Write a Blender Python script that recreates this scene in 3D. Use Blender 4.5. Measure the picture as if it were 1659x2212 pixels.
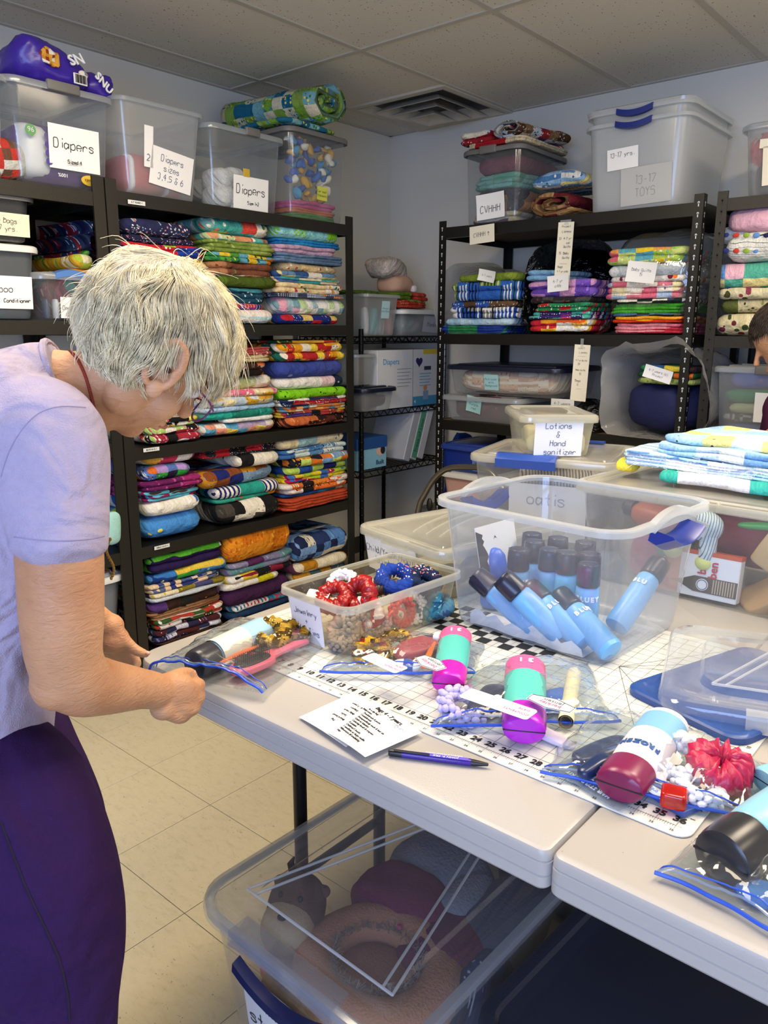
import bpy, bmesh, math, random
from math import sin, cos, pi, radians, sqrt
from mathutils import Vector, Matrix, noise
D=bpy.data
for o in list(D.objects): D.objects.remove(o)
scene=bpy.context.scene; C=scene.collection
# ---------- camera ----------
FPX=1687.65; CX,CY=829.5,1106.0
CAM=Vector((0,0,1.33))
FW=Vector((-0.63341384,0.74018263,-0.22564701)); RT=Vector((0.7593739,0.65064904,0.00266425)); UP=Vector((-0.14878904,0.16966288,0.97420549))
cd=D.cameras.new('camera'); cam=D.objects.new('camera',cd); C.objects.link(cam)
cd.sensor_fit='VERTICAL'; cd.sensor_height=36; cd.lens=FPX/2212*36; cd.clip_start=.02
M=Matrix((RT,UP,-FW)).transposed().to_4x4(); M.translation=CAM; cam.matrix_world=M
scene.camera=cam
# ---------- light and exposure ----------
scene.view_settings.view_transform='Standard'; scene.view_settings.look='None'
scene.view_settings.gamma=1; scene.view_settings.use_curve_mapping=False
scene.view_settings.exposure=-0.2
scene.cycles.transparent_max_bounces=20
scene.cycles.max_bounces=7
w=D.worlds.new('world'); scene.world=w; w.use_nodes=True
w.node_tree.nodes['Background'].inputs[0].default_value=(.55,.7,1,1); w.node_tree.nodes['Background'].inputs[1].default_value=.5
def area(name,loc,rot,sx,sy,power,col):
    l=D.lights.new(name,'AREA'); l.shape='RECTANGLE'; l.size=sx; l.size_y=sy; l.energy=power; l.color=col
    o=D.objects.new(name,l); C.objects.link(o); o.location=loc; o.rotation_euler=rot; return o
WARM=(1,.84,.62); COOL=(.42,.58,1)
area('window_daylight',(.75,-2.0,1.45),(radians(90),0,0),2.6,1.3,125,COOL)
TROF=[(.15,2.3,36),(-.2,1.15,17),(-1.45,.95,40),(1.4,1.8,14)]
for i,(x,y,p) in enumerate(TROF):
    area('ceiling_panel_light',(x,y,2.375),(0,0,0),.5,1.1,p,WARM)
# ---------- pixel -> world on a plane ----------
def ray(x,y): return FW*FPX+RT*(x-CX)-UP*(y-CY)
def PZ(x,y,z): d=ray(x,y); return CAM+d*((z-CAM.z)/d.z)
def PX(x,y,X): d=ray(x,y); return CAM+d*(X/d.x)
def PY(x,y,Y): d=ray(x,y); return CAM+d*(Y/d.y)
def PD(x,y,s): return CAM+ray(x,y)*(s/FPX)
# ---------- tagging ----------
def tag(o,label=None,cat=None,group=None,kind=None):
    if label: o['label']=label
    if cat: o['category']=cat
    if group: o['group']=group
    if kind: o['kind']=kind
    return o
def thing(name,label,cat,loc=(0,0,0),rz=0,group=None,rot=None):
    o=D.objects.new(name,None); o.empty_display_size=.05; C.objects.link(o)
    o.location=loc; o.rotation_euler=rot if rot else (0,0,rz)
    return tag(o,label,cat,group)
# ---------- geometry collector ----------
class G:
    def __init__(s): s.v=[];s.f=[];s.uv=None;s.mi=None
    def add(s,v,f):
        n=len(s.v); s.v+= [Vector(p) for p in v]; s.f+=[tuple(i+n for i in q) for q in f]; return s
    def box(s,x0,x1,y0,y1,z0,z1):
        v=[(x,y,z) for z in (z0,z1) for y in (y0,y1) for x in (x0,x1)]
        return s.add(v,[(0,2,3,1),(4,5,7,6),(0,1,5,4),(2,6,7,3),(0,4,6,2),(1,3,7,5)])
    def loft(s,rings,cap0=True,cap1=True,closed=True):
        n=len(rings[0]); v=[p for r in rings for p in r]; f=[]
        for i in range(len(rings)-1):
            for j in range(n if closed else n-1):
                k=(j+1)%n; f.append((i*n+j,i*n+k,(i+1)*n+k,(i+1)*n+j))
        if cap0: f.append(tuple(range(n-1,-1,-1)))
        if cap1: f.append(tuple((len(rings)-1)*n+j for j in range(n)))
        return s.add(v,f)
    def tube(s,path,r,n=8,closed=False,cap=True,flat=1.0,up=None):
        path=[Vector(p) for p in path]; m=len(path); rings=[]
        prev=None
        for i,p in enumerate(path):
            if closed: t=path[(i+1)%m]-path[i-1]
            else: t=path[min(i+1,m-1)]-path[max(i-1,0)]
            t.normalize()
            if prev is None:
                a=Vector(up) if up else (Vector((0,0,1)) if abs(t.z)<.9 else Vector((1,0,0)))
            else: a=prev
            a=(a-t*a.dot(t)).normalized(); b=t.cross(a); prev=a
            rr=r[i] if hasattr(r,'__len__') else r
            rings.append([p+b*(rr*cos(2*pi*j/n))+a*(rr*flat*sin(2*pi*j/n)) for j in range(n)])
        if closed: rings.append(rings[0]); return s.loft(rings,False,False)
        return s.loft(rings,cap,cap)
    def rbox(s,x0,x1,y0,y1,z0,z1,r=.005,b=None,n=3):
        b=r if b is None else b; w,d=x1-x0,y1-y0; cx,cy=(x0+x1)/2,(y0+y1)/2; R=[]
        b=min(b,(z1-z0)/2.01,w/2.01,d/2.01)
        for k in range(4):
            a=k/3*pi/2; R.append(rrect(w-2*b*(1-sin(a)),d-2*b*(1-sin(a)),max(r-b*(1-sin(a)),.0004),n,cx,cy,z0+b*(1-cos(a))))
        for k in range(4):
            a=pi/2-k/3*pi/2; R.append(rrect(w-2*b*(1-sin(a)),d-2*b*(1-sin(a)),max(r-b*(1-sin(a)),.0004),n,cx,cy,z1-b*(1-cos(a))))
        return s.loft(R)
    def lathe(s,prof,n=24,sx=1,sy=1,c=(0,0,0),cap=True):
        R=[[ (c[0]+r*sx*cos(2*pi*j/n),c[1]+r*sy*sin(2*pi*j/n),c[2]+z) for j in range(n)] for r,z in prof]
        return s.loft(R,cap,cap)
    def ball(s,c,r,n=16,m=10,rot=None):
        if not hasattr(r,'__len__'): r=(r,r,r)
        R=[]; c=Vector(c)
        for i in range(1,m):
            a=pi*i/m
            ring=[Vector((r[0]*sin(a)*cos(2*pi*j/n),r[1]*sin(a)*sin(2*pi*j/n),-r[2]*cos(a))) for j in range(n)]
            R.append([c+(rot@q if rot else q) for q in ring])
        return s.loft(R)
    def poly(s,pts,z0,z1):
        return s.loft([[(x,y,z0) for x,y in pts],[(x,y,z1) for x,y in pts]])
    def xf(s,m): s.v=[m@p for p in s.v]; return s
    def nz(s,amp,freq,seed=0,aniso=(1,1,1)):
        for i,p in enumerate(s.v):
            q=Vector((p.x*freq*aniso[0]+seed*7.3,p.y*freq*aniso[1]+seed*3.1,p.z*freq*aniso[2]+seed))
            n=noise.noise_vector(q); s.v[i]=p+n*amp
        return s
def rrect(w,d,r,n=4,cx=0,cy=0,z=0):
    r=max(min(r,w/2-1e-4,d/2-1e-4),1e-4); P=[]
    for qx,qy,a0 in ((1,1,0),(-1,1,90),(-1,-1,180),(1,-1,270)):
        for k in range(n+1):
            a=radians(a0+90*k/n); P.append((cx+qx*(w/2-r)+r*cos(a),cy+qy*(d/2-r)+r*sin(a),z))
    return P
def dense_rrect(w,d,r,step,cx,cy,z):
    P=rrect(w,d,r,4,cx,cy,z); out=[]
    return P
def part(name,g,mat,parent=None,smooth=True,label=None,kind=None,loc=None,rot=None,auto=None):
    me=D.meshes.new(name); me.from_pydata([tuple(p) for p in g.v],[],g.f); me.update()
    if g.uv:
        l=me.uv_layers.new(name='UVMap')
        vi=[0]*len(me.loops); me.loops.foreach_get('vertex_index',vi)
        fl=[]
        for i in vi: fl+=g.uv[i]
        l.data.foreach_set('uv',fl)
    if isinstance(mat,(list,tuple)):
        for m in mat: me.materials.append(m)
        if g.mi: me.polygons.foreach_set('material_index',g.mi)
    else: me.materials.append(mat)
    if smooth:
        me.polygons.foreach_set('use_smooth',[True]*len(me.polygons))
        if smooth!='all': me.set_sharp_from_angle(angle=radians(auto or 40))
    o=D.objects.new(name,me); C.objects.link(o)
    if parent: o.parent=parent
    if loc: o.location=loc
    if rot: o.rotation_euler=rot
    tag(o,label=label,kind=kind)
    return o
def struct(name,g,mat,**k): return part(name,g,mat,kind='structure',**k)
# ---------- materials ----------
def lin(h):
    if isinstance(h,str):
        h=h.lstrip('#'); c=[int(h[i:i+2],16)/255 for i in (0,2,4)]
    else: c=h
    return tuple((x/12.92 if x<=.04045 else ((x+.055)/1.055)**2.4) for x in c)+(1,)
class NT:
    def __init__(s,name):
        s.m=D.materials.new(name); s.m.use_nodes=True; s.t=s.m.node_tree; s.t.nodes.clear()
        s.out=s.t.nodes.new('ShaderNodeOutputMaterial')
    def n(s,typ,ins=None,**k):
        nd=s.t.nodes.new('ShaderNode'+typ)
        for a,b in k.items(): setattr(nd,a,b)
        for a,b in (ins or {}).items():
            if hasattr(b,'links') or isinstance(b,bpy.types.NodeSocket): s.t.links.new(b,nd.inputs[a])
            else: nd.inputs[a].default_value=b
        return nd
    def ramp(s,fac,cols,pos=None,const=False):
        nd=s.t.nodes.new('ShaderNodeValToRGB'); cr=nd.color_ramp
        if const: cr.interpolation='CONSTANT'
        k=len(cols)
        while len(cr.elements)<k: cr.elements.new(.5)
        for i,c in enumerate(cols):
            cr.elements[i].position=pos[i] if pos else (i/k if const else i/max(k-1,1)); cr.elements[i].color=lin(c) if not (isinstance(c,tuple) and len(c)==4) else c
        s.t.links.new(fac,nd.inputs[0]); return nd.outputs[0]
    def math(s,op,a,b=0.0,c=None):
        nd=s.t.nodes.new('ShaderNodeMath'); nd.operation=op
        for i,x in enumerate((a,b) if c is None else (a,b,c)):
            if isinstance(x,(int,float)): nd.inputs[i].default_value=x
            else: s.t.links.new(x,nd.inputs[i])
        return nd.outputs[0]
    def mix(s,f,a,b):
        nd=s.t.nodes.new('ShaderNodeMix'); nd.data_type='RGBA'
        for i,x in ((0,f),(6,a),(7,b)):
            if isinstance(x,bpy.types.NodeSocket): s.t.links.new(x,nd.inputs[i])
            else: nd.inputs[i].default_value=(lin(x) if isinstance(x,str) else x)
        return nd.outputs[2]
    def bump(s,h,dist=.002,st=.5):
        return s.n('Bump',{'Height':h,'Distance':dist,'Strength':st}).outputs[0]
    def bsdf(s,col,rough=.6,normal=None,**k):
        ins={'Base Color':lin(col) if isinstance(col,str) else col,'Roughness':rough}
        if normal is not None: ins['Normal']=normal
        ins.update(k); b=s.n('BsdfPrincipled',ins); s.t.links.new(b.outputs[0],s.out.inputs[0]); return s.m
_mc={}
def plain(col,rough=.5,metal=0,bump=0,scale=80,var=0,name=None,**k):
    key=(col,rough,metal,bump,scale,var,name)
    if key in _mc: return _mc[key]
    t=NT(name or 'mat_'+str(col).strip('#')); nrm=None; c=lin(col)
    if bump or var:
        co=t.n('TexCoord').outputs['Object']; nz=t.n('TexNoise',{'Vector':co,'Scale':scale,'Detail':3.0}).outputs[0]
        if bump: nrm=t.bump(nz,bump,.6)
        if var:
            d=tuple(x*(1-var) for x in c[:3])+(1,); c=t.mix(nz,d,tuple(min(1,x*(1+var)) for x in c[:3])+(1,))
    m=t.bsdf(c,rough,nrm,Metallic=metal,**k); _mc[key]=m; return m
def clear(name,tint='#eef2f4',milk=.16,rough=.12,col='#f2f4f6',edge=.35,spec=1.0,bump=0,bscale=20):
    if name in _mc: return _mc[name]
    t=NT(name); nrm=None
    if bump:
        co=t.n('TexCoord').outputs['Object']; nz=t.n('TexNoise',{'Vector':co,'Scale':bscale,'Detail':2.5,'Distortion':1.2}).outputs[0]
        nrm=t.bump(nz,bump,.8)
    kn={'Normal':nrm} if nrm is not None else {}
    tr=t.n('BsdfTransparent',{'Color':lin(tint)}).outputs[0]
    df=t.n('BsdfDiffuse',{'Color':lin(col)}).outputs[0]; tl=t.n('BsdfTranslucent',{'Color':lin(col)}).outputs[0]
    milkb=t.n('MixShader',{0:.45,1:df,2:tl}).outputs[0]
    lw=t.n('LayerWeight',{'Blend':.35}).outputs['Facing']
    f=t.math('ADD',t.math('MULTIPLY',t.math('POWER',lw,2.0),edge),milk)
    a=t.n('MixShader',{0:f,1:tr,2:milkb}).outputs[0]
    gl=t.n('BsdfGlossy',dict({'Color':(1,1,1,1),'Roughness':rough},**kn)).outputs[0]
    fc=t.n('LayerWeight',dict({'Blend':.5},**kn)).outputs['Facing']
    fr=t.math('ADD',.05,t.math('MULTIPLY',t.math('POWER',fc,4.5),.85))
    o=t.n('MixShader',{0:t.math('MULTIPLY',fr,spec),1:a,2:gl}).outputs[0]
    t.t.links.new(o,t.out.inputs[0]); _mc[name]=t.m; return t.m
# fabrics: a patchwork of plain and printed pieces, measured in metres on the UV map
_fi=[0]
def fabric(pal,cell=(.09,.09),pr=None,pc=None,sc=60,thr=.35,st=None,rough=.92,quilt=1):
    """pal: patch colours; pr: print kind dots/floral/check/stripe; pc: print colours"""
    key=('fab',pal,cell,pr,pc,sc,thr,st,quilt)
    if key in _mc: return _mc[key]
    _fi[0]+=1; t=NT('fabric_%03d'%_fi[0]); seed=_fi[0]*1.37
    uv=t.n('TexCoord').outputs['UV']
    wob=t.n('TexNoise',{'Vector':uv,'Scale':9.0}).outputs['Color']
    uvw=t.n('VectorMath',{0:uv,1:t.n('VectorMath',{0:wob,1:(.018,.018,0)},operation='MULTIPLY').outputs[0]},operation='ADD').outputs[0]
    cols=pal.split(',')
    sn=t.n('VectorMath',{0:uvw,1:(1/cell[0],1/cell[1],1)},operation='MULTIPLY').outputs[0]
    sn=t.n('VectorMath',{0:sn,1:(seed*3.3,seed*5.1,seed)},operation='ADD').outputs[0]
    fl=t.n('VectorMath',{0:sn},operation='FLOOR').outputs[0]
    wn=t.n('TexWhiteNoise',{'Vector':fl},noise_dimensions='3D').outputs['Value']
    c=t.ramp(wn,cols,const=True) if len(cols)>1 else lin(cols[0])
    if pr:
        pcs=(pc or '#ffffff').split(',')
        if pr in('dots','floral'):
            v=t.n('TexVoronoi',{'Vector':uvw,'Scale':float(sc),'Randomness':.35 if pr=='dots' else 1.0},feature='F1')
            m=t.math('LESS_THAN',v.outputs['Distance'],thr)
            vc=t.n('SeparateColor',{0:v.outputs['Color']}).outputs[0]
        elif pr=='stripe':
            x=t.n('SeparateXYZ',{0:uvw}).outputs[0 if st!='v' else 1]
            fr=t.math('FRACT',t.math('MULTIPLY',x,float(sc))); m=t.math('LESS_THAN',fr,thr)
            vc=t.n('TexWhiteNoise',{'W':t.math('FLOOR',t.math('MULTIPLY',x,float(sc)))},noise_dimensions='1D').outputs['Value']
        else:
            ck=t.n('TexChecker',{'Vector':uvw,'Scale':float(sc)}).outputs['Fac']; m=ck
            vc=t.n('TexWhiteNoise',{'Vector':t.n('VectorMath',{0:t.n('VectorMath',{0:uvw,1:(sc,sc,sc)},operation='MULTIPLY').outputs[0]},operation='FLOOR').outputs[0]},noise_dimensions='3D').outputs['Value']
        pcol=t.ramp(vc,pcs,const=True) if len(pcs)>1 else lin(pcs[0])
        if len(cols)>1 and st!='all':   # only some of the patches carry the print
            wn2=t.n('TexWhiteNoise',{'Vector':t.n('VectorMath',{0:fl,1:(9.1,4.2,1.)},operation='ADD').outputs[0]},noise_dimensions='3D').outputs['Value']
            m=t.math('MULTIPLY',m,t.math('LESS_THAN',wn2,.62))
        c=t.mix(m,c,pcol)
    nz=t.n('TexNoise',{'Vector':uv,'Scale':45.0,'Detail':3.0}).outputs[0]
    v2=t.n('TexNoise',{'Vector':uvw,'Scale':170.0,'Detail':2.0}).outputs[0]
    c=t.mix(t.ramp(v2,[(0,0,0,1),(.55,.55,.55,1)],[.35,.65]),c,t.mix(.42,c,(0.012,.012,.02,1))) if quilt else c
    sm=t.n('TexVoronoi',{'Vector':uvw,'Scale':26.0},feature='SMOOTH_F1').outputs['Distance']
    h=t.math('ADD',t.math('MULTIPLY',nz,.9),t.math('MULTIPLY',sm,-1.0*quilt))
    m=t.bsdf(c,rough,t.bump(h,.010,.9)); m.node_tree.nodes['Principled BSDF'].inputs['Specular IOR Level'].default_value=.15
    _mc[key]=m; return m
# ---------- handwriting (single stroke letters) ----------
GL={'A':'022942 1535','B':'0209 09283706 06474302','C':'482907041243','D':'0209 093946443202','E':'49090242 0636','F':'490902 0636','G':'4829070412424525','H':'0209 4249 0646','I':'2229','J':'4943321203','K':'0209 4906 0642','L':'090242','M':'0209264942','N':'02094249','O':'2907041232444729','P':'0209 0939463505','Q':'2907041232444729 3442','R':'0209 0939463505 2542','S':'4829080636433202','T':'0949 2922','U':'090312324349','V':'092249','W':'0912263249','X':'0249 0942','Y':'0926 492622','Z':'09490242',
'a':'4526160503122244 4642','b':'0902 0526364543321203','c':'4536160503123243','d':'4942 4526160503122243','e':'0444453616050312 3243','f':'48392822 0636','g':'4526160503122243 4641301001','h':'0902 0526364542','i':'2622 2829','j':'262110 2829','k':'0902 3604 0432','l':'2922','m':'0602 05162522 25364542','n':'0602 0516364542','o':'2605031232434526','p':'0600 0526364543321203','q':'4640 4526160503122243','r':'0602 04163645','s':'453616053443321203','t':'292332 0636','u':'0603123243 4642','v':'062246','w':'0612253246','x':'0246 0642','y':'0623 4610','z':'06460242',
'0':'2907041232444729','1':'182922','2':'082938460242','3':'08294836 3645321203','4':'390545 3832','5':'49090636453302','6':'39170412324436050 4'.replace(' ',''),'7':'094912','8':'26072947260412324426','9':'472608294732',',':'2321','.':'2223','-':'1535','/':'0149','&':'48291826 26040312323544','+':'0545 2327',"'":'2927','(':'3915133 1'.replace(' ',''),')':'19353311','^':'2229 0629 2946',':':'2526 2324','_':'0242','!':'2925 2322','#':'0248 0545 2249','<':'4602 0206 0232'}
def _smooth(P,k=4):
    if len(P)<3: return P
    out=[]
    for i in range(len(P)-1):
        p0=P[max(i-1,0)];p1=P[i];p2=P[i+1];p3=P[min(i+2,len(P)-1)]
        for j in range(k):
            t=j/k; out.append(.5*((2*p1)+(p2-p0)*t+(2*p0-5*p1+4*p2-p3)*t*t+(3*p1-p0-3*p2+p3)*t**3))
    return out+[P[-1]]
def script_g(txt,h,wd,seed=1,center=True):
    """lettering in the XY plane, cap height h; returns G. Lines split on \\n"""
    rnd=random.Random(seed); g=G(); s=h/7; lines=txt.split('\n')
    for li,line in enumerate(lines):
        x=0; strokes=[]
        for ch in line:
            if ch==' ': x+=3.4*s; continue
            gl=GL.get(ch)
            if not gl: x+=3*s; continue
            wmax=0; oy=rnd.uniform(-.25,.25)*s; ky=rnd.uniform(.93,1.07)
            for st in gl.split():
                pts=[(int(st[i]),int(st[i+1])) for i in range(0,len(st)-1,2)]
                wmax=max([wmax]+[p[0] for p in pts])
                P=[Vector((x+(p[0]+.12*(p[1]-2)*0.3+rnd.uniform(-.1,.1))*s*.88,((p[1]-2)*ky+rnd.uniform(-.1,.1))*s+oy,0)) for p in pts]
                strokes.append(_smooth(P))
            x+=(wmax*.88+1.5)*s
        off=-x/2 if center else 0
        for P in strokes:
            if len(P)==2 and (P[0]-P[1]).length<1e-6: continue
            L=[];R=[]
            for i,p in enumerate(P):
                t=(P[min(i+1,len(P)-1)]-P[max(i-1,0)]); 
                if t.length<1e-9: t=Vector((1,0,0))
                t.normalize(); nn=Vector((-t.y,t.x,0))*wd/2
                o=Vector((off,-li*h*1.55,0)); L.append(p+nn+o); R.append(p-nn+o)
            n=len(P); g.add(L+R,[(i,i+n,i+n+1,i+1) for i in range(n-1)])
    return g
INK=None
def paper(parent,w,h,loc,rz=0,txt=None,th=.02,tw=None,col='#f3f2ee',seed=1,ink='#1c2230',dy=0,name='paper_label',curl=.0,standing=True,center=True,rot=None,dx=0,label=None):
    """a sheet facing local -Y (standing) or +Z; lettering is a child"""
    g=G(); nx=8; v=[];f=[]; rnd=random.Random(seed)
    for j in range(5):
        for i in range(nx+1):
            x=(i/nx-.5)*w; y=(j/4-.5)*h
            z=curl*((i/nx-.5)**2*4)+ (curl*.6*((j/4-.5)**2*4)) + .0006
            v.append((x,y,z))
    f=[(j*(nx+1)+i,j*(nx+1)+i+1,(j+1)*(nx+1)+i+1,(j+1)*(nx+1)+i) for j in range(4) for i in range(nx)]
    g.add(v,f); k=len(v); g.add([(p[0],p[1],p[2]-.0005) for p in v],[tuple(reversed(q)) for q in f])
    r=rot if rot else ((radians(90),0,rz) if standing else (0,0,rz))
    o=part(name,g,plain(col,.75,name='paper'+col),parent,loc=loc,rot=r,label=label)
    if txt:
        t=script_g(txt,th,tw or th*.09,seed); n=len(txt.split('\n'))
        H=(n-1)*th*1.55
        for i,p in enumerate(t.v):
            x=p.x+dx; y=p.y+H/2-th/2+dy
            z=curl*((x/w)**2*4)+curl*.6*((y/h)**2*4)+.0014
            t.v[i]=Vector((x,y,z))
        part('lettering',t,plain(ink,.6,name='ink'+ink),o,smooth=False)
    return o
def printed(parent,txt,size,mat,loc,rot,name='lettering',ext=.0004,align='CENTER',space=1.0,bold=0,shear=0):
    cu=D.curves.new('t','FONT'); cu.body=txt; cu.size=size; cu.extrude=ext; cu.align_x=align; cu.align_y='CENTER'; cu.space_character=space; cu.offset=bold; cu.shear=shear; cu.resolution_u=2
    to=D.objects.new('t',cu); C.objects.link(to); dg=bpy.context.evaluated_depsgraph_get(); dg.update()
    me=D.meshes.new_from_object(to.evaluated_get(dg)); D.objects.remove(to); me.materials.clear(); me.materials.append(mat)
    o=D.objects.new(name,me); me.name=name; C.objects.link(o); o.parent=parent; o.location=loc; o.rotation_euler=rot; return o
def baked(g,mods):
    """run modifiers over a collected shape and hand the result back"""
    me=D.meshes.new('b'); me.from_pydata([tuple(p) for p in g.v],[],g.f); me.update()
    o=D.objects.new('b',me); C.objects.link(o)
    for typ,kw in mods:
        m=o.modifiers.new('m',typ)
        for a,b in kw.items(): setattr(m,a,b)
    dg=bpy.context.evaluated_depsgraph_get(); dg.update()
    m2=D.meshes.new_from_object(o.evaluated_get(dg)); D.objects.remove(o); D.meshes.remove(me)
    r=G(); r.v=[v.co.copy() for v in m2.vertices]; r.f=[tuple(p.vertices) for p in m2.polygons]; D.meshes.remove(m2); return r
# ================= ROOM =================
XW,YW,ZC=-3.144,3.722,2.42; XR,YR=2.4,-2.1
t=NT('painted_wall'); co=t.n('TexCoord').outputs['Object']
nz=t.n('TexNoise',{'Vector':co,'Scale':220.0,'Detail':3.0}).outputs[0]
WALL=t.bsdf('#dedace',.7,t.bump(nz,.0008,.4))
g=G().box(XW-.1,XW,YR-.1,YW+.1,0,ZC); struct('wall_left',g,WALL,smooth=False)
g=G().box(XW,XR,YW,YW+.1,0,ZC); struct('wall_back',g,WALL,smooth=False)
g=G().box(XR,XR+.1,YR-.1,YW+.1,0,ZC); struct('wall_right',g,WALL,smooth=False)
wx0,wx1,wz0,wz1=-.55,2.05,.8,2.1
g=G().box(XW,wx0,YR-.1,YR,0,ZC).box(wx1,XR,YR-.1,YR,0,ZC).box(wx0,wx1,YR-.1,YR,0,wz0).box(wx0,wx1,YR-.1,YR,wz1,ZC)
struct('wall_rear',g,WALL,smooth=False)
wf=struct('window_1',G().box(wx0,wx1,YR-.07,YR-.03,wz0,wz0+.05).box(wx0,wx1,YR-.07,YR-.03,wz1-.05,wz1).box(wx0,wx0+.05,YR-.07,YR-.03,wz0,wz1).box(wx1-.05,wx1,YR-.07,YR-.03,wz0,wz1).box(.72,.78,YR-.07,YR-.03,wz0,wz1),plain('#e8e8e8',.4),smooth=False)
part('pane',G().box(wx0+.05,wx1-.05,YR-.052,YR-.048,wz0+.05,wz1-.05),clear('pane_glass',milk=.0,edge=0,rough=.02),wf,smooth=False)
for nm,a in (('baseboard_left',(XW,XW+.012,YR,YW,0,.1)),('baseboard_back',(XW,XR,YW-.012,YW,0,.1))):
    struct(nm,G().box(*a),plain('#3c3a38',.6),smooth=False)
# floor: 12 inch vinyl tiles, each its own piece where they show
t=NT('vinyl_tile'); co=t.n('TexCoord').outputs['Object']; oi=t.n('ObjectInfo').outputs['Random']
off=t.n('VectorMath',{0:co,1:t.n('CombineXYZ',{0:t.math('MULTIPLY',oi,37.0),1:t.math('MULTIPLY',oi,91.0)}).outputs[0]},operation='ADD').outputs[0]
st=t.n('VectorMath',{0:off,1:(26,60,26)},operation='MULTIPLY').outputs[0]
n1=t.n('TexNoise',{'Vector':st,'Scale':1.0,'Detail':4.0,'Roughness':.65,'Distortion':.5}).outputs[0]
c1=t.ramp(n1,['#b4a88c','#c8bd9e','#cdc2a4','#bfb496'],[.2,.42,.6,.85])
v=t.n('TexNoise',{'Vector':st,'Scale':3.1,'Detail':2.0,'Distortion':1.5}).outputs[0]
c2=t.mix(t.ramp(v,[(0,0,0,1),(1,1,1,1)],[.69,.72]),c1,'#8d8878')
c3=t.mix(t.math('MULTIPLY',t.ramp(t.n('TexNoise',{'Vector':off,'Scale':5.0,'Detail':5.0}).outputs[0],[(0,0,0,1),(1,1,1,1)],[.62,.78]),.35),c2,'#a89c82')
TILE=t.bsdf(c3,.42,t.bump(n1,.0004,.3))
fl=struct('floor',G().box(XW,XR,YR,YW,-.05,-.004),plain('#4a4236',.8),smooth=False)
FT=.3048; fx,fy=-2.289+.0,.8913
tm=None
i0=int((XW-fx)/FT)-1
for i in range(i0,i0+20):
    for j in range(-9,11):
        x0,x1=fx+i*FT,fx+(i+1)*FT; y0,y1=fy+j*FT,fy+(j+1)*FT
        x0c,x1c,y0c,y1c=max(x0,XW),min(x1,XR),max(y0,YR),min(y1,YW)
        if x1c-x0c<.02 or y1c-y0c<.02: continue
        e=.0008
        full=abs(x1c-x0c-FT)<1e-4 and abs(y1c-y0c-FT)<1e-4
        if full and tm:
            o=D.objects.new('tile',tm); C.objects.link(o); o.parent=fl
        else:
            w_,d_=x1c-x0c,y1c-y0c
            o=part('tile',G().rbox(-w_/2+e,w_/2-e,-d_/2+e,d_/2-e,-.004,0,.0006,.0006,1),TILE,fl,smooth=False)
            if full: tm=o.data
        o.location=((x0c+x1c)/2,(y0c+y1c)/2,0)
# ceiling: T-bar grid with lay-in panels
t=NT('ceiling_panel'); co=t.n('TexCoord').outputs['Object']
n1=t.n('TexNoise',{'Vector':co,'Scale':160.0,'Detail':4.0}).outputs[0]
vv=t.n('TexVoronoi',{'Vector':t.n('VectorMath',{0:co,1:(1,.55,1)},operation='MULTIPLY').outputs[0],'Scale':70.0,'Randomness':1.0}).outputs['Distance']
nn=t.n('TexNoise',{'Vector':co,'Scale':7.0,'Detail':2.0}).outputs[0]
pit=t.math('MULTIPLY',t.math('LESS_THAN',vv,.13),t.math('GREATER_THAN',nn,.42))
cc=t.mix(pit,t.mix(n1,'#cdc8bb','#dcd7ca'),'#5d574d')
PANEL=t.bsdf(cc,.95,t.bump(t.math('SUBTRACT',n1,t.math('MULTIPLY',pit,1.2)),.003,.8))
TBAR=plain('#b8b3a6',.5)
cl=struct('ceiling',G().box(XW,XR,YR,YW,ZC+.03,ZC+.1),plain('#8a857c',.9),smooth=False)
gx=[XW,-2.93,-2.322,-1.70,-1.118,-.51,.10,.71,1.32,1.93,XR]
gy=[YR,-1.10,.115,1.335,2.559,YW]
VENTC=None
pc_={}
tro=[(c[0],c[1]) for c in TROF]
for i in range(len(gx)-1):
    for j in range(len(gy)-1):
        x0,x1,y0,y1=gx[i],gx[i+1],gy[j],gy[j+1]
        if x1-x0<.05: continue
        segs=[(y0,y1)]
        if i==1 and j==4: segs=[(y0,3.14),(y1-.001,y1)]      # opening for the air vent
        for (a,b) in segs:
            if b-a<.05: continue
            k=(round(x1-x0,3),round(b-a,3))
            if k in pc_: o=D.objects.new('ceiling_tile',pc_[k]); C.objects.link(o); o.parent=cl
            else:
                w_,d_=x1-x0-.006,b-a-.006
                o=part('ceiling_tile',G().box(-w_/2,w_/2,-d_/2,d_/2,0,.015),PANEL,cl,smooth=False); pc_[k]=o.data
            o.location=((x0+x1)/2,(a+b)/2,ZC+.004)
for x in gx[1:-1]:
    part('grid_bar',G().box(x-.012,x+.012,YR,YW,ZC-.001,ZC+.006),TBAR,cl,smooth=False)
for y in gy[1:-1]:
    part('grid_bar',G().box(XW,XR,y-.012,y+.012,ZC-.0015,ZC+.006),TBAR,cl,smooth=False)
part('wall_angle',G().box(XW,XW+.02,YR,YW,ZC-.002,ZC+.004).box(XW,XR,YW-.02,YW,ZC-.002,ZC+.004),TBAR,cl,smooth=False)
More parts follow.
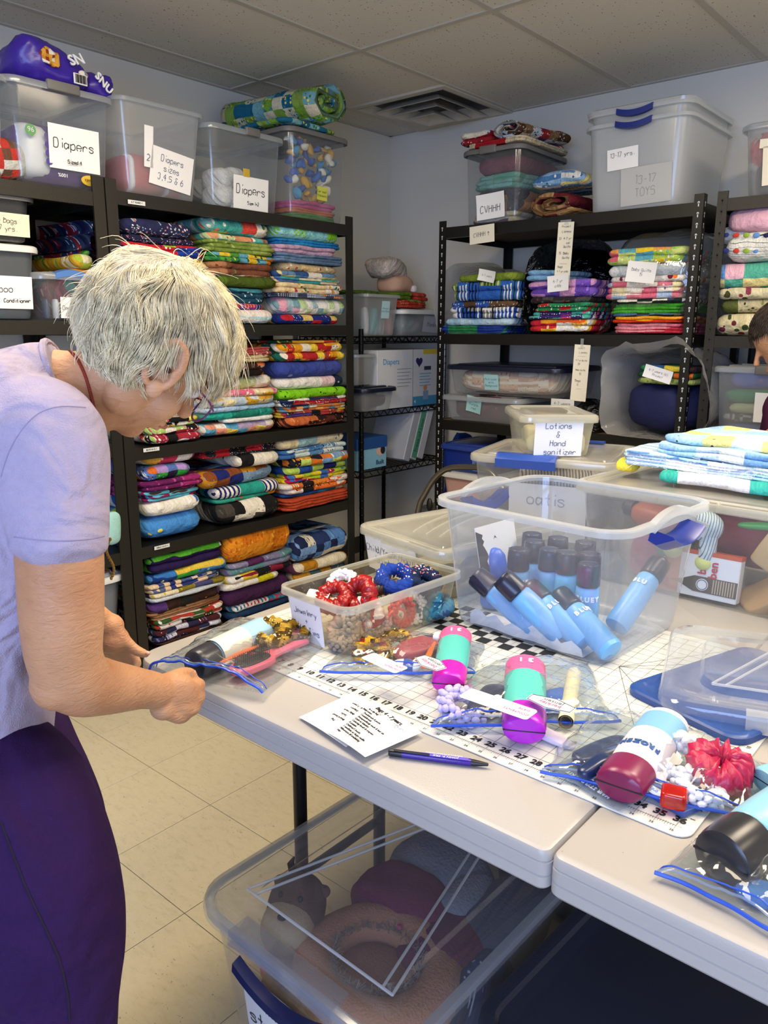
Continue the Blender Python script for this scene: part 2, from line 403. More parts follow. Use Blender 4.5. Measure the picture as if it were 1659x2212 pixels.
# light fixtures (out of the frame, they light the room)
t=NT('lit_diffuser'); e=t.n('Emission',{'Color':WARM+(1,),'Strength':3.0}); t.t.links.new(e.outputs[0],t.out.inputs[0]); LIT=t.m
for x,y,p in TROF:
    r=thing('ceiling_light','recessed warm white ceiling panel %s'%{36:'above the far right unit aisle',17:'above the near end of the table',40:'above the woman and quilt shelves',14:'at the far right, over the room side'}[p],'light',(x,y,ZC-.02),group='recessed ceiling lights')
    part('light_frame',G().box(-.3,.3,-.6,-.57,0,.02).box(-.3,.3,.57,.6,0,.02).box(-.3,-.27,-.57,.57,0,.02).box(.27,.3,-.57,.57,0,.02),TBAR,r,smooth=False)
    part('diffuser',G().box(-.27,.27,-.57,.57,.006,.012),LIT,r,smooth=False)
# air vent: square stepped louvres hanging below the grid
v0=thing('air_vent','square grey ceiling air vent with nested louvre rings near corner','vent',(-2.626,3.43,ZC))
VM=plain('#c4bdac',.5)
def sqring(g,s,wd,z0,z1,drop):
    R=[]
    for (q,z) in ((s,z0),(s-wd,z0-drop),(s-wd,z0-drop-.003),(s+.002,z0-.004)):
        R.append([(q,q,z),(-q,q,z),(-q,-q,z),(q,-q,z)])
    R.append(R[0]); g.loft(R,False,False)
part('vent_frame',G().box(-.3,.3,-.3,-.27,-.006,.004).box(-.3,.3,.27,.3,-.006,.004).box(-.3,-.27,-.27,.27,-.006,.004).box(.27,.3,-.27,.27,-.006,.004),VM,v0,smooth=False)
for k,s in enumerate((.265,.205,.145,.085)):
    g=G(); sqring(g,s,.062,-.004-k*.013,0,-.040); 
    part('louvre',g,VM,v0,smooth=False)
part('duct_opening',G().lathe([(.13,.06),(.13,.02),(.125,.02),(.125,.06)],24),plain('#2b2925',.6),v0)
part('vent_back',G().box(-.27,.27,-.27,.27,.02,.026),plain('#55514a',.7),v0,smooth=False)
# ================= SHELVING =================
t=NT('hammered_black'); co=t.n('TexCoord').outputs['Object']
n1=t.n('TexNoise',{'Vector':co,'Scale':420.0,'Detail':2.0}).outputs[0]
HAM=t.bsdf('#26241f',.38,t.bump(n1,.0006,.8)); HAM.node_tree.nodes['Principled BSDF'].inputs['Metallic'].default_value=.3
BLK=plain('#14130f',.38,.2); 
t=NT('particle_board'); co=t.n('TexCoord').outputs['Object']; n1=t.n('TexNoise',{'Vector':co,'Scale':90.0,'Detail':3.0}).outputs[0]
BOARD=t.bsdf(t.mix(n1,'#4b3c28','#6e5a3d'),.8)
def shelf_unit(label,loc,rz,W,Dp,levels,H=1.829,fm=BLK,keyholes=True,bh=.045,pw=.04,boardm=None,posts=(1,1,1,1)):
    """origin at front-left-bottom seen from the front; front faces local -Y, width runs +X"""
    r=thing('shelving_unit',label,'shelf',loc,rz)
    k=0
    for (x,y,sx,sy) in ((0,0,1,1),(W,0,-1,1),(0,Dp,1,-1),(W,Dp,-1,-1)):
        k+=1
        if not posts[k-1]: continue
        a=pw; th=.002
        L=[(0,0),(a,0),(a,.008),(a-th,.008),(a-th,th),(th,th),(th,a),(0,a)]
        L=[(x+sx*p,y+sy*q) for p,q in L]
        if sx*sy<0: L=L[::-1]
        g=G().poly(L,0,H)
        p=part('post',g,fm,r,smooth=False)
        if keyholes:
            hg=G(); z=.05
            while z<H-.03:
                for (dx,dy) in ((sx*a/2,-sy*.0006),):
                    cx_,cy_=x+dx,y+dy
                    hg.add([(cx_+.0045*cos(q*pi/4),cy_,z+.0045*sin(q*pi/4)) for q in range(8)],[tuple(range(8))])
                    hg.add([(cx_-.002,cy_,z-.014),(cx_+.002,cy_,z-.014),(cx_+.002,cy_,z),(cx_-.002,cy_,z)],[(0,1,2,3)])
                    cx2,cy2=x-sx*.0006,y+sy*a/2
                    hg.add([(cx2,cy2+.0045*cos(q*pi/4),z+.0045*sin(q*pi/4)) for q in range(8)],[tuple(range(8))])
                    hg.add([(cx2,cy2-.002,z-.014),(cx2,cy2+.002,z-.014),(cx2,cy2+.002,z),(cx2,cy2-.002,z)],[(0,1,2,3)])
                z+=.038
            part('keyhole_slots',hg,plain('#c9cdd0' if fm is BLK else '#0b0b0a',.6),p,smooth=False,kind='stuff')
    for z in levels:
        s=part('shelf_board',G().box(.004,W-.004,.004,Dp-.004,z-.012,z),boardm or BOARD,r,smooth=False)
        for nm,y0,sg in (('front_beam',.002,1),('rear_beam',Dp-.002,-1)):
            y1,y2=y0+sg*.004,y0+sg*.02; R=[]
            for x in (.003,W-.003): R.append([(x,y0,z+.003),(x,y0,z-bh),(x,y2,z-bh),(x,y2,z-bh+.002),(x,y1,z-bh+.002),(x,y1,z+.003)][::sg])
            part(nm,G().loft(R),fm,s,smooth=False)
        for x0 in (.003,W-.007): part('side_beam',G().box(x0,x0+.004,.006,Dp-.006,z-bh,z+.002),fm,s,smooth=False)
    return r
LA=[1.79,1.352,.905,.53,.10]
UA=shelf_unit('black steel shelving unit of folded quilts along left wall, right of the pair',(-2.53,1.515,0),radians(90),1.22,.60,LA,fm=HAM,keyholes=False,bh=.042,pw=.042,boardm=BLK)
UB=shelf_unit('black steel shelving unit behind the woman, holding shampoo and deodorant bins',(-2.53,.285,0),radians(90),1.225,.60,[1.775,1.357,.93,.53,.10],fm=HAM,keyholes=False,bh=.042,pw=.042,boardm=BLK)
UC=shelf_unit('black shelving unit with keyhole posts on back wall under grey tote',(-2.317,3.1,0),0,1.215,.60,[1.797,1.315,.905,.50,.08],fm=BLK,bh=.045,pw=.036)
UD=shelf_unit('dark hammered shelving unit at right edge behind the second person',(-1.053,3.1,0),0,1.22,.60,[1.80,1.312,.905,.50,.10],fm=HAM,bh=.04,pw=.036,keyholes=True)
# size stickers on the beams of the quilt shelf
for (px,py,txt,nm) in ((295,438,'4-7 YEARS','top beam'),(327,971,'BOYS 8-12','third beam'),(350,1181,'GIRLS 13-17','fourth beam')):
    P=PX(px,py,-2.526)
    s=thing('shelf_sticker','small white printed sticker on the %s of the quilt shelving'%nm,'label',P,radians(90))
    part('sticker',G().rbox(-.034,.034,-.0012,0,-.007,.007,.001,.0004,1),plain('#dcdcd8',.5),s,smooth=False)
    printed(s,txt+' <',.0085,plain('#111111',.6,name='print_black'),(0,-.0018,0),(radians(90),0,0))
# ================= TABLES =================
TZ=.733; TX0,TX1,TY0,TY1=-1.258,-.376,.735,2.56
t=NT('blow_moulded_white'); co=t.n('TexCoord').outputs['Object']
n1=t.n('TexNoise',{'Vector':co,'Scale':330.0,'Detail':2.0}).outputs[0]
sp=t.n('TexVoronoi',{'Vector':co,'Scale':45.0}).outputs['Distance']
TWH=t.bsdf(t.mix(t.math('LESS_THAN',sp,.035),'#aca8a4','#7f776b'),.36,t.bump(n1,.0006,.35))
LEGM=plain('#101014',.35,.3)
def table(label,x0,x1,y0,y1,seam):
    xm,ym=(x0+x1)/2,(y0+y1)/2
    r=thing('folding_table',label,'table',(xm,ym,0))
    W2,d=(x1-x0)/2,y1-y0
    for sg in (-1,1):
        w=W2-.0015; c=sg*W2/2
        R=[]
        for (i,z) in ((.004,TZ-.055),(0,TZ-.050),(0,TZ-.037),(.0015,TZ-.0355),(0,TZ-.034),(0,TZ-.018),(.0015,TZ-.0165),(.0005,TZ-.015),(.001,TZ-.006),(.003,TZ-.002),(.007,TZ)):
            ro,ri=.055-i,.014-i*.6; P=[]
            for qx,qy,a0 in ((1,1,0),(-1,1,90),(-1,-1,180),(1,-1,270)):
                rr=max(ro if qx==sg else ri,.003)
                for k in range(7):
                    a=radians(a0+15*k); P.append((c+qx*(w/2-i-rr)+rr*cos(a),qy*(d/2-i-rr)+rr*sin(a),z))
            R.append(P)
        part('table_half',G().loft(R,True,True),TWH,r,auto=30)
    for y in (-d/2+.06,d/2-.06): part('frame_rail',G().box(-W2+.06,W2-.06,y-.012,y+.012,TZ-.085,TZ-.055),LEGM,r,smooth=False)
    for sg in (-1,1):
        x=sg*(W2-.183)
        for y in (-d/2+.255,d/2-.255):
            l=part('leg',G().tube([(x,y,TZ-.06),(x,y,.0)],.0145,12),LEGM,r)
            part('leg_foot',G().lathe([(.018,0),(.018,.02),(.0155,.022)],12,c=(x,y,0)),plain('#0a0a0a',.7),l)
            part('leg_bolt',G().lathe([(.006,0),(.005,.002)],10).xf(Matrix.Translation((x,y-.0145,TZ-.10))@Matrix.Rotation(radians(90),4,'X')),plain('#a8a8a8',.3,.9),l)
        part('leg_crossbar',G().tube([(x,-d/2+.255,.2),(x,d/2-.255,.2)],.01,8),LEGM,r)
        part('hinge_bar',G().tube([(x,-d/2+.13,TZ-.09),(x,d/2-.13,TZ-.09)],.013,10),LEGM,r)
        part('fold_brace',G().tube([(x,0,TZ-.1),(x-sg*.3,0,TZ-.065)],.008,8),LEGM,r)
    return r
T1=table('white plastic fold-in-half table in front, its rounded corner beside the woman',TX0,TX0+1.768,.735,1.497,True)
T2=table('white plastic folding table behind the first, under the stacked storage bins',TX0+.004,TX0+1.768,1.501,2.263,True)
# ================= CUTTING MAT =================
mx,my=-1.19425,.88331
mo=thing('cutting_mat','white gridded cutting mat with inch numbers lying across both tables','mat',(mx,my,TZ))
MW,MD=.9144,.6096; Pk=mo
part('mat_sheet',G().rbox(-.022,MW+.022,-.020,MD+.022,.0004,.0028,.02,.0008,5),plain('#d8d9d4',.45,bump=.0002,scale=900),mo)
GR=plain('#4b4d4c',.6,name='mat_print'); zz=.0031
def flat(g,x0,y0,x1,y1,z=zz): g.add([(x0,y0,z),(x1,y0,z),(x1,y1,z),(x0,y1,z)],[(0,1,2,3)])
g=G()
for i in range(0,37):
    x=i*.0254; flat(g,x-.00028,0,x+.00028,MD)
for j in range(0,25):
    y=j*.0254; flat(g,0,y-.00028,MW,y+.00028)
for i in range(36*8+1):
    L=.008 if i%8==0 else (.006 if i%4==0 else .004); flat(g,i*.003175-.0002,-L,i*.003175+.0002,L*.4,zz+.0001)
for j in range(24*8+1):
    L=.008 if j%8==0 else (.006 if j%4==0 else .004); flat(g,MW-L*.4,j*.003175-.0002,MW+L,j*.003175+.0002,zz+.0001)
for i in range(0,36):
    for j in range(0,24):
        pass
part('grid_lines',g,GR,mo,smooth=False)
g=G()
for a in (30,45,60,-45,-60):
    cx_,cy_=.66,.40; L=.26
    dx,dy=cos(radians(a)),sin(radians(a)); nx_,ny_=-dy*.0004,dx*.0004
    g.add([(cx_+nx_,cy_+ny_,zz+.0002),(cx_-nx_,cy_-ny_,zz+.0002),(cx_+dx*L-nx_,min(cy_+dy*L-ny_,MD),zz+.0002),(cx_+dx*L+nx_,min(cy_+dy*L+ny_,MD),zz+.0002)],[(0,1,2,3)])
part('angle_lines',g,GR,mo,smooth=False)
g=G()
for i in range(12):      # black and white measuring checker band
    for j in range(6):
        if (i+j)%2==0: flat(g,.24+i*.0508*.5*1.0,.33+j*.0254,.24+(i+1)*.0254,.33+(j+1)*.0254,zz+.0003)
part('checker_band',g,plain('#1f2021',.6),mo,smooth=False)
NUM=plain('#17181a',.6,name='mat_numbers')
for i in range(0,37):
    printed(mo,str(i),.0165,NUM,(i*.0254,-.0,zz+.0004),(0,0,0),name='number',ext=.0001,bold=.0006).location.y=.0135
    if i%1==0: printed(mo,str(i),.006,NUM,(i*.0254-.001,-.0125,zz+.0004),(0,0,0),name='small_number',ext=.0001)
for j in range(1,24):
    printed(mo,str(j),.009,NUM,(MW+.012,j*.0254,zz+.0004),(0,0,radians(90)),name='small_number',ext=.0001)
# ================= SHARED BUILDERS FOR THINGS =================
def sball(g,c,r,e=2.6,n=24,m=14,rot=None):
    """superellipsoid: soft box"""
    R=[]; c=Vector(c)
    sg=lambda v,p: math.copysign(abs(v)**p,v); p=2/e
    for i in range(1,m):
        a=-pi/2+pi*i/m; ring=[]
        for j in range(n):
            b=2*pi*j/n
            q=Vector((r[0]*sg(cos(a),p)*sg(cos(b),p),r[1]*sg(cos(a),p)*sg(sin(b),p),r[2]*sg(sin(a),p)))
            ring.append(c+(rot@q if rot else q))
        R.append(ring)
    return g.loft(R)
def uvbox(g,flip=1):
    g.uv=[(p.x+.35*p.y,p.z-p.y) for p in g.v]; return g
def fold_g(w,d,h,layers=1,seed=0,amp=.005,taper=0.0,sag=0.0):
    """a folded quilt: 'layers' stacked folds, front at y=0, runs back to y=d"""
    rnd=random.Random(seed); R=[]; hl=h/layers; n=52
    for l in range(layers):
        fo=rnd.uniform(-.008,.006)*(1 if l else .5); so=rnd.uniform(-.010,.010); wo=rnd.uniform(-.012,.004)
        e=min(hl*.5,.05); K=4 if layers>2 else 6
        for k in range(K+1):
            a=-pi/2+pi*k/K; ins=e*(1-cos(a))*.92; z=l*hl+hl/2+hl/2*sin(a)
            if 0<k<K or (l==0 and k==0) or (l==layers-1 and k==K) or True:
                W=w+wo-2*ins; Dd=d-2*ins
                # even distribution of points round a rounded rectangle
                P=[]; r=min(.035,W/3)
                base=rrect(W,Dd,r,3,so,d/2+fo,z)
                m=[]
                L=[(Vector(base[(i+1)%16])-Vector(base[i])).length for i in range(16)]
                # subdivide long sides
                sub={3:7,7:6,11:14,15:6}
                for i in range(16):
                    m.append(base[i])
                    q=sub.get(i,0)
                    for s_ in range(1,q): 
                        t_=s_/q; A,B=Vector(base[i]),Vector(base[(i+1)%16]); m.append(tuple(A.lerp(B,t_)))
                R.append(m)
    # close top and bottom with shrinking rings so that noise can work on them
    def inner(ring,z,fs): 
        c=Vector((sum(p[0] for p in ring)/len(ring),sum(p[1] for p in ring)/len(ring),z)); return [[tuple(c.lerp(Vector(p),f)) for p in ring] for f in fs]
    top=inner(R[-1],R[-1][0][2],(.8,.5,.2)); bot=inner(R[0],R[0][0][2],(.2,.5,.8))
    R=bot+R+top
    g=G().loft(R)
    for i,p in enumerate(g.v):
        t_=p.z/h; q=Vector((p.x*9,p.y*9,p.z*6+seed*3.7)); a=noise.noise_vector(q); q2=Vector((p.x*38+seed,p.y*38,p.z*50)); b=noise.noise_vector(q2)
        f=min(1,h/.03)
        p=p+Vector((a.x*amp*1.2+b.x*amp*.3,a.y*amp*1.4+b.y*amp*.35,(a.z*amp*.7*f+b.z*.0012)*min(t_*2,1)))
        if sag: p.z+=sag*(p.x/(w/2))*t_*.5*0-abs(sag)*((p.x/(w/2))**2)*t_
        if taper: p.z*=1-taper*(p.x/w+.5)
        g.v[i]=p
    return uvbox(g)
def quilt(label,mat,w,d,h,loc,rz=0,layers=1,seed=None,group=None,cat='quilt',name='folded_quilt',amp=.0085,taper=0,sag=0,rot=None):
    seed=len(D.objects) if seed is None else seed
    o=part(name,fold_g(w,d,h,layers,seed,amp,taper,sag),mat,smooth='all')
    o.location=loc; o.rotation_euler=rot if rot else (0,0,rz+(random.Random(seed).uniform(-.045,.045) if name=='folded_quilt' and d>.3 else 0)); tag(o,label,cat,group); return o
F=fabric
def _stack(items,front,getz,place,shelf,clip,dep,group):
    Z=[]
    for k,(a,b,t_,u,m,l,lab) in enumerate(items):
        a=max(a,clip[0]); b=min(b,clip[1]); f=front+random.Random(k+int(a)).uniform(-.02,.01)
        Z.append((a,b,getz((a+b)/2,t_,f),getz((a+b)/2,u,f),f))
    hs=[]
    for k in range(len(Z)):
        h=max(Z[k][2]-(Z[k+1][2] if k+1<len(Z) else shelf),.011); hs.append(min(h,max(Z[k][2]-Z[k][3],.012)*1.35))
    tot=sum(hs); sc=(Z[0][2]-shelf)/tot; z=shelf+.002
    for k in range(len(Z)-1,-1,-1):
        a,b,t_,u,m,l,lab=items[k]; h=hs[k]*sc
        place(Z[k][0],Z[k][1],(t_+u)/2,Z[k][4],z,h,m,l,lab,k,dep,group); z+=h
def stack_left(items,dep=.38,group=None,X=-2.55,out=.0,shelf=0,clip=(-999,9999),ylim=(1.565,2.725)):
    def place(a,b,py,f,z,h,m,l,lab,k,dep,group):
        y0=max(PX(a,py,f).y,ylim[0]); y1=min(PX(b,py,f).y,ylim[1])
        quilt(lab,m,y1-y0,dep,h*.985,(f,(y0+y1)/2,z),radians(90),l,seed=k*13+int(a),group=group)
    _stack(items,X+out,lambda x,y,f:PX(x,y,f).z,place,shelf,clip,dep,group)
def stack_back(items,dep=.36,group=None,Y=3.12,shelf=0,clip=(-999,9999)):
    def place(a,b,py,f,z,h,m,l,lab,k,dep,group):
        x0=PY(a,py,f).x; x1=PY(b,py,f).x
        quilt(lab,m,x1-x0,dep,h*.985,((x0+x1)/2,f,z),0,l,seed=k*17+int(a),group=group)
    _stack(items,Y,lambda x,y,f:PY(x,y,f).z,place,shelf,clip,dep,group)
# ---- plastic bins ----
PP=clear('clear_plastic',milk=.10,edge=.42,rough=.10,spec=.9)
PPM=clear('milky_plastic',milk=.50,edge=.35,rough=.22,col='#f0f2f2',tint='#eef2f4')
PPL=clear('cloudy_plastic',milk=.27,edge=.45,rough=.15,tint='#e6ecef')
GREY=plain('#6c6a66',.5,bump=.0003,scale=300); NAVY=plain('#1c2f7a',.35); DNAVY=plain('#11182c',.3); WHITEP=plain('#dcdcd8',.35)
BD={}
def bin_(name,label,cat,loc,rz,w,d,h,taper=.025,r=.035,tub=None,rim=None,lid=None,latch=None,latch_side='x',lidh=.014,group=None,ridges=True,open_flange=.012,grow=0,foot=0,latchw=None,rot=None):
    tub=tub or PP; rim=rim or tub
    o=thing(name,label,cat,loc,rz,group,rot=rot)
    BD[o.name]=(w,d,h,taper)
    bw,bd=w-2*taper,d-2*taper; R=[]
    for (i,z) in ((.03,.0),(.010,.001),(.003,.005),(0,.014)): R.append(rrect(bw-2*i,bd-2*i,max(r*.8-i*.5,.004),5,0,0,z))
    for k in range(1,9):
        q=k/8; R.append(rrect(bw+2*taper*q,bd+2*taper*q,r*(.8+.2*q),5,0,0,.014+(h-.014)*q))
    # little stacking step below the rim
    part('tub',G().loft(R,True,False),tub,o)
    f=open_flange; R=[]
    for (i,z) in ((0,h-.001),(0,h+.003),(f*.4,h+.0045),(f,h+.003),(f+.001,h-.010),(f-.0015,h-.011),(f-.002,h-.001),(0,h-.001)): R.append(rrect(w+2*i,d+2*i,r+i,5,0,0,z))
    part('rim',G().loft(R,False,False),rim,o)
    if lid:
        R=[]; z=h
        for (i,dz) in ((f+.004,-.012),(f+.005,-.002),(f+.003,.006),(f-.004,.010),(-.004,.010),(-.010,.004),(-.03,.003),(-.034,lidh),(-.045,lidh+.002)):
            R.append(rrect(w+2*i,d+2*i,max(r+i,.008),5,0,0,z+dz))
        lo=part('lid',G().loft(R,False,True),lid,o)
        if ridges:
            for sgn in (-1,1):
                part('lid_rib',G().rbox(-w/2+.07,w/2-.07,sgn*(d/2-.07)-.003,sgn*(d/2-.07)+.003,z+lidh+.0005,z+lidh+.0045,.003,.001,2),lid,lo)
    if latch:
        lw=latchw or (d if latch_side=='x' else w)*.38
        for sgn in (-1,1):
            g=G(); R=[]
            for k in range(9):
                t_=k/8-.5; bul=.012*(1-(2*t_)**2)
                pr=[(f+.004,h-.035-bul),(f+.013+bul*.4,h-.03-bul),(f+.015+bul*.4,h),(f+.011,h+.014),(-.006,h+.016),(-.006,h+.012),(f+.007,h+.009),(f+.009,h-.02)]
                if latch_side=='x': R.append([(sgn*(w/2+a),t_*lw*sgn,b) for a,b in pr])
                else: R.append([(-t_*lw*sgn,sgn*(d/2+a),b) for a,b in pr])
            part('latch',g.loft(R),latch,o,label=None)
    return o
def pillow(name,label,cat,mat,c,r,rz=0,e=3,noise_amp=.008,freq=9,seed=1,group=None,rot=None):
    g=G(); sball(g,(0,0,0),r,e,28,16); g.nz(noise_amp,freq,seed).nz(noise_amp*.4,freq*3,seed+5)
    uvbox(g); o=part(name,g,mat,smooth='all'); o.location=c; o.rotation_euler=rot or (0,0,rz); return tag(o,label,cat,group)

def W(o,x,y,z):
    return Vector(o.location)+o.rotation_euler.to_matrix()@Vector((x,y,z))
def blabel(o,x,z,pw,ph,txt,th,side='f',rz=0,**k):
    w,d,h,tp=BD[o.name]; a=math.atan(tp/h)
    q=tp*(1-z/h)
    if side=='f': return paper(o,pw,ph,(x,-(d/2-q)-.003,z),rot=Matrix.Rotation(radians(90)+a,3,'X').__matmul__(Matrix.Rotation(rz,3,'Z')).to_euler(),txt=txt,th=th,**k)
    return paper(o,pw,ph,((w/2-q)+.003,x,z),rot=(Matrix.Rotation(radians(90),3,'Z')@Matrix.Rotation(radians(90)+a,3,'X')@Matrix.Rotation(rz,3,'Z')).to_euler(),txt=txt,th=th,**k)
def bin_left(label,a,b,pyb,pyt,z0,X=-2.54,d=.42,taper=.02,cat='storage bin',name='storage_bin',**k):
    ym=(a+b)/2; y0=PX(a,pyb,X).y; y1=PX(b,pyb,X).y; zt=PX(ym,pyt,X).z
    return bin_(name,label,cat,(X-d/2,(y0+y1)/2,z0),radians(90),y1-y0+2*taper,d,zt-z0,taper=taper,**k)
def bin_back(label,a,b,pyb,pyt,z0,Y=3.12,d=.40,taper=.02,cat='storage bin',name='storage_bin',rz=0,**k):
    xm=(a+b)/2; x0=PY(a,pyb,Y).x; x1=PY(b,pyb,Y).x; zt=PY(xm,pyt,Y).z
    return bin_(name,label,cat,((x0+x1)/2,Y+d/2,z0),rz,x1-x0+2*taper,d,zt-z0,taper=taper,**k)
def film_g(w,d,h,seed=1,amp=.02,e=3,open_=False):
    g=G(); sball(g,(0,0,h/2),(w/2,d/2,h/2),e,40,22); g.nz(amp,6,seed).nz(amp*.5,17,seed+2).nz(amp*.2,40,seed+4)
    for i,p in enumerate(g.v):
        if p.z<.001: g.v[i].z=.001
    return g
FILM=clear('clear_film',milk=.035,edge=.10,rough=.07,spec=1.3,bump=.007,bscale=14)
FILMW=clear('white_bag_film',milk=.55,edge=.3,rough=.25,col='#d8dadd',tint='#e8eaee',bump=.01,bscale=18)
def open_bag(name,label,mat,c,w,d,h,rz=0,seed=1,amp=.02,lip=.03,back=True,group=None,thick=.0015):
    """a plastic bag lying on its side with its mouth toward local -Y"""
    g=G(); R=[]; n=44
    for k in range(15):
        t_=k/14; y=-d/2+d*t_; s_=1-.55*max(0,(t_-.55)/.45)**2
        fl=lip*max(0,1-t_*8)
        ring=[]
        for j in range(n):
            a=2*pi*j/n; cx=math.copysign(abs(cos(a))**.6,cos(a)); cz=math.copysign(abs(sin(a))**.6,sin(a))
            ring.append(Vector(((w/2*s_+fl)*cx,y,(h/2*s_+fl)*cz+h/2)))
        R.append(ring)
    g.loft(R,False,back); g.nz(amp,5,seed,(1,.6,1)).nz(amp*.6,14,seed+3,(1,.5,1)).nz(amp*.25,34,seed+9)
    for p in g.v:
        if p.z<.0015: p.z=.0015
    o=part(name,g,mat,smooth='all'); o.location=c; o.rotation_euler=(0,0,rz); return tag(o,label,'bag',group)
# ================= QUILTS ON THE LEFT-HAND SHELVING =================
navyfl=F('#232644,#2a2c50',(.3,.3),'floral','#d88a96,#9fc0c4,#e8ddd0',90,.32)
navydt=F('#20233f',(.3,.3),'floral','#b8a8c8,#8fb0b8,#d08090',130,.34)
cartoon=F('#c2202c,#1f3f9a,#7fc43a,#1f3f9a,#c2202c',(.10,.02),'dots','#f2f2ee,#1a2a66',55,.22)
fish=F('#5fc0c8,#f0e8d8,#e8b424,#7ba83e,#5fc0c8',(.08,.10),'floral','#4a8a3a,#e8e0a0',35,.28)
blueb=F('#6f9ed8,#86b2e4',(.25,.2),'floral','#9cc2ee',20,.4)
pinkp=F('#c83a7a,#3a9a9a,#e8a0b8,#2a2a3a',(.06,.05),'floral','#f0d0dc,#1f6a6a',50,.3)
G1='quilts on the second shelf of the quilt unit'
stack_left([
 (268,425,478,513,navyfl,1,'navy floral quilt with coral corner, topmost of the left pile on the second shelf'),
 (268,428,512,530,navydt,1,'navy ditsy-print quilt second from top, left pile on the second shelf'),
 (268,450,528,556,cartoon,2,'red, royal blue and lime cartoon quilt in left pile above the white hair'),
 (300,445,556,590,fish,1,'aqua, white and golden yellow quilt in left pile just above the hair'),
 (268,440,588,612,blueb,2,'sky blue batik quilt behind the top of the white hair'),
 (262,420,612,640,pinkp,1,'pink and teal print quilt mostly hidden behind the hair'),
 (262,430,640,665,F('#31406e,#8a4a5a',(.1,.1),'floral','#d0c090',60,.3),1,'blue and rose quilt hidden behind the head, second shelf'),
 (262,430,665,690,F('#3a5a4a,#203050',(.1,.1)),1,'dark green quilt at the bottom of the left pile, second shelf')],group=G1,shelf=1.357,clip=(0,446))
stack_left([
 (418,586,475,510,F('#4aa8a0,#a8c860,#e8e0cc,#d84a3a,#7fb8b0',(.07,.05),'floral','#e07a50,#f0ead8,#3a7a4a',38,.34),1,'teal, green and red animal quilt, topmost of the middle pile on second shelf'),
 (436,588,508,530,F('#5cb8ac,#cfdca0,#e8a070',(.08,.04),'floral','#f0f0e0,#c85a4a',45,.3),1,'aqua and peach quilt second from top in middle pile of second shelf'),
 (445,595,522,548,F('#7d9440,#96a850',(.2,.2),'floral','#aebc66',40,.3),3,'olive green quilt in thin folds, middle pile of second shelf'),
 (450,600,546,570,F('#2f8a4a,#e08a20,#e8c030,#6ab0c8,#58a040',(.05,.025),'floral','#e8d050,#1f5a3a',60,.35),2,'green, orange and yellow patterned quilt, middle pile of second shelf'),
 (450,604,565,600,F('#b07a54,#e8dcc4,#7a4a34,#d8c4a0',(.10,.06),'floral','#8a3a2a,#6a7a4a',45,.3),2,'tan and cream rose quilt with rolled brown fold, middle pile of second shelf'),
 (474,600,594,634,F('#4a5c1c,#52661f',(.3,.3),'stripe','#5f7628',70,.4),1,'plain dark olive plush blanket in middle pile of second shelf'),
 (452,578,616,652,F('#4a98a0,#1f4a60',(.1,.05),'floral','#c8e0dc,#20607a',60,.3),3,'teal and white printed quilt in folds behind the hair'),
 (470,580,650,664,F('#7a3a8a,#c03a3a,#2a2a6a',(.03,.05),'stripe','#d8c0d8',60,.2),1,'purple and red narrow quilt near the bottom, middle pile of second shelf'),
 (485,592,663,684,F('#ece6da,#b8dce4',(.2,.008),'stripe','#f0e0d8',20,.2,'v'),1,'cream quilt with pale aqua stripes at the bottom of middle pile, second shelf')],group=G1,shelf=1.357,clip=(448,597))
stack_left([
 (594,740,488,524,F('#7cc8cc,#8ad030,#8fd0d4',(.07,.07),'check','#a8dede,#7cc8cc',90,.3),1,'aqua quilt with lime green patch, topmost of the right pile on second shelf'),
 (600,738,521,535,F('#1f7ab8,#2a8cc8',(.1,.1)),2,'bright blue fringed throw, second in right pile of second shelf'),
 (595,732,533,554,F('#c8a4bc',(.3,.3)),2,'plain lavender pink quilt in right pile of second shelf'),
 (598,744,552,577,F('#5a7494,#6a86a6',(.2,.2),'floral','#44586e,#8aa0b8',120,.4),3,'frayed denim blue quilt with thin folds, right pile of second shelf'),
 (612,732,571,590,F('#e0c490,#c8b088',(.1,.05),'floral','#b04a3a,#e8dcc0',50,.34),1,'sand coloured cartoon quilt in right pile of second shelf'),
 (600,738,588,603,F('#6a90b8,#e8d88a,#e8e0d0,#3a5a90',(.08,.05)),1,'pale blue and butter yellow quilt in right pile of second shelf'),
 (600,738,602,620,F('#4a6aa0,#38a0a0,#e0d0b0',(.12,.02)),2,'denim blue and teal quilt in right pile of second shelf'),
 (600,745,614,642,F('#f0e8dc,#e8d0a0',(.1,.04),'floral','#c0303a,#3a7a4a,#e0a030',42,.36),2,'white quilt with red flowers in right pile of second shelf'),
 (597,748,636,654,F('#5a6a86,#8a98ac,#d0702a,#3a4660',(.05,.02),'stripe','#c8ccd4',80,.25),2,'grey blue striped quilt with orange edge, right pile of second shelf'),
 (594,752,645,684,F('#f0f0ea,#7fa8b0,#c0d8a0,#e8a8b8,#ecebe4,#a8c0cc',(.035,.03)),1,'pastel diamond patchwork quilt near the bottom of right pile, second shelf'),
 (602,736,681,699,F('#1f2f7a,#e8c870,#c02430,#1f2f7a',(.06,.06),'dots','#f0e8d0',90,.2),1,'navy, yellow and red quilt at the bottom of right pile, second shelf')],group=G1,shelf=1.357,clip=(599,760))
G2='quilts on the third shelf of the quilt unit'
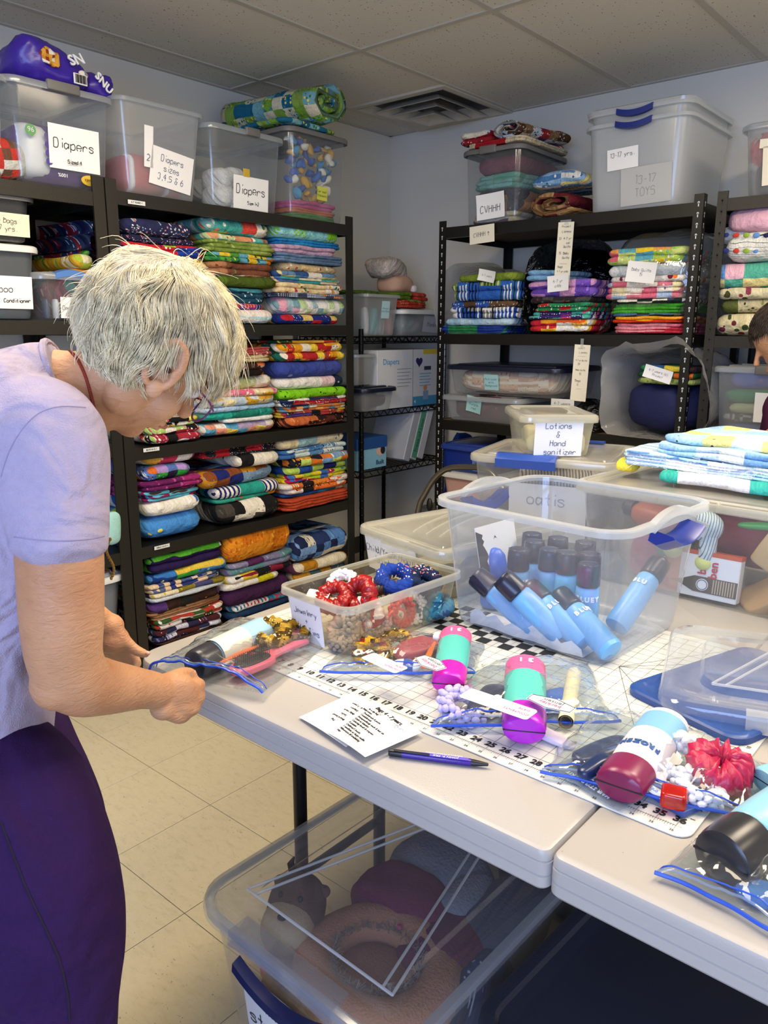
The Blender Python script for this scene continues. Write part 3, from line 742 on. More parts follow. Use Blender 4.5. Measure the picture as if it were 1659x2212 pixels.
stack_left([
 (345,480,903,925,F('#f0e060,#b8d880,#1a1a1a,#e8e0d8,#c83a5a',(.05,.04),'floral','#101010,#f0f0e0,#d84a7a',55,.34),2,'lime, yellow and black quilt under the glasses on the third shelf'),
 (322,466,922,951,F('#a02a3a,#1a1a1a,#a8c870,#ece4dc',(.05,.03),'dots','#f8f0e8,#e07a9a',70,.3),2,'dark red and black dotted quilt under the chin on the third shelf')],group=G2,shelf=.910,clip=(0,437))
stack_left([
 (488,590,752,768,F('#d88a80,#a84a4a',(.2,.02),'floral','#e8c0a8',60,.3),3,'rose pink throw in thin folds, top of the middle pile on third shelf'),
 (488,592,768,784,F('#7a2a34,#c8b890',(.2,.02)),2,'maroon throw below the rose pink one, middle pile of third shelf'),
 (494,588,783,803,F('#4a2a1c,#d8703a,#3a241a',(.06,.05),'floral','#e8a070,#a8a8a8',40,.34),1,'brown quilt with orange roses in middle pile of third shelf'),
 (490,578,801,823,F('#1c130e',(.3,.3),'dots','#e8742a',22,.30),1,'black quilt with orange pumpkins in middle pile of third shelf'),
 (466,594,813,846,F('#f0ead8,#c8d090',(.09,.1),'floral','#a8b860,#e8e4cc',40,.32),1,'cream quilt with green leaf print in middle pile of third shelf'),
 (440,603,843,859,F('#e8a8b0,#f0b820,#e8d8a0,#e87090',(.05,.02),'floral','#e86a8a,#f8e8d8',60,.34),1,'yellow and pink flowered quilt in middle pile of third shelf'),
 (440,600,858,879,F('#f0e0b0,#c8d8e0,#d8a838,#c0d0e0',(.06,.06),'floral','#b88a20',45,.22),1,'cream and gold quilt with pale blue patch in middle pile of third shelf'),
 (440,604,877,894,F('#c0d8ec,#a8c8e8',(.2,.1),'floral','#e8eef4',30,.24),1,'pale baby blue quilt in middle pile of third shelf'),
 (440,616,888,912,F('#2aa898,#1f7a6a,#3ac0b0',(.14,.1),'floral','#1f8a7a',25,.3),1,'plain teal green quilt in middle pile of third shelf'),
 (492,620,902,916,F('#1a1c20,#e8e8e4',(.2,.1),'floral','#e8e8e4',70,.24),1,'black quilt with white flecks in middle pile of third shelf'),
 (440,625,912,933,F('#e8e4dc,#f0d060,#b0a0c0,#e89a80,#60a8c8',(.05,.06)),1,'white, yellow and lavender quilt at the bottom of middle pile, third shelf')],group=G2,shelf=.910,clip=(439,603))
stack_left([
 (585,742,736,752,F('#1f5a3a,#b83a2a,#e8b030',(.06,.05),'floral','#d84a2a,#f0d040',60,.36),1,'green and orange flowered quilt lying back at top right of third shelf'),
 (596,748,742,795,F('#1f6a5a,#b82a2a,#e8e0d0,#e8a020,#c8302a,#f0d040',(.045,.03),'floral','#e8702a,#f0d850,#2a7a5a',60,.3),2,'red, green and white poinsettia quilt, topmost of the right pile on third shelf'),
 (592,750,780,828,F('#3a4a9a,#44509e',(.3,.3),'floral','#8a9ad8,#e8d0c8',14,.18),1,'deep blue starry galaxy quilt in right pile of third shelf'),
 (597,757,814,848,F('#f0ece4,#1f2f4a,#e8c8cc,#1f2f4a',(.09,.1),'floral','#f0f0f0,#d8dce4',35,.18),1,'white and navy moon quilt in right pile of third shelf'),
 (604,757,840,874,F('#84d020',(.3,.3),'floral','#1a2a1a',45,.20),1,'lime green quilt with small black stars in right pile of third shelf'),
 (612,757,860,878,F('#1f2f5a,#e8e4d8,#b02a2a',(.09,.02),'floral','#f0f0f0,#5a70a8',110,.3),2,'navy and white fine print quilt in right pile of third shelf'),
 (615,757,874,889,F('#c87a3a,#5a90b0,#e8e0d0,#8a2a2a,#e0a050',(.04,.015)),2,'orange and blue scrap quilt in right pile of third shelf'),
 (612,757,887,902,F('#4a3a7a,#c8a838,#1a1a1a,#a83a3a',(.05,.015),'floral','#e8c860',80,.25),2,'purple and gold scrap quilt near the bottom of right pile, third shelf'),
 (620,757,898,915,F('#5a2a20,#c86a3a,#2a1a1a',(.06,.02),'floral','#e89a50',70,.3),1,'rust brown print quilt at the bottom of right pile, third shelf')],group=G2,shelf=.910,clip=(605,760))
G3='quilts on the fourth shelf of the quilt unit'
stack_left([
 (312,432,966,1006,F('#e8e4dc,#c83a5a,#e8b040,#8a6aa8,#ece8e0',(.07,.06),'floral','#5a5a6a,#e8e0e0',40,.22),1,'white quilt with purple and gold triangles, topmost left pile on fourth shelf'),
 (312,422,1003,1046,F('#2a1f3a,#d86a2a,#5a78b8,#2fa03a,#b090d0',(.045,.06),'floral','#2a1a1a,#e8e8f0',80,.3),1,'dark quilt with orange, blue, green and lilac squares, left pile of fourth shelf'),
 (310,440,1034,1056,F('#9a2a6a,#6a1f5a',(.12,.02),'floral','#b84a8a',50,.3),2,'magenta quilt in thin folds, left pile of fourth shelf'),
 (312,438,1054,1082,F('#8a1f5a,#60b8d0,#b84a90,#3a2a24',(.10,.012)),3,'maroon quilt edged in aqua, left pile of fourth shelf'),
 (314,462,1078,1117,F('#ece8dc,#f0ece2,#3a6ab8,#ece8dc',(.08,.1),'floral','#f4f0e6',25,.3),1,'white quilt with royal blue band, left pile of fourth shelf'),
 (314,470,1108,1146,F('#4a90d8,#5aa0e0,#4a90d8,#16202c',(.10,.2),'floral','#6ab0ec,#e8e050',25,.28),1,'shiny blue satin quilt with black panel at the bottom left of fourth shelf')],group=G3,shelf=.535,clip=(0,437))
stack_left([
 (440,603,946,987,F('#1c1a1e,#b81f2c,#2a282c,#c02430',(.08,.03),'dots','#f0e8e8,#8a8a90',110,.22),3,'red polka dot and black quilt, topmost of the middle pile on fourth shelf'),
 (508,630,980,1018,F('#e8e2d2,#1c1c1e,#e4decc,#e8e2d2',(.06,.2),'floral','#c8c0ac',90,.2),1,'cream quilt with broad black bands, middle pile of fourth shelf'),
 (440,620,1012,1064,F('#7a98b4,#8a4a24,#1f2a70,#c88a20,#7a98b4,#1f2a70',(.075,.06),'floral','#5a2a14,#8aa8c0',50,.22),1,'slate blue quilt with brown stars and navy gold end, middle pile of fourth shelf'),
 (466,618,1045,1074,F('#2aa090,#ece8de,#ece8de',(.12,.1),'stripe','#1f2a70',44,.45),1,'white and teal quilt with navy stripes, middle pile of fourth shelf'),
 (466,618,1072,1097,F('#e89a20,#2f9a84,#2f9a84',(.10,.1),'floral','#c84a20,#4ab09a',34,.32),1,'golden orange and sea green quilt, middle pile of fourth shelf'),
 (474,620,1082,1122,F('#3a3834,#ece4d4,#1a1a1a,#4a4640,#1a1a1a',(.05,.05),'floral','#5a564e',60,.2),1,'charcoal and cream block quilt at the bottom of middle pile, fourth shelf')],group=G3,shelf=.535,clip=(439,604))
stack_left([
 (604,752,938,968,F('#e8dcba,#9ac0c8,#e0d0a8',(.12,.1),'floral','#8a5a34,#6a90a0',38,.24),1,'cream quilt with brown horses, topmost of the right pile on fourth shelf'),
 (606,752,965,986,F('#3a6aa8,#c8d8d8,#5a88b8',(.09,.05),'floral','#1f2a3a,#e8e8d8',70,.3),2,'blue quilt with paw print patch, right pile of fourth shelf'),
 (625,762,983,1004,F('#1a2030,#7aa8d8,#c8e070,#e07a2a',(.06,.05),'floral','#e8e8e0,#e8a030',60,.24),1,'navy, sky blue and lime quilt, right pile of fourth shelf'),
 (618,767,1002,1021,F('#1f2a6a,#b8d860,#1f4a9a,#b8d860',(.08,.05)),1,'royal blue and yellow green block quilt, right pile of fourth shelf'),
 (622,762,1018,1040,F('#b81f5a,#e8d030,#a8c830,#3a6ab8',(.05,.02),'floral','#f0f0d0,#e8a020',60,.26),2,'magenta, yellow and lime quilt, right pile of fourth shelf'),
 (620,773,1036,1060,F('#e0702a,#1a1a1a,#e88a30,#e8e0d8',(.07,.03),'dots','#1a1a1a,#f0e8d8',80,.28),2,'orange and black dotted quilt, right pile of fourth shelf'),
 (618,762,1056,1080,F('#1f80b0,#2a98b8,#e8d8a0,#1f5aa0',(.12,.1)),1,'turquoise sunburst quilt, right pile of fourth shelf'),
 (620,774,1066,1100,F('#b8482a,#a83e22',(.3,.3)),4,'rust orange quilt in four folds at the bottom of right pile, fourth shelf')],group=G3,shelf=.535,clip=(606,790))
G4='quilts on the bottom shelf of the quilt unit'
stack_left([
 (323,508,1168,1236,F('#2a1a4a,#2a1a4a,#eceae4,#58b030',(.16,.07)),3,'dark purple and white quilt with green edge, topmost left pile on the bottom shelf'),
 (323,498,1228,1266,F('#3a7ac0,#4a8acc,#3aa040,#e8c84a,#1f3a80',(.10,.04),'floral','#e8e8d0,#2a5aa0',35,.2),1,'blue seaside quilt with green patch, left pile of the bottom shelf'),
 (326,490,1252,1286,F('#2a3a7a,#e8cca8,#5a6a90,#2a3a7a,#e8cca8',(.025,.015)),2,'navy and beige checked quilt, left pile of the bottom shelf'),
 (328,492,1272,1296,F('#e8dcb8,#8a7a2a,#4a4a7a',(.08,.03),'floral','#c8b040',50,.24),1,'cream and olive gold quilt, left pile of the bottom shelf'),
 (326,490,1283,1306,F('#9aaaba,#d0b838,#c8d0d8',(.10,.05)),1,'pale grey blue quilt with yellow flowers, left pile of the bottom shelf'),
 (328,505,1288,1328,F('#c89a78,#3a241a,#e8e4dc,#2a2a24,#5a3a7a',(.06,.1),'floral','#e8c830,#1a1a1a',40,.2),1,'brown and white quilt with purple and yellow bird, left pile of the bottom shelf'),
 (330,512,1312,1350,F('#a0744e,#a87c56,#3a2418',(.14,.02)),3,'tan brown fleece quilt in folds, left pile of the bottom shelf'),
 (333,505,1332,1368,F('#1a1a1e,#3a5a2a,#e8e0d8,#b03a2a',(.05,.02),'floral','#e8e4d8,#c84a2a',80,.3),2,'black floral scrap quilt, left pile of the bottom shelf'),
 (336,500,1352,1388,F('#2a2a4a,#c8c8d8,#4a1f1f',(.05,.02),'floral','#e8e8f0,#6a6a9a',90,.3),2,'navy scrap quilt near the bottom, left pile of the bottom shelf'),
 (338,490,1380,1402,F('#3a2418,#4a3020',(.1,.1)),1,'dark brown quilt lowest in the left pile of the bottom shelf')],group=G4,shelf=.105,clip=(0,488))
stack_left([
 (462,650,1132,1216,F('#e0861a,#e89424,#d87a14',(.09,.08),'floral','#f0b040,#c8601a',55,.34),1,'thick bright orange quilt, topmost of the middle pile on bottom shelf'),
 (480,658,1206,1250,F('#7a7a9a,#5a2a5a,#5a8a90,#8a86a8',(.09,.03),'floral','#a0a0b8',70,.26),2,'grey violet and teal quilt under the orange one'),
 (490,648,1232,1258,F('#ece8e0,#1a1a1e,#e8c830,#8a1f3a',(.08,.03),'floral','#f0f0e8',60,.12),1,'white and black quilt with yellow print, middle pile of the bottom shelf'),
 (490,610,1250,1277,F('#ece8e0,#e4e0d8,#c8c020',(.09,.05)),1,'white quilt with yellow green end, middle pile of the bottom shelf'),
 (484,660,1258,1300,F('#3a1a3e,#401f44',(.3,.3)),1,'plain dark plum plush blanket, middle pile of the bottom shelf'),
 (498,650,1293,1314,F('#e8e4e0,#b82a3a,#2a8a9a',(.2,.01),'stripe','#c03040,#2a6a90',50,.4),1,'red, white and teal striped quilt, middle pile of the bottom shelf'),
 (498,650,1310,1340,F('#1f3a5a,#1a3050',(.2,.2)),1,'deep blue quilt lowest in the middle pile of the bottom shelf')],group=G4,shelf=.105,clip=(490,636))
stack_left([
 (628,757,1152,1216,F('#5a8ac8,#e4dcc4,#2a3a6a,#7aa0d0,#1f2a50',(.05,.04),'floral','#8ab0dc,#3a4a7a',60,.26),1,'blue and cream chequered quilt, topmost of the right pile on bottom shelf'),
 (645,757,1206,1234,F('#c0841f,#e8dcc0,#8a4a6a,#c0841f',(.09,.1)),1,'gold, cream and mauve quilt, right pile of the bottom shelf'),
 (622,755,1228,1256,F('#4a6a70,#e8dcc0,#c08a2a,#5a7a7a',(.07,.04),'floral','#8aa0a0',50,.24),1,'slate teal and cream quilt, right pile of the bottom shelf'),
 (632,755,1252,1290,F('#14161a',(.3,.3),'dots','#c8c8d0',90,.14),1,'black dotted quilt lowest in the right pile of the bottom shelf')],group=G4,shelf=.105,clip=(638,790))
G5='quilts showing past the post of the left unit'
stack_left([
 (195,258,478,520,F('#1c1f4a,#8a1f2a,#1f3a5a',(.05,.03),'floral','#c8c8e0',70,.28),2,'navy and red quilt behind the black posts, top of its pile'),
 (175,258,520,545,F('#2a3a6a,#58a03a,#b82a3a',(.04,.03),'floral','#e8e8d8',70,.28),1,'blue quilt with green edge behind the black posts'),
 (150,250,524,545,F('#c89a2a,#a8b83a,#e0d8b0',(.06,.03)),1,'mustard and lime quilt sticking out behind the deodorant bin'),
 (152,250,545,560,F('#c88a24,#b07a20',(.06,.03)),1,'mustard quilt below the lime one behind the deodorant bin'),
 (140,262,556,600,F('#8a1f4a,#2a7a7a,#c84a7a,#1f1f2a',(.05,.04),'floral','#e8e0e8,#3a9a8a',40,.3),1,'magenta and teal swirl quilt lying behind the deodorant bin')],group=G5,shelf=1.361,ylim=(.9,1.49),X=-2.60,dep=.36)
stack_left([
 (180,300,1205,1222,F('#1f3a9a,#2a4aa8',(.08,.02),'floral','#d86a2a,#3a5ac0',50,.24),1,'royal blue print quilt, top of the pile beside the grey tote'),
 (185,305,1222,1240,F('#c86a2a,#1f3a8a,#c8b08a',(.05,.02)),1,'orange and blue quilt in the pile beside the grey tote'),
 (190,305,1240,1262,F('#1f3f9a,#2a50b0',(.08,.02),'floral','#e87a3a',50,.2),2,'royal blue quilt at the bottom of the pile beside the grey tote'),
 (215,310,1265,1300,F('#5a3a3a,#2a2a2a',(.06,.02)),3,'dark brown quilt behind the grey tote'),
 (218,312,1300,1345,F('#5a1620,#2a1a1a',(.08,.03)),2,'dark red quilt low behind the grey tote')],group=G5,shelf=.105,ylim=(.9,1.49),X=-2.60,dep=.36)
# ================= TOP OF THE LEFT-HAND SHELVING =================
DIA=lambda *a:None
rd=random.Random(5)
PACKRED=plain('#b0303c',.35,bump=.004,scale=30); PACKPUR=plain('#4a2a78',.35,bump=.004,scale=25); PACKWH=plain('#e4e4e6',.35,bump=.004,scale=25)
zA,zB=1.795,1.780
b=bin_left('clear plastic bin at the far left on the top shelf, with red packs inside',-150,14,358,150,zB,X=-2.55,d=.42,lid=PPL,latch=None)
pillow('toy_pack','red and brown packaged toy showing inside the far left top bin','toy',fabric('#b83a30,#6a4a3a,#c8c8c0',(.03,.03)),W(b,.10,-.12,.07),(.10,.07,.065),radians(90),seed=3)
b=bin_left('clear lidded bin of purple diaper packs labelled Diapers, on the top left shelf',47,238,374,196,zB,X=-2.55,d=.44,lid=PPL)
w_,d_,h_,_=BD[b.name]
part('latch',G().rbox(-.055,.055,-d_/2-.022,-d_/2-.006,h_-.012,h_+.018,.006,.004,3),GREY,b)
pk=thing('diaper_pack','purple and white diaper pack inside the Diapers bin at top left','diaper pack',W(b,.0,-.05,.006),radians(90))
g=G(); sball(g,(0,0,.098),(w_/2-.032,.14,.096),4,32,18); g.nz(.008,9,4); part('wrap',g,PACKPUR,pk,smooth='all')
part('white_panel',sball(G(),(-.075,-.006,.10),(.055,.142,.088),4,24,12).nz(.007,9,4),PACKWH,pk,smooth='all')
part('badge',G().lathe([(.017,0),(.017,.002)],20).xf(Matrix.Translation((-.105,-.155,.155))@Matrix.Rotation(radians(90),4,'X')),plain('#58a848',.4),pk)
printed(pk,'96',.022,plain('#f4f4f0',.5,name='print_white'),(-.105,-.158,.155),(radians(90),0,0))
part('oval_badge',G().lathe([(.03,0),(.03,.002)],20,sy=.55).xf(Matrix.Translation((.085,-.152,.03))@Matrix.Rotation(radians(90),4,'X')),plain('#e0b83a',.4),pk)
printed(pk,'100%',.016,plain('#f4f4f0',.5,name='print_white'),(-.01,-.158,.035),(radians(90),radians(180),0))
printed(pk,"Parent's",.012,plain('#4a2a18',.5),(.085,-.158,.03),(radians(90),radians(180),0))
for i in range(4): part('blue_spot',G().lathe([(.011,0),(.011,.0015)],14).xf(Matrix.Translation((-.052,-.157,.07+i*.025))@Matrix.Rotation(radians(90),4,'X')),plain('#4a3a8a',.4),pk)
blabel(b,.035,.125,.175,.132,'Diapers',.030,seed=4,ink='#15181e',dy=.012)
o=script_g('Sized 4',.011,.0022,9); part('small_writing',o,plain('#15181e',.6,name='ink#15181e'),b,rot=(radians(93),0,0),loc=(.03,-d_/2+.0025,.078),smooth=False)
# purple pack lying on top
pp=thing('diaper_pack','crumpled purple diaper pack with barcode lying on the top left bin','diaper pack',W(b,.055,-.09,h_+.018),radians(90)+.05)
g=G(); sball(g,(-.045,0,.068),(.12,.10,.066),3.2,36,20); g.nz(.024,7,11).nz(.014,20,3).nz(.006,45,6)
for p in g.v: p.z=max(p.z,.001)
PUR=plain('#3a2398',.28,bump=.004,scale=22)
part('wrap',g,PUR,pp,smooth='all')
g=G(); sball(g,(.115,-.01,.042),(.062,.085,.042),2.6,28,16); g.nz(.02,9,5).nz(.012,24,8).nz(.005,50,2)
for p in g.v: p.z=max(p.z,.001)
part('twisted_end',g,PUR,pp,smooth='all')
part('barcode_panel',G().rbox(.0,.048,-.108,-.104,.018,.05,.002,.001,2),plain('#e8e8e8',.5),pp)
for i in range(11): part('barcode_bar',G().box(.005+i*.0036,.0065+i*.0036+(i%3)*.0006,-.1095,-.1078,.022,.047),plain('#151515',.6),pp,smooth=False)
part('print_patch',uvbox(sball(G(),(-.07,-.094,.080),(.036,.008,.026),2,20,10).nz(.010,40,2)),fabric('#c8862a,#e8e0d0,#8a3a2a,#d8a040',(.012,.012),quilt=0),pp)
part('print_patch',uvbox(sball(G(),(.045,-.092,.055),(.018,.008,.013),2,20,10)),fabric('#d84a2a,#e8e0d0,#7a8a9a',(.012,.012),quilt=0),pp)
printed(pp,'SN',.045,plain('#f4f4f0',.5,name='print_white'),(.02,-.098,.092),(radians(72),radians(-20),0),bold=.001,ext=.002)
printed(pp,'SNU',.036,plain('#f4f4f0',.5,name='print_white'),(.118,-.096,.045),(radians(85),radians(40),0),bold=.001,ext=.002)
# open cloudy bin with red packs
b=bin_left('open cloudy plastic bin of red diaper packs, between the two lidded Diapers bins',286,432,418,232,zA,X=-2.55,d=.46,tub=PPM if 0 else PPL,open_flange=.014,taper=.028)
w_,d_,h_,_=BD[b.name]
for i,(x,y,z,rx,ry,rz_,hh) in enumerate(((-.06,-.10,.075,.085,.10,.07,0),(.07,-.06,.055,.05,.12,.05,0),(-.02,.10,.08,.12,.09,.075,0))):
    pk=thing('diaper_pack',['red diaper pack leaning in the open bin, left','red diaper pack at the right of the open bin','red diaper pack at the back of the open bin'][i],'diaper pack',W(b,x,y,z+.004),radians(90))
    part('wrap',sball(G(),(0,0,0),(rx,ry,rz_),3.5,28,16).nz(.008,11,i+3),PACKRED,pk,smooth='all')
    part('white_stripe',sball(G(),(-rx*.62,0,0),(rx*.16,ry*1.0,rz_*.92),4,20,12).nz(.008,11,i+3),PACKWH,pk,smooth='all')
blabel(b,.035,.10,.178,.128,'Diapers\nsizes\n3,4,5 & 6',.0205,rz=-.13,seed=8,ink='#22356a',dy=-.0)
p=blabel(b,-.060,.165,.036,.135,None,.02,rz=-.02,seed=3); 
g=script_g('2',.022,.002,4); part('lettering',g,plain('#22356a',.6,name='ink#22356a'),p,loc=(0,-.045,.002),smooth=False)
# diapers size 1+2
b=bin_left('clear lidded bin of loose white diapers labelled Diapers Size 1+2',468,606,452,288,zA,X=-2.55,d=.42,lid=PPL,taper=.02)
w_,d_,h_,_=BD[b.name]
part('latch',G().rbox(-.02,.05,-d_/2-.022,-d_/2-.006,h_-.012,h_+.018,.006,.004,3),GREY,b)
for i in range(9):
    x,y,z=((-.08,-.1,.05),(-.02,-.11,.045),(.05,-.1,.05),(.09,-.08,.05),(-.07,-.09,.12),(.0,-.08,.125),(.07,-.08,.10),(-.05,.05,.09),(.05,.06,.09))[i]
    pillow('diaper',('white diaper at the lower left of the Size 1+2 bin','white diaper low in the middle of the Size 1+2 bin','white diaper low, right of middle, in the Size 1+2 bin','white diaper at the lower right of the Size 1+2 bin','white diaper at the upper left of the Size 1+2 bin','white diaper topmost in the middle of the Size 1+2 bin','white diaper at the upper right of the Size 1+2 bin','white diaper at the back left of the Size 1+2 bin','white diaper at the back right of the Size 1+2 bin')[i],'diaper',F('#e8e6e0',(.1,.1),'floral','#b8c8d8,#d8c0b0',30,.14),W(b,x*.8,y,z),(.05,.07,.045),radians(90)+rd.uniform(-.3,.3),seed=i,group='loose diapers in the Size 1+2 bin')
part('yellow_tag',G().rbox(-.02,.012,-d_/2+.006,-d_/2+.009,.125,.155,.001,.0005,1),plain('#c8a832',.5),b)
blabel(b,.020,.066,.178,.122,'Diapers',.0315,seed=5,ink='#15181e',dy=.012)
g=script_g('Size 1+2',.012,.0018,6); part('lettering',g,plain('#15181e',.6,name='ink#15181e'),b,rot=(radians(94),0,0),loc=(.03,-d_/2+.0125,.024),smooth=False)
# grey lidded bin of fleece pieces
b=bin_left('clear grey-lidded bin of blue and yellow fleece pieces ending the top shelf',634,746,466,292,zA,X=-2.55,d=.46,lid=GREY,taper=.015)
w_,d_,h_,_=BD[b.name]
for i,(m,hh,lab) in enumerate((('#4a8a3a',.022,'green'),('#c86a3a',.02,'orange'),('#c84a8a',.03,'pink'))):
    z=.006+sum((.022,.02,.03)[:i]); quilt('folded %s fleece at the bottom of the grey lidded bin'%lab,F(m,(.3,.3)),w_-.07,d_-.06,hh,W(b,0,-d_/2+.03,z),radians(90),2,group='folded fleeces in the grey lidded bin',cat='fleece',name='folded_fleece')
cols=['#3a62b0','#e0b85a','#4a9ac0','#f0e8d0','#3f74c0','#d8a84a']
for i in range(64):
    m=F(cols[i%6],(.3,.3),quilt=0); g=G(); sball(g,(0,0,0),(.026,.016,.018),1.6,10,7).nz(.014,30,i)
    x=rd.uniform(-w_/2+.045,w_/2-.045); z=rd.uniform(.095,h_-.02); y=-d_/2+.045+rd.uniform(0,.05)
    o=part('fleece_piece',g,m,smooth='all'); o.location=W(b,x,y,z); o.rotation_euler=(rd.uniform(-1,1),rd.uniform(-1,1),rd.uniform(0,3)); tag(o,'%s fleece scrap jumbled in the grey lidded bin'%('deep blue','golden yellow','turquoise','cream','mid blue','mustard')[i%6],'fleece',group='%s fleece scraps in the grey lidded bin'%('deep blue','golden yellow','turquoise','cream','mid blue','mustard')[i%6])
blabel(b,.02,.115,.062,.055,'Car seat\nBlankets',.0105,seed=6,col='#c8cc50',ink='#1a2a1a',rz=-.03)
# rolled quilt on the grey lid
def roll(name,label,mat,c,L,rx,rz_,turns=2.3,rot=(0,0,0),seed=1,group=None,thick=.012,cat='quilt'):
    """loosely rolled quilt, axis along local Y, spiral end toward -Y"""
    n=int(turns*26); R=[]; prof=[]
    for i in range(n+1):
        t_=i/n; a=turns*2*pi*t_; r=.18+.82*t_; prof.append((rx*r*cos(a),rz_*r*sin(a)))
    th=min(rx,rz_)*.82/turns*.86
    inn=[]
    for i,(x,z) in enumerate(prof):
        q=Vector((x,z)); q=q*(1-th/max(q.length,1e-4)) if q.length>th*1.2 else q*.25; inn.append((q.x,q.y))
    loop=prof+inn[::-1]
    for k in range(15):
        y=L*k/14; s_=1-.06*((k/14-.5)*2)**4
        e_=.0 if 0<k<14 else .006
        R.append([Vector((x*s_,y,z*s_)) for x,z in loop])
    g=G().loft(R); m=rz_
    g.nz(.008,8,seed).nz(.004,22,seed+2)
    for p in g.v: p.z=max(p.z+m,.002)
    acc=[0]; 
    for i in range(1,len(loop)): acc.append(acc[-1]+(Vector(loop[i])-Vector(loop[i-1])).length)
    g.uv=[(g.v[i].y,acc[i%len(loop)]) for i in range(len(g.v))]
    o=part(name,g,mat,smooth='all'); o.location=c; o.rotation_euler=rot; return tag(o,label,cat,group)
greenq=F('#7aa83a,#84a848,#7ab0b8,#d8d0b4,#1f6a88,#8aa84a',(.055,.055),'floral','#3a8ab0,#e8e070,#2f7a4a',70,.38)
P=PX(650,285,-2.53); zt=zA+h_+.018
roll('rolled_quilt','green, aqua and cream patchwork quilt rolled up on the grey lid',greenq,(-2.52,2.575,zt+.02),.52,.150,.092,2.2,rot=(0,0,radians(98)),seed=4)
quilt('flat green and teal fold of quilt lying under the rolled one on the grey lid',greenq,.33,.44,.02,(-2.545,2.50,zt),radians(90),1,name='folded_quilt')
# ================= LEFT UNIT BEHIND THE WOMAN =================
z2=1.361
b=bin_left('grey bin with white lid labelled Shampoo Conditioner, second shelf at left edge',-110,78,668,532,z2,X=-2.56,d=.42,tub=clear('grey_tub',milk=.72,edge=.2,rough=.3,col='#7a8288',tint='#b8c0c6'),lid=WHITEP,rim=WHITEP,taper=.018,ridges=False)
w_,d_,h_,_=BD[b.name]; hb=h_
p=blabel(b,.045,.085,.17,.10,'Shampoo',.022,seed=12,ink='#15181e',dy=.012,dx=-.03)
g=script_g('Conditioner',.012,.0018,7); part('lettering',g,plain('#15181e',.6,name='ink#15181e'),p,loc=(.035,-.03,.002),smooth=False)
for i in range(3):
    o=part('bottle',G().lathe([(.0,0),(.022,0),(.024,.01),(.024,.07),(.012,.085),(.012,.1),(0,.1)],16),plain('#2a7ab0',.3)); o.location=W(b,-.02+i*.055-.06,-.16,.008); tag(o,'%s blue bottle inside the shampoo bin'%('leftmost','middle','rightmost')[i],'bottle',group='bottles inside the shampoo bin')
b2=bin_left('smoky bin with cream paper label reading Bags 13-17 yrs., stacked on the shampoo bin',-110,66,506,418,z2+hb+.02,X=-2.56,d=.40,tub=clear('smoky',milk=.4,edge=.3,rough=.2,col='#6a6e72',tint='#a8adb2'),lid=GREY,taper=.014)
blabel(b2,.04,.05,.17,.068,'Tote Bags\n13-17 yrs.',.0155,seed=14,col='#e8e2c4',ink='#15181e',dx=-.0)
pillow('red_cloth','red cloth bag folded inside the Bags bin at the left edge','cloth',F('#c02838,#7a1f2f',(.06,.2)),W(b2,.02,-.1,.035),(.10,.08,.028),radians(90),seed=2)
b=bin_left('small clear bin with blue handle latch labelled Deodorant, beside the black post',100,214,668,598,z2,X=-2.545,d=.30,tub=PP,lid=PPL,taper=.014,r=.025)
w_,d_,h_,_=BD[b.name]
R=[]
for k in range(9):
    t_=k/8-.5; R.append([(t_*.12,-d_/2-.006,h_-.012),(t_*.12,-d_/2-.018,h_-.010+.010*(1-4*t_*t_)),(t_*.12,-d_/2-.018,h_+.008+.012*(1-4*t_*t_)),(t_*.12,-d_/2+.004,h_+.012+.012*(1-4*t_*t_)),(t_*.12,-d_/2+.004,h_-.006)])
part('handle_latch',G().loft(R),plain('#4a78b8',.35),b)
blabel(b,.012,.042,.105,.068,'Deodorant',.0145,seed=15,ink='#15181e',rz=.0)
for i in range(4):
    o=part('deodorant_stick',G().lathe([(0,0),(.016,0),(.017,.004),(.017,.05),(.012,.062),(0,.064)],14,sy=.6),plain(('#2a3a5a','#e4e4e0','#9a9a40','#1f2a3a')[i],.35)); o.location=W(b,-.06+i*.035,-.08,.008); tag(o,('navy','white','olive','dark blue')[i]+' deodorant stick standing inside the Deodorant bin','deodorant')
# grey tote low down, white lid
b=bin_left('grey tote with white rounded lid beside the far hand, lower left shelf',120,268,1440,1262,.105,X=-2.56,d=.42,tub=plain('#73777c',.4),rim=WHITEP,lid=WHITEP,taper=.03,ridges=False,r=.05)
pillow('mint_plush','mint green plush arm hanging over the shelf beside the shirt','plush toy',plain('#9fd0c8',.9,bump=.003,scale=200),PX(243,1140,-2.54),(.02,.03,.06),0,seed=3)
pillow('green_cloth','lime green shaggy cloth beside the mint plush on left unit','cloth',plain('#7a9a2a',.95,bump=.006,scale=120,var=.4),PX(262,1135,-2.62),(.04,.04,.07),0,seed=6)
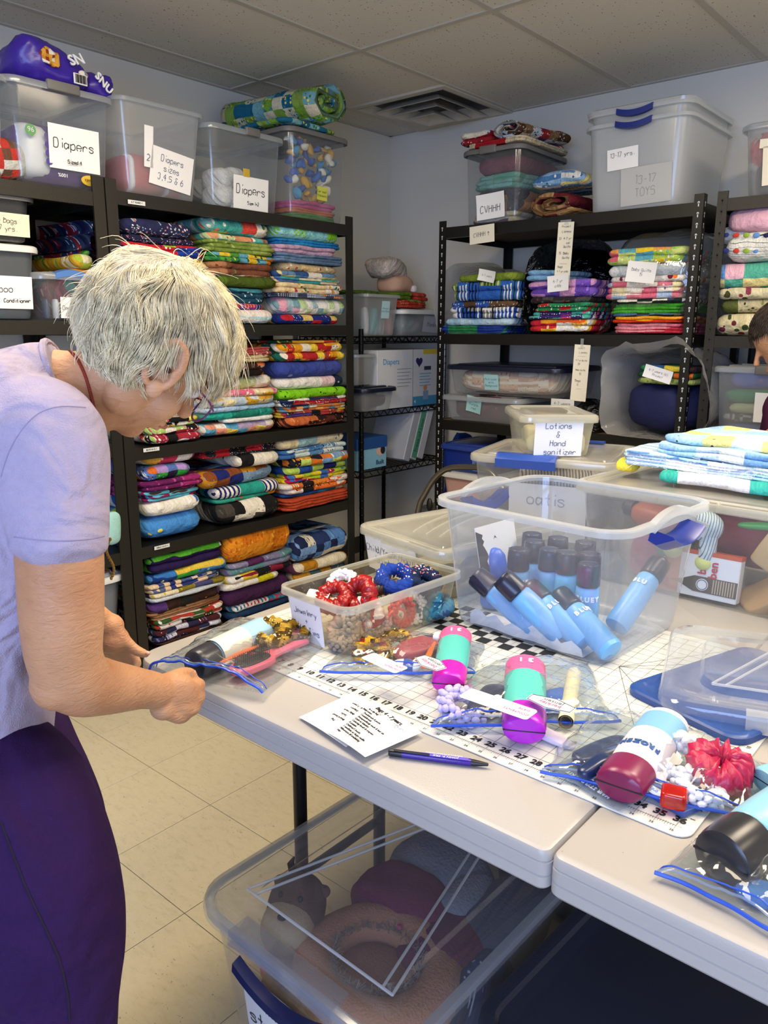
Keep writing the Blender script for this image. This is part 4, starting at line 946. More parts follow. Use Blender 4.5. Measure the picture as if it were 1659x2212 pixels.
# ================= RIGHT-HAND SHELVING, TOP =================
zC=1.802
def tape(parent,loc,rot,w=.02,h=.05):
    return part('tape',G().box(-w/2,w/2,-h/2,h/2,0,.0004),clear('tape_film',milk=.25,edge=.1,rough=.2),parent,smooth=False,loc=loc,rot=rot)
b=bin_back('clear bin with grey lid labelled CVHHH holding folded quilts, top right shelf',1003,1110,476,324,zC,Y=3.13,d=.43,lid=GREY,taper=.012,rz=.03)
w_,d_,h_,_=BD[b.name]; bt=h_+.018
part('latch',G().rbox(-.055,.03,-d_/2-.022,-d_/2-.006,h_-.016,h_+.016,.006,.004,3),GREY,b)
zz0=.008
for m,hh,l,lab in ((F('#d8cfc0,#5a3a5a,#c8b890',(.08,.03)),.035,2,'cream and purple quilt lowest inside the CVHHH bin'),(F('#2a2c3c,#3a3f50,#c88a4a',(.05,.05),'floral','#5a5a7a,#c08a5a',60,.25),.075,2,'dark navy print quilt inside the CVHHH bin'),(F('#4f9a84,#58a890,#7ab8b0',(.1,.03)),.05,3,'sea green quilt in folds inside the CVHHH bin'),(F('#7a3a4c,#843f52',(.2,.2)),.055,1,'maroon pink quilt topmost inside the CVHHH bin')):
    sc_=(h_-.02)/.222; quilt(lab,m,w_-.055,d_-.06,hh*sc_*.97,W(b,0,-d_/2+.03,zz0),b.rotation_euler.z,l); zz0+=hh*sc_
blabel(b,.0,.075,.145,.108,'CVHHH',.030,seed=21,ink='#2a3040',rz=.06,curl=.004,dy=-.01)
creamq=F('#e4dcc4,#8a6a4a,#c8d4e0,#e8dcc8,#5a3a24,#a02028,#2a3a6a',(.06,.05),'floral','#6a5a4a,#e8e0d0,#3a3a3a',90,.34)
quilt('cream fringed quilt lying flat on the CVHHH bin lid, red corner at right',F('#d8c8a4,#dccba8,#b02028',(.16,.3),'floral','#5a2a2a',120,.2),w_+.02,.42,.022,W(b,.005,-d_/2+.0,bt),.03,2)
roll('rolled_quilt','brown, navy and white patchwork quilt rolled loosely on the CVHHH bin',creamq,W(b,.06,-d_/2+.03,bt+.024),.40,.10,.045,1.8,rot=(0,0,-.1),seed=8)
quilt('crumpled cream and blue scrap quilt at the left on the CVHHH bin',creamq,.15,.34,.055,W(b,-.10,-d_/2+.02,bt+.024),.05,2,amp=.012)
# quilts beside it
x0=PY(1125,470,3.14).x; x1=PY(1252,455,3.14).x; xm=(x0+x1)/2; wq=x1-x0
roll('rolled_quilt','tan and maroon quilt folded in a thick spiral beside the CVHHH bin',F('#b08a5c,#a8804f,#6a1f28',(.3,.035),'floral','#c8a878',40,.2),(xm+.015,3.14,zC),.36,wq/2-.005,.062,1.9,seed=12)
quilt('blue, white and yellow brush-stroke quilt draped over the tan spiral quilt',F('#6a94c0,#e8e8e0,#8ab0d0,#e8d888,#4a78a8',(.09,.02),'floral','#f0f0ea,#3a6a9a',50,.3),wq-.02,.34,.062,(xm+.012,3.15,zC+.128),0,1,amp=.012,sag=.02,name='folded_quilt')
# nested cloudy bins 13-17
b=bin_back('large cloudy bin labelled 13-17 yrs. with navy handle, beside the black post',1268,1458,449,262,zC,Y=3.13,d=.50,tub=PPM,rim=PPM,taper=.022,r=.05,open_flange=.016)
w_,d_,h_,_=BD[b.name]
def handle(o,w,d,h,z,lw,mat,name='handle'):
    R=[]
    for k in range(11):
        t_=k/10-.5; s_=.014*(1-4*t_*t_)
        R.append([(t_*lw,-d/2-.004,z+.012-s_),(t_*lw,-d/2-.024-s_*.4,z+.010-s_),(t_*lw,-d/2-.026-s_*.4,z-.012-s_),(t_*lw,-d/2-.018,z-.014-s_),(t_*lw,-d/2-.016,z+.002-s_)])
    return part(name,G().loft(R),mat,o)
handle(b,w_,d_,h_,h_-.005,.145,NAVY)
bo=b
b=bin_back('second cloudy bin nested inside the large 13-17 bin, its rim higher',1275,1452,449,236,zC+.012,Y=3.135,d=.49,tub=PPM,rim=PPM,taper=.03,r=.05,open_flange=.018,lid=None)
w2,d2,h2,_=BD[b.name]; handle(b,w2,d2,h2,h2-.004,.145,NAVY)
# the lid of the nested pair
R=[rrect(w2+.03,d2+.03,.05,5,0,0,h2),rrect(w2+.034,d2+.034,.05,5,0,0,h2+.012),rrect(w2+.01,d2+.01,.05,5,0,0,h2+.018),rrect(w2-.05,d2-.05,.04,5,0,0,h2+.006)]
part('lid',G().loft(R,False,True),PPM,b)
blabel(bo,-.045,h_*.60,.128,.078,'13-17 yrs.',.017,seed=22,ink='#22283a',rz=.04,dy=.016)
p=blabel(bo,.055,.088,.205,.14,'13-17\nTOYS',.030,seed=23,ink='#9a9a96',rz=.03,col='#b9bab6')
# right bin with red yarn
b=bin_back('clear bin at the right edge of the top shelf holding coral red yarn',1608,1800,420,262,1.805,Y=3.13,d=.45,tub=PPL,lid=PPL,taper=.02)
w_,d_,h_,_=BD[b.name]
g=G()
for i in range(26):
    a0=rd.uniform(0,6.3); c=Vector((rd.uniform(-.02,.03),0,rd.uniform(-.02,.02))); pts=[]
    for k in range(14):
        a=a0+k*.45; pts.append(c+Vector((.05*cos(a)+rd.uniform(-.004,.004),.03*sin(a*1.3+i),.042*sin(a)+rd.uniform(-.004,.004))))
    g.tube(pts,.0035,5)
o=part('yarn_skein',g,plain('#d84a52',.9,name='yarn_coral'),smooth='all',kind=None); o.location=W(b,-.09,-.14,h_-.07); tag(o,'coral red yarn skein inside the clear bin at top right','yarn')
pillow('dark_cloth','dark green cloth under the coral yarn in the top right bin','cloth',plain('#2a3430',.9),W(b,-.03,-.06,.075),(.12,.12,.07),seed=4)
blabel(b,-.045,.10,.10,.13,None,.02,rz=.04,seed=5,col='#e6dfc8')
blabel(b,-.06,.172,.10,.03,None,.02,rz=-.03,seed=6,col='#e6dfc8')
# notes taped to the beams
def note(label,px,py,pw,ph,txt,th,Y=3.088,rz=0,col='#e8e2cc',ink='#22242a',**k):
    P=PY(px,py,Y); o=thing('taped_note',label,'note',P)
    paper(o,pw,ph,(0,0,0),rz=0,rot=(Matrix.Rotation(radians(90),3,'X')@Matrix.Rotation(rz,3,'Z')).to_euler(),txt=txt,th=th,col=col,ink=ink,name='paper',**k); return o
note('cream card reading CVHHH with an up arrow taped below the grey-lidded bin',1041,506,.132,.076,'CVHHH ^',.018,rz=.05,seed=31)
o=note('long cream paper strip of project notes hanging from the top beam',1219,545,.072,.238,None,.01,rz=-.035,curl=.002)
for txt,y,th,x in (('< Project >',.098,.009,0),('Lioness',.078,.009,.005),('30  4-7 yr',.05,.0095,0),('old',.033,.008,.015),('Quilts',.018,.009,.012),('15  Baby',-.008,.0095,0),('Quilts',-.026,.009,.01),('________',-.046,.006,0),('Bags',-.062,.0085,-.012),('4-7 yr olds',-.08,.0075,0),('_____',-.098,.006,0)):
    g=script_g(txt,th,.0011,int(abs(y)*1000)); part('lettering',g,plain('#22242a',.6,name='ink#22242a'),o.children[0],loc=(x,y,.0022),smooth=False)
tape(o,(0,-.0015,.118),(radians(90),0,0),.05,.02)
o=note('long cream paper strip hanging from the middle beam over the cloudy lids',1254,806,.072,.235,None,.01,rz=-.035,curl=.002)
for txt,y,th,x in (('Project',.1,.009,-.01),('Lioness',.082,.009,.008),('________',.07,.006,0),('4-7 yr Quilts',.05,.0065,0),('30',.034,.008,-.01),('Baby Quilts',.01,.0065,0),('15',-.008,.009,0),('Bags',-.036,.0095,-.008),('11',-.054,.009,-.008),('_____',-.066,.006,0)):
    g=script_g(txt,th,.001,int(abs(y)*1000)); part('lettering',g,plain('#6a6456',.6,name='ink_faint'),o.children[0],loc=(x,y,.0022),smooth=False)
tape(o,(0,-.0015,.125),(radians(90),0,0),.014,.035)
# ---- second shelf: three bagged piles ----
z2=1.318
GE='quilts in bags on the second shelf of the back unit'
stripeq=F('#2f62b8,#7a9a3a,#2f62b8,#7a9a3a',(.115,.12),'stripe','#10203a,#e8ecd8,#1a3a1a',60,.4)
stack_back([
 (985,1116,590,612,F('#7a9030,#84983a',(.3,.3)),1,'olive green quilt topmost in the left bagged pile of the back unit'),
 (972,1118,608,655,stripeq,2,'blue and lime striped quilt, left bagged pile of the back unit'),
 (968,1108,650,672,F('#2f62b8,#5a4230,#2f5aa8,#6a4e34',(.07,.05),'dots','#e8e8e0',70,.2),1,'blue and brown quilt, left bagged pile of the back unit'),
 (966,1108,665,700,F('#1f4aa8,#8a8e90,#e8e8e4,#2a5ab8',(.07,.08),'stripe','#101010,#f4f4f0',50,.4),2,'royal blue quilt with zebra patch, left bagged pile of the back unit'),
 (955,1100,688,718,F('#b8d4e4,#e8eef0,#a0c4dc,#5a6aa0',(.06,.06)),1,'pale blue and white cloud quilt, left bagged pile of the back unit'),
 (950,1088,704,730,F('#1f3a8a,#2a7a4a,#1a2f78',(.16,.012)),3,'navy and green edged quilt lowest in the left bagged pile')],group=GE,Y=3.10,shelf=z2,dep=.33)
P=PY(1050,660,3.10)
open_bag('plastic_bag','crinkled white plastic bag open around the left pile of quilts',FILMW,(PY(1048,700,3.29).x+.02,3.33,z2),.37,.40,.30,0,seed=3,amp=.014,lip=.02)
note('crumpled white paper note lying on the left bagged pile',1053,596,.09,.05,'4-7 years',.009,Y=3.085,rz=-.2,col='#e4e4e0',curl=.006)
stack_back([
 (1133,1205,584,622,F('#8ab4d8,#7aa8d0',(.3,.3)),2,'light blue quilt rolled at the top of the black bag pile'),
 (1138,1278,605,642,F('#c890c8,#7a5ac0,#d8a0c8,#6a4ab0',(.07,.03),'floral','#e8d8a0,#9a7ad8',40,.24),2,'purple and pink quilt in the black bag pile'),
 (1142,1272,642,660,F('#2a2a2a,#3a3a3c,#4a4a48',(.05,.03),'floral','#5a5a5a,#8a2a2a',60,.3),1,'black patterned quilt in the black bag pile'),
 (1150,1270,655,678,F('#2a8a5a,#b02a2a,#3a9a70,#1f7a4a',(.05,.02),'dots','#e8e0c8',60,.2),2,'green and red quilt in the black bag pile'),
 (1134,1268,674,696,F('#5a2a80,#e04a7a,#50b8a8,#e8e8e0,#3a2a6a',(.05,.02),'dots','#f0f0f0',80,.2),2,'purple, pink and teal scrap quilt in the black bag pile'),
 (1138,1266,690,714,F('#e89a20,#e8602a,#e8b430,#f0f0e8,#d02a3a',(.07,.025),'floral','#c83a1a,#f0e0a0',50,.3),2,'yellow and orange quilt lowest in the black bag pile')],group=GE,Y=3.10,shelf=z2+.01,dep=.33)
t=NT('black_bag'); co=t.n('TexCoord').outputs['Object']; nz=t.n('TexNoise',{'Vector':co,'Scale':16.0,'Detail':3.0,'Distortion':1.5}).outputs[0]
BBAG=t.bsdf('#08080a',.18,t.bump(nz,.03,1.0))
xm=PY(1208,690,3.12).x
open_bag('plastic_bag','shiny black rubbish bag open around the middle pile of quilts',BBAG,(xm+.03,3.34,z2),.38,.42,.36,0,seed=9,amp=.02,lip=.03)
note('white paper reading 4-7 yr olds pinned on the black bag pile',1206,612,.098,.066,'4-7 yr\nolds',.012,Y=3.075,rz=.07,col='#e8e8e6',curl=.003)
stack_back([
 (1308,1480,535,576,F('#a8c850,#e8c830,#60a8b8,#d86a7a,#c8d880,#e8a050',(.07,.03),'floral','#f0f0c8,#7ab8c8',60,.3),2,'pastel lime and yellow quilt topmost in the clear bag pile'),
 (1306,1478,570,600,F('#e4e8ea,#d8dde0',(.2,.2)),1,'white quilt in the clear bag pile'),
 (1312,1476,597,622,F('#e8e4dc,#e0702a,#e8e4dc',(.09,.1),'floral','#e87a2a,#7a1f3a',26,.3),1,'white and orange cartoon quilt in the clear bag pile'),
 (1308,1474,610,650,F('#e8dcae,#d87a8a,#a8bcd8,#f0e8d8,#d86a80',(.06,.03),'floral','#e8d0c8,#8a6a9a',50,.24),3,'cream and pink patchwork quilt in the clear bag pile'),
 (1320,1475,646,664,F('#1f2a24,#e8e4d0,#4a4a7a',(.06,.02)),1,'dark green quilt with lilac patch in the clear bag pile'),
 (1318,1475,656,680,F('#3f9a2a,#48a832',(.3,.3),'dots','#2a7a1a',120,.2),3,'bright green quilt in thin folds in the clear bag pile'),
 (1320,1470,678,690,F('#2a2a2a,#4a6a8a,#5a5a58',(.05,.02)),1,'black and blue scrap quilt in the clear bag pile'),
 (1320,1475,684,702,F('#d83a1a,#e8a020',(.2,.02)),2,'red and orange edged quilt in the clear bag pile'),
 (1322,1472,698,724,F('#c86a80,#b02a3a,#d88a94',(.2,.02)),3,'rose pink quilt lowest in the clear bag pile')],group=GE,Y=3.11,shelf=z2+.004,dep=.35)
xm=PY(1400,690,3.2).x
g=film_g(.44,.50,.40,7,.018,3.5); o=part('plastic_bag',g,FILM,smooth='all'); o.location=(xm+.035,3.36,z2+.001); tag(o,'clear crinkled plastic bag wrapped round the right pile of the back unit','bag')
note('white paper note reading Baby Quilts 15 on the clear bag',1386,588,.118,.078,'Baby Quilts\n15',.0115,Y=3.06,rz=-.12,col='#e8e8e4',curl=.004)
# ---- far right unit: second shelf ----
GD='quilts on the far right unit'
stack_back([
 (1562,1760,497,562,F('#e6e6dc,#e0e0d6',(.3,.3),'stripe','#3a3a3a',70,.10,'v'),1,'cream quilt with thin black stripes and bugs on the far right unit'),
 (1525,1760,555,608,F('#e8d8a8,#6aa0d8,#58b098,#e8b8c8,#f0f0ec,#ecdf9a',(.065,.045)),1,'pastel yellow, mint and blue checked quilt on the far right unit'),
 (1550,1760,603,628,F('#d8d0b0,#d0c8a4',(.3,.3),'floral','#4a4a2a,#8a3a4a',34,.36),1,'cream paisley quilt, upper one on the far right unit'),
 (1548,1760,625,654,F('#5a6430,#c8bc98,#5a6430',(.12,.3),'floral','#8a9450,#3a421a',60,.34),1,'olive and beige leaf quilt on the far right unit'),
 (1546,1760,650,682,F('#d8d0b0,#cdc49c',(.3,.3),'floral','#6a2a3a,#3a4a2a',30,.38),1,'cream paisley quilt at the bottom of the far right pile')],group=GD,Y=3.12,shelf=1.316,dep=.38)
bug=['#1f2a6a','#b83a2a','#8aa83a','#5a8ac8','#101a4a']
P0=PY(1562,530,3.115)
for i in range(9):
    o=part('bug_patch',sball(G(),(0,0,0),(.012,.0035,.009),2,12,8).nz(.002,60,i),plain(bug[i%5],.9)); P=PY(1568+(i%5)*22,508+(i//5)*34,3.112); o.location=P; tag(o,('navy','red','green','sky blue','black')[i%5]+(' appliqued bug in the upper row' if i<5 else ' appliqued bug in the lower row')+' on the striped quilt','applique',group='bugs on the striped quilt')
pillow('pink_plush','fluffy pink plush lying on top of the far right quilts','plush toy',plain('#d8a8b8',.95,bump=.01,scale=60,var=.1),PY(1650,478,3.24),(.115,.12,.055),seed=7,noise_amp=.014)
pillow('white_cloth','white and blue cloth under the pink plush, far right unit','cloth',F('#dce4ea,#3a8ac0',(.1,.04)),PY(1640,500,3.27)+Vector((-.04,0,-.012)),(.10,.10,.035),seed=2)
# ---- third shelf of the far right unit: the Tops bin ----
b=bin_back('clear bin of folded clothes with a paper starting Top, right edge under the quilts',1546,1790,932,800,.908,Y=3.11,d=.42,tub=PPL,lid=PPL,taper=.02,latch=None)
w_,d_,h_,_=BD[b.name]
part('latch',G().rbox(-.07,.16,-d_/2-.022,-d_/2-.006,h_-.018,h_+.014,.006,.004,3),GREY,b)
zz0=.008
for m,hh,l,lab in ((F('#a0d0d0,#5a74b0,#a8d8d8',(.14,.05)),.058,1,'mint and blue clothes lowest in the Top bin'),(F('#b8b8b4,#5a5a5a',(.01,.01)),.022,1,'grey gingham cloth in the Top bin'),(F('#d0d4a0,#c8cc94',(.2,.2)),.030,1,'pale yellow green cloth in the Top bin'),(F('#3f9058,#4a9c62',(.2,.2)),.038,1,'green cloth in the Top bin'),(F('#6a74b8,#c8486a,#6a74b8',(.07,.05),'floral','#e07a90',30,.2),.046,1,'violet blue and pink cloth topmost in the Top bin')):
    sc_=(h_-.01)/.2; quilt(lab,m,w_-.06,d_-.06,hh*sc_,W(b,0,-d_/2+.03,zz0),0,l,cat='clothes',name='folded_clothes'); zz0+=hh*sc_
blabel(b,.015,h_*.52,.16,.11,'Tops\nBottoms\nToys',.019,seed=41,ink='#2a3450')
# ---- third shelf of the back unit ----
z3=.908
b0=bin_back('smoky clear bin reading Pink Purple red on its blue note, under the navy-lidded one',962,1110,938,862,z3,Y=3.10,d=.42,tub=PPL,lid=PPL,taper=.02,rim=PPL)
w_,d_,h_,_=BD[b0.name]
pillow('fabric_scraps','dark maroon floral fabric scraps inside the lower smoky bin','fabric',F('#2a2024,#3a2a2a,#4a2a3a',(.04,.03),'floral','#b06a5a,#8a5a7a',50,.24,quilt=0),W(b0,0,-.01,.072),(w_/2-.03,d_/2-.03,.062),e=5,seed=5)
blabel(b0,-.03,.085,.082,.078,'Pink\nPurple\nred',.0125,seed=42,col='#9cc8c8',ink='#2a4a5a',rz=-.2,curl=.003)
b1=bin_back('clear bin with navy lid reading Multi-color white Background on the middle shelf',972,1196,866,796,z3+h_+.02,Y=3.10,d=.40,tub=PP,lid=DNAVY,taper=.018,ridges=False,rz=-.0)
w_,d_,h_,_=BD[b1.name]
pillow('fabric_scraps','cream and pink folded fabrics inside the navy-lidded bin','fabric',F('#e0d4c0,#d8b8a0,#e4dccc,#c8a898',(.05,.012),'floral','#c05a5a,#a89070',60,.2,quilt=0),W(b1,0,-.01,.062),(w_/2-.032,d_/2-.03,.055),e=5,seed=8)
blabel(b1,-.05,.06,.078,.072,'Multi-color\nwhite\nBackground',.0095,seed=43,col='#9cc8cc',ink='#2a4a6a')
# bag with the navy plush
xm=PY(1395,900,3.15).x
open_bag('plastic_bag','wide white shopping bag gaping open around a navy plush blanket',FILMW,(xm+.075,3.30,z3+.001),.41,.48,.34,radians(-8),seed=15,amp=.032,lip=.035)
pillow('navy_blanket','navy blue plush blanket filling the gaping white bag','blanket',plain('#10184a',.8,bump=.006,scale=20),(xm+.06,3.27,z3+.125),(.16,.16,.095),radians(-8),e=3,seed=9,noise_amp=.016)
for i,(m,lab) in enumerate(((F('#a8b86a,#c8c88a',(.1,.1),'floral','#7a8a3a',40,.3),'sage green quilt edge above the navy blanket'),(F('#e0702a,#2a6a3a,#1f5a34',(.08,.1)),'orange and green quilt above the navy blanket'),(F('#2a8a5a,#e0c840,#3a2a2a,#2a5a8a',(.08,.1)),'green, yellow and black quilt topmost in the gaping bag'))):
    quilt(lab,m,.25,.22,.024,(xm+.07,3.12,z3+.218+i*.024),radians(-8),1,group='quilts in the gaping white bag')
note('white paper note reading 4-7 years (6) Project on the gaping bag',1422,808,.115,.05,'4-7 years (6)\nProject',.0095,Y=3.06,rz=-.25,col='#e4e4e4',curl=.004)
pillow('black_bag','crumpled black plastic bag between the lotions box and the gaping bag','bag',BBAG,PY(1285,905,3.2),(.07,.10,.085),seed=12,noise_amp=.02)
note('white paper reading 4-7 years behind the Lotions box',1215,872,.11,.04,'4-7 years',.013,Y=3.08,rz=0,col='#d8d8d4')
# ---- lower shelf of the back unit ----
z4=.503
bb=bin_back('pink lattice bin with white lid under the blue one, back unit',958,1060,1078,1030,z4,Y=3.11,d=.36,tub=plain('#d0a498',.5,bump=.002,scale=140),rim=WHITEP,lid=WHITEP,taper=.016,ridges=False)
w_,d_,h_,_=BD[bb.name]; h_b=h_
b=bin_back('royal blue bin with blue lid and a Blues note, on the pink one',954,1060,1018,968,z4+h_b+.018,Y=3.11,d=.36,tub=plain('#18328a',.35),lid=plain('#28408c',.3),rim=plain('#18328a',.35),taper=.012,ridges=False)
blabel(b,.075,.05,.08,.075,'Blues',.014,seed=44,col='#5a7ac0',ink='#1a2a5a')
# ---- wire corner rack ----
t=NT('black_wire'); WIRE=t.bsdf('#1c1d20',.3,Metallic=.8); CHR=plain('#6a6c70',.25,.9)
wr=thing('wire_rack','black wire corner rack between the quilt shelving and the back unit','shelf',(-3.11,2.93,0))
RW,RD=.45,.70
for (x,y,m) in ((.0,.0,CHR),(RW,0,WIRE),(0,RD,WIRE),(RW,RD,CHR)):
    g=G().tube([(x,y,0),(x,y,1.34)],.0125,12)
    for k in range(34): g.lathe([(.0125,0),(.0137,.002),(.0137,.006),(.0125,.008)],12,c=(x,y,.05+k*.038))
    part('post',g,m,wr,kind=None)
def wire_shelf(z):
    s=None; g=G()
    for y in [0,RD]: 
        for dz in (0,-.03): g.tube([(0,y,z+dz),(RW,y,z+dz)],.0035,6)
    for x in [0,RW]:
        for dz in (0,-.03): g.tube([(x,0,z+dz),(x,RD,z+dz)],.0035,6)
    for i in range(24):   # zig-zag truss along the rims
        a,b_=RD*i/24,RD*(i+1)/24
        for x in (0,RW): g.tube([(x,a,z-(.03 if i%2 else 0)),(x,b_,z-(0 if i%2 else .03))],.0025,5)
    for i in range(16):
        a,b_=RW*i/16,RW*(i+1)/16
        for y in (0,RD): g.tube([(a,y,z-(.03 if i%2 else 0)),(b_,y,z-(0 if i%2 else .03))],.0025,5)
    for i in range(1,28): g.tube([(0,RD*i/28,z+.002),(RW,RD*i/28,z+.002)],.0018,5)
    part('wire_shelf',g,WIRE,wr,kind='stuff')
for z in (.62,.93,1.30): wire_shelf(z)
def on_rack(label,x0,y0,w,d,h,z,**k):
    return bin_(k.pop('name','storage_bin'),label,k.pop('cat','storage bin'),(-3.11+RW-d/2+x0,2.93+y0+w/2,z),radians(90),w,d,h,**k)
zr=1.304
b=on_rack('clear bin with a pale blue Jelly Rolls note, on top of the wire rack',.03,.0,.27,.34,.20,zr,tub=PPL,rim=PPL,taper=.02)
blabel(b,.02,.13,.062,.085,'Pre-cut\nJelly Rolls',.009,seed=51,col='#a8ccd4',ink='#2a4a6a')
for i in range(7): pillow('fabric_roll',('white','pink','teal','aqua','grey','cream','rose')[i]+' wrapped fabric roll standing in the rack-top bin','fabric',plain(('#c8ccd0','#c8a0a0','#5aa0a8','#8ac8d0','#8a8e94','#d8d0c0','#b88a8a')[i],.4),W(b,-.09+i*.03,-.12+.02*(i%2),.075),(.018,.02,.068),rd.uniform(-.3,.3),seed=i,rot=(0,rd.uniform(-.3,.3),1.57))
pillow('green_cloth','moss green cloth lying across the rim of the rack-top bin','cloth',F('#4a6a1a',(.2,.2)),(-2.83,3.05,zr+.215),(.12,.13,.013),.2,seed=3)
b=on_rack('clear bin with white lid reading Blankets, right side of the wire rack top',.03,.29,.38,.34,.125,zr,tub=PPL,rim=PPL,lid=WHITEP,taper=.016,ridges=False)
blabel(b,.08,.06,.19,.085,'Blankets',.022,seed=52,col='#a8acb2',ink='#3a4a6a',rz=-.06)
pillow('blanket_pack','grey green wrapped blankets inside the Blankets bin','blanket',F('#8a9a94,#b8b0a8,#9aa8b0',(.05,.05),'floral','#c8c8c0',40,.3),W(b,-.06,-.03,.058),(.11,.12,.05),seed=3)
zt=zr+.145; xf_=-2.82
quilt('red and lime green quilt at the bottom of the pile on the Blankets lid',F('#b83a2a,#6a8a2a,#c84a34',(.07,.02),'dots','#e8c8a8',70,.2),.27,.28,.040,(-2.655,3.335,zt),radians(90),3,amp=.012)
quilt('moss green knitted cloth in the pile on the Blankets lid',F('#5a7a1f,#6a8a24',(.2,.2)),.17,.24,.042,(-2.67,3.29,zt+.04),radians(90),2,amp=.014)
quilt('red cloth with lime trim in the pile on the Blankets lid',F('#b8402f,#c04a34',(.2,.2)),.12,.24,.04,(-2.67,3.44,zt+.04),radians(90),2,amp=.014)
pillow('peach_plush','peach plush wrapped in film on the pile of the wire rack','plush toy',plain('#d0a488',.7,bump=.004,scale=40),(-2.80,3.36,zt+.125),(.08,.10,.052),.1,seed=4,noise_amp=.01)
pillow('white_pompom','small white pompom on the peach plush','pompom',plain('#e8e8e4',.95,bump=.004,scale=150),(-2.73,3.43,zt+.10),(.016,.016,.018),seed=2)
o=pillow('knitted_blanket','speckled pastel knitted blanket heaped on top of the peach plush','blanket',None or fabric('#d8cab8,#c8b8a8,#d8b8b8,#b8c4b8',(.008,.008),'floral','#e8e0d0,#a8a8b8,#c8a8a0',110,.4),(-2.81,3.30,zt+.205),(.09,.105,.052),.1,seed=9,noise_amp=.018)
# second level
zr=.934
b=thing('diaper_carton','white diaper carton with blue lettering and a purple heart, on the wire rack','carton',(-2.85,3.34,zr),radians(90))
CW_=F('#d4d8dc',(.5,.5),quilt=0); CART=plain('#c8ccd2',.55)
part('box',G().rbox(-.30,.22,-.20,.17,0,.30,.002,.001,1),CART,b,smooth=False)
part('yellow_stripe',G().box(.08,.2205,-.2012,-.2002,.275,.3),plain('#c8b428',.5),b,smooth=False)
part('blue_print_panel',G().poly([(.0,0),(0.001,0)],0,.1) if 0 else G().box(-.01,.2208,-.2013,-.2003,.0,.05),plain('#3a8ab8',.5),b,smooth=False)
part('side_flap_seam',G().box(-.012,-.008,-.2014,-.2,.0,.3),plain('#8a8e92',.6),b,smooth=False)
hg=G(); H_=[]
for i in range(24):
    a=2*pi*i/24; H_.append((.0018*16*sin(a)**3,.0018*(13*cos(a)-5*cos(2*a)-2*cos(3*a)-cos(4*a))))
hg.poly(H_,0,.0012)
part('purple_heart',hg,plain('#2a1f5a',.4),b,rot=(radians(90),0,0),loc=(.045,-.2006,.235),smooth=False)
part('hand_slot',G().rbox(.09,.15,-.2016,-.2003,.19,.21,.0015,.0005,2),plain('#2a2c3a',.6),b,smooth=False)
printed(b,'Diapers',.042,plain('#4a90c0',.5),(-.19,-.2016,.24),(radians(90),0,0))
printed(b,'4',.028,plain('#e8e8e8',.5),(.01,-.2018,.022),(radians(90),0,0))
for i in range(6): part('print_line',G().box(-.14+.0,-.02-.012*(i%3),-.2012,-.2004,.20-i*.018,.203-i*.018),plain('#8a9098',.6),b,smooth=False)
for i in range(5): part('print_line',G().box(.05,.15-.01*(i%2),-.2012,-.2004,.17-i*.016,.173-i*.016),plain('#5a9ac0',.6),b,smooth=False)
# baby picture: plain generic figure
part('photo_print',G().lathe([(.016,0),(.016,.001)],18).xf(Matrix.Translation((.10,-.2012,.095))@Matrix.Rotation(radians(90),4,'X')),plain('#c08a6a',.6),b)
part('photo_print',G().rbox(.082,.128,-.2018,-.2006,.03,.078,.0012,.0006,2),plain('#7a98b8',.6),b,smooth=False)
b=on_rack('clear bin with navy lid of dark floral scraps beside the diaper carton',.06,-.05,.25,.30,.11,zr,tub=PPL,lid=DNAVY,taper=.014,ridges=False)
pillow('fabric_scraps','navy floral scraps inside the small navy-lidded bin','fabric',F('#1a1f2c,#2a2a3a',(.05,.05),'floral','#c8c0b0,#8a8a98',50,.2,quilt=0),W(b,0,-.01,.05),(.095,.12,.042),e=4,seed=6)
b=on_rack('small clear box stacked on the navy-lidded scraps bin beside the steel post',.03,-.07,.15,.22,.15,zr+.13,tub=PPL,taper=.012)
# third level: binders and shoe box
zr=.624
def binder(label,x,y,mat,ang,spine=None):
    o=thing('ring_binder',label,'binder',(x,y,zr),0,rot=(radians(ang),0,radians(90)) if 0 else (0,0,radians(90)))
    return o
for i,(m,y,sp,lab) in enumerate((('#b8bcc4',3.30,None,'grey white binder leaning, left of the green spined one'),('#c8ccd0',3.36,'#5aa884','white binder with green spine reading Tress of Love'),('#d8dade',3.42,None,'white binder leaning rightmost on the wire rack'))):
    o=thing('ring_binder',lab,'binder',(-2.80,y,zr+.004),rot=Matrix.__matmul__(Matrix.Rotation(radians(90),3,'Z'),Matrix.Rotation(radians(20),3,'Y')).to_euler())
    o.rotation_euler=(Matrix.Rotation(radians(90),3,'Z')@Matrix.Rotation(radians(20),3,'Y')).to_euler()
    part('cover',G().rbox(-.026,-.022,-.13,.13,.01,.30,.002,.0008,1),plain(m,.4),o,smooth=False)
    part('cover',G().rbox(.022,.026,-.13,.13,.01,.30,.002,.0008,1),plain(m,.4),o,smooth=False)
    part('spine',G().rbox(-.026,.026,-.134,-.130,.01,.30,.002,.0008,1),plain(m,.4),o,smooth=False)
    part('pages',G().box(-.018,.018,-.122,.12,.014,.29),plain('#b8b8b4',.8),o,smooth=False)
    if sp:
        part('spine_card',G().box(-.020,.020,-.1355,-.1345,.02,.29),plain(sp,.5),o,smooth=False)
        g=script_g('Tress of Love',.022,.0026,61); part('lettering',g,plain('#16302a',.6),o,loc=(.011,-.1362,.15),rot=(radians(90),radians(-90),0),smooth=False)
b=thing('shoe_box','pale blue cardboard box with dark blue lid on the wire rack','box',(-2.80,3.05,zr+.003),radians(90))
part('box',G().rbox(-.13,.10,-.12,.12,0,.12,.002,.001,1),plain('#7ab0cc',.6),b,smooth=False)
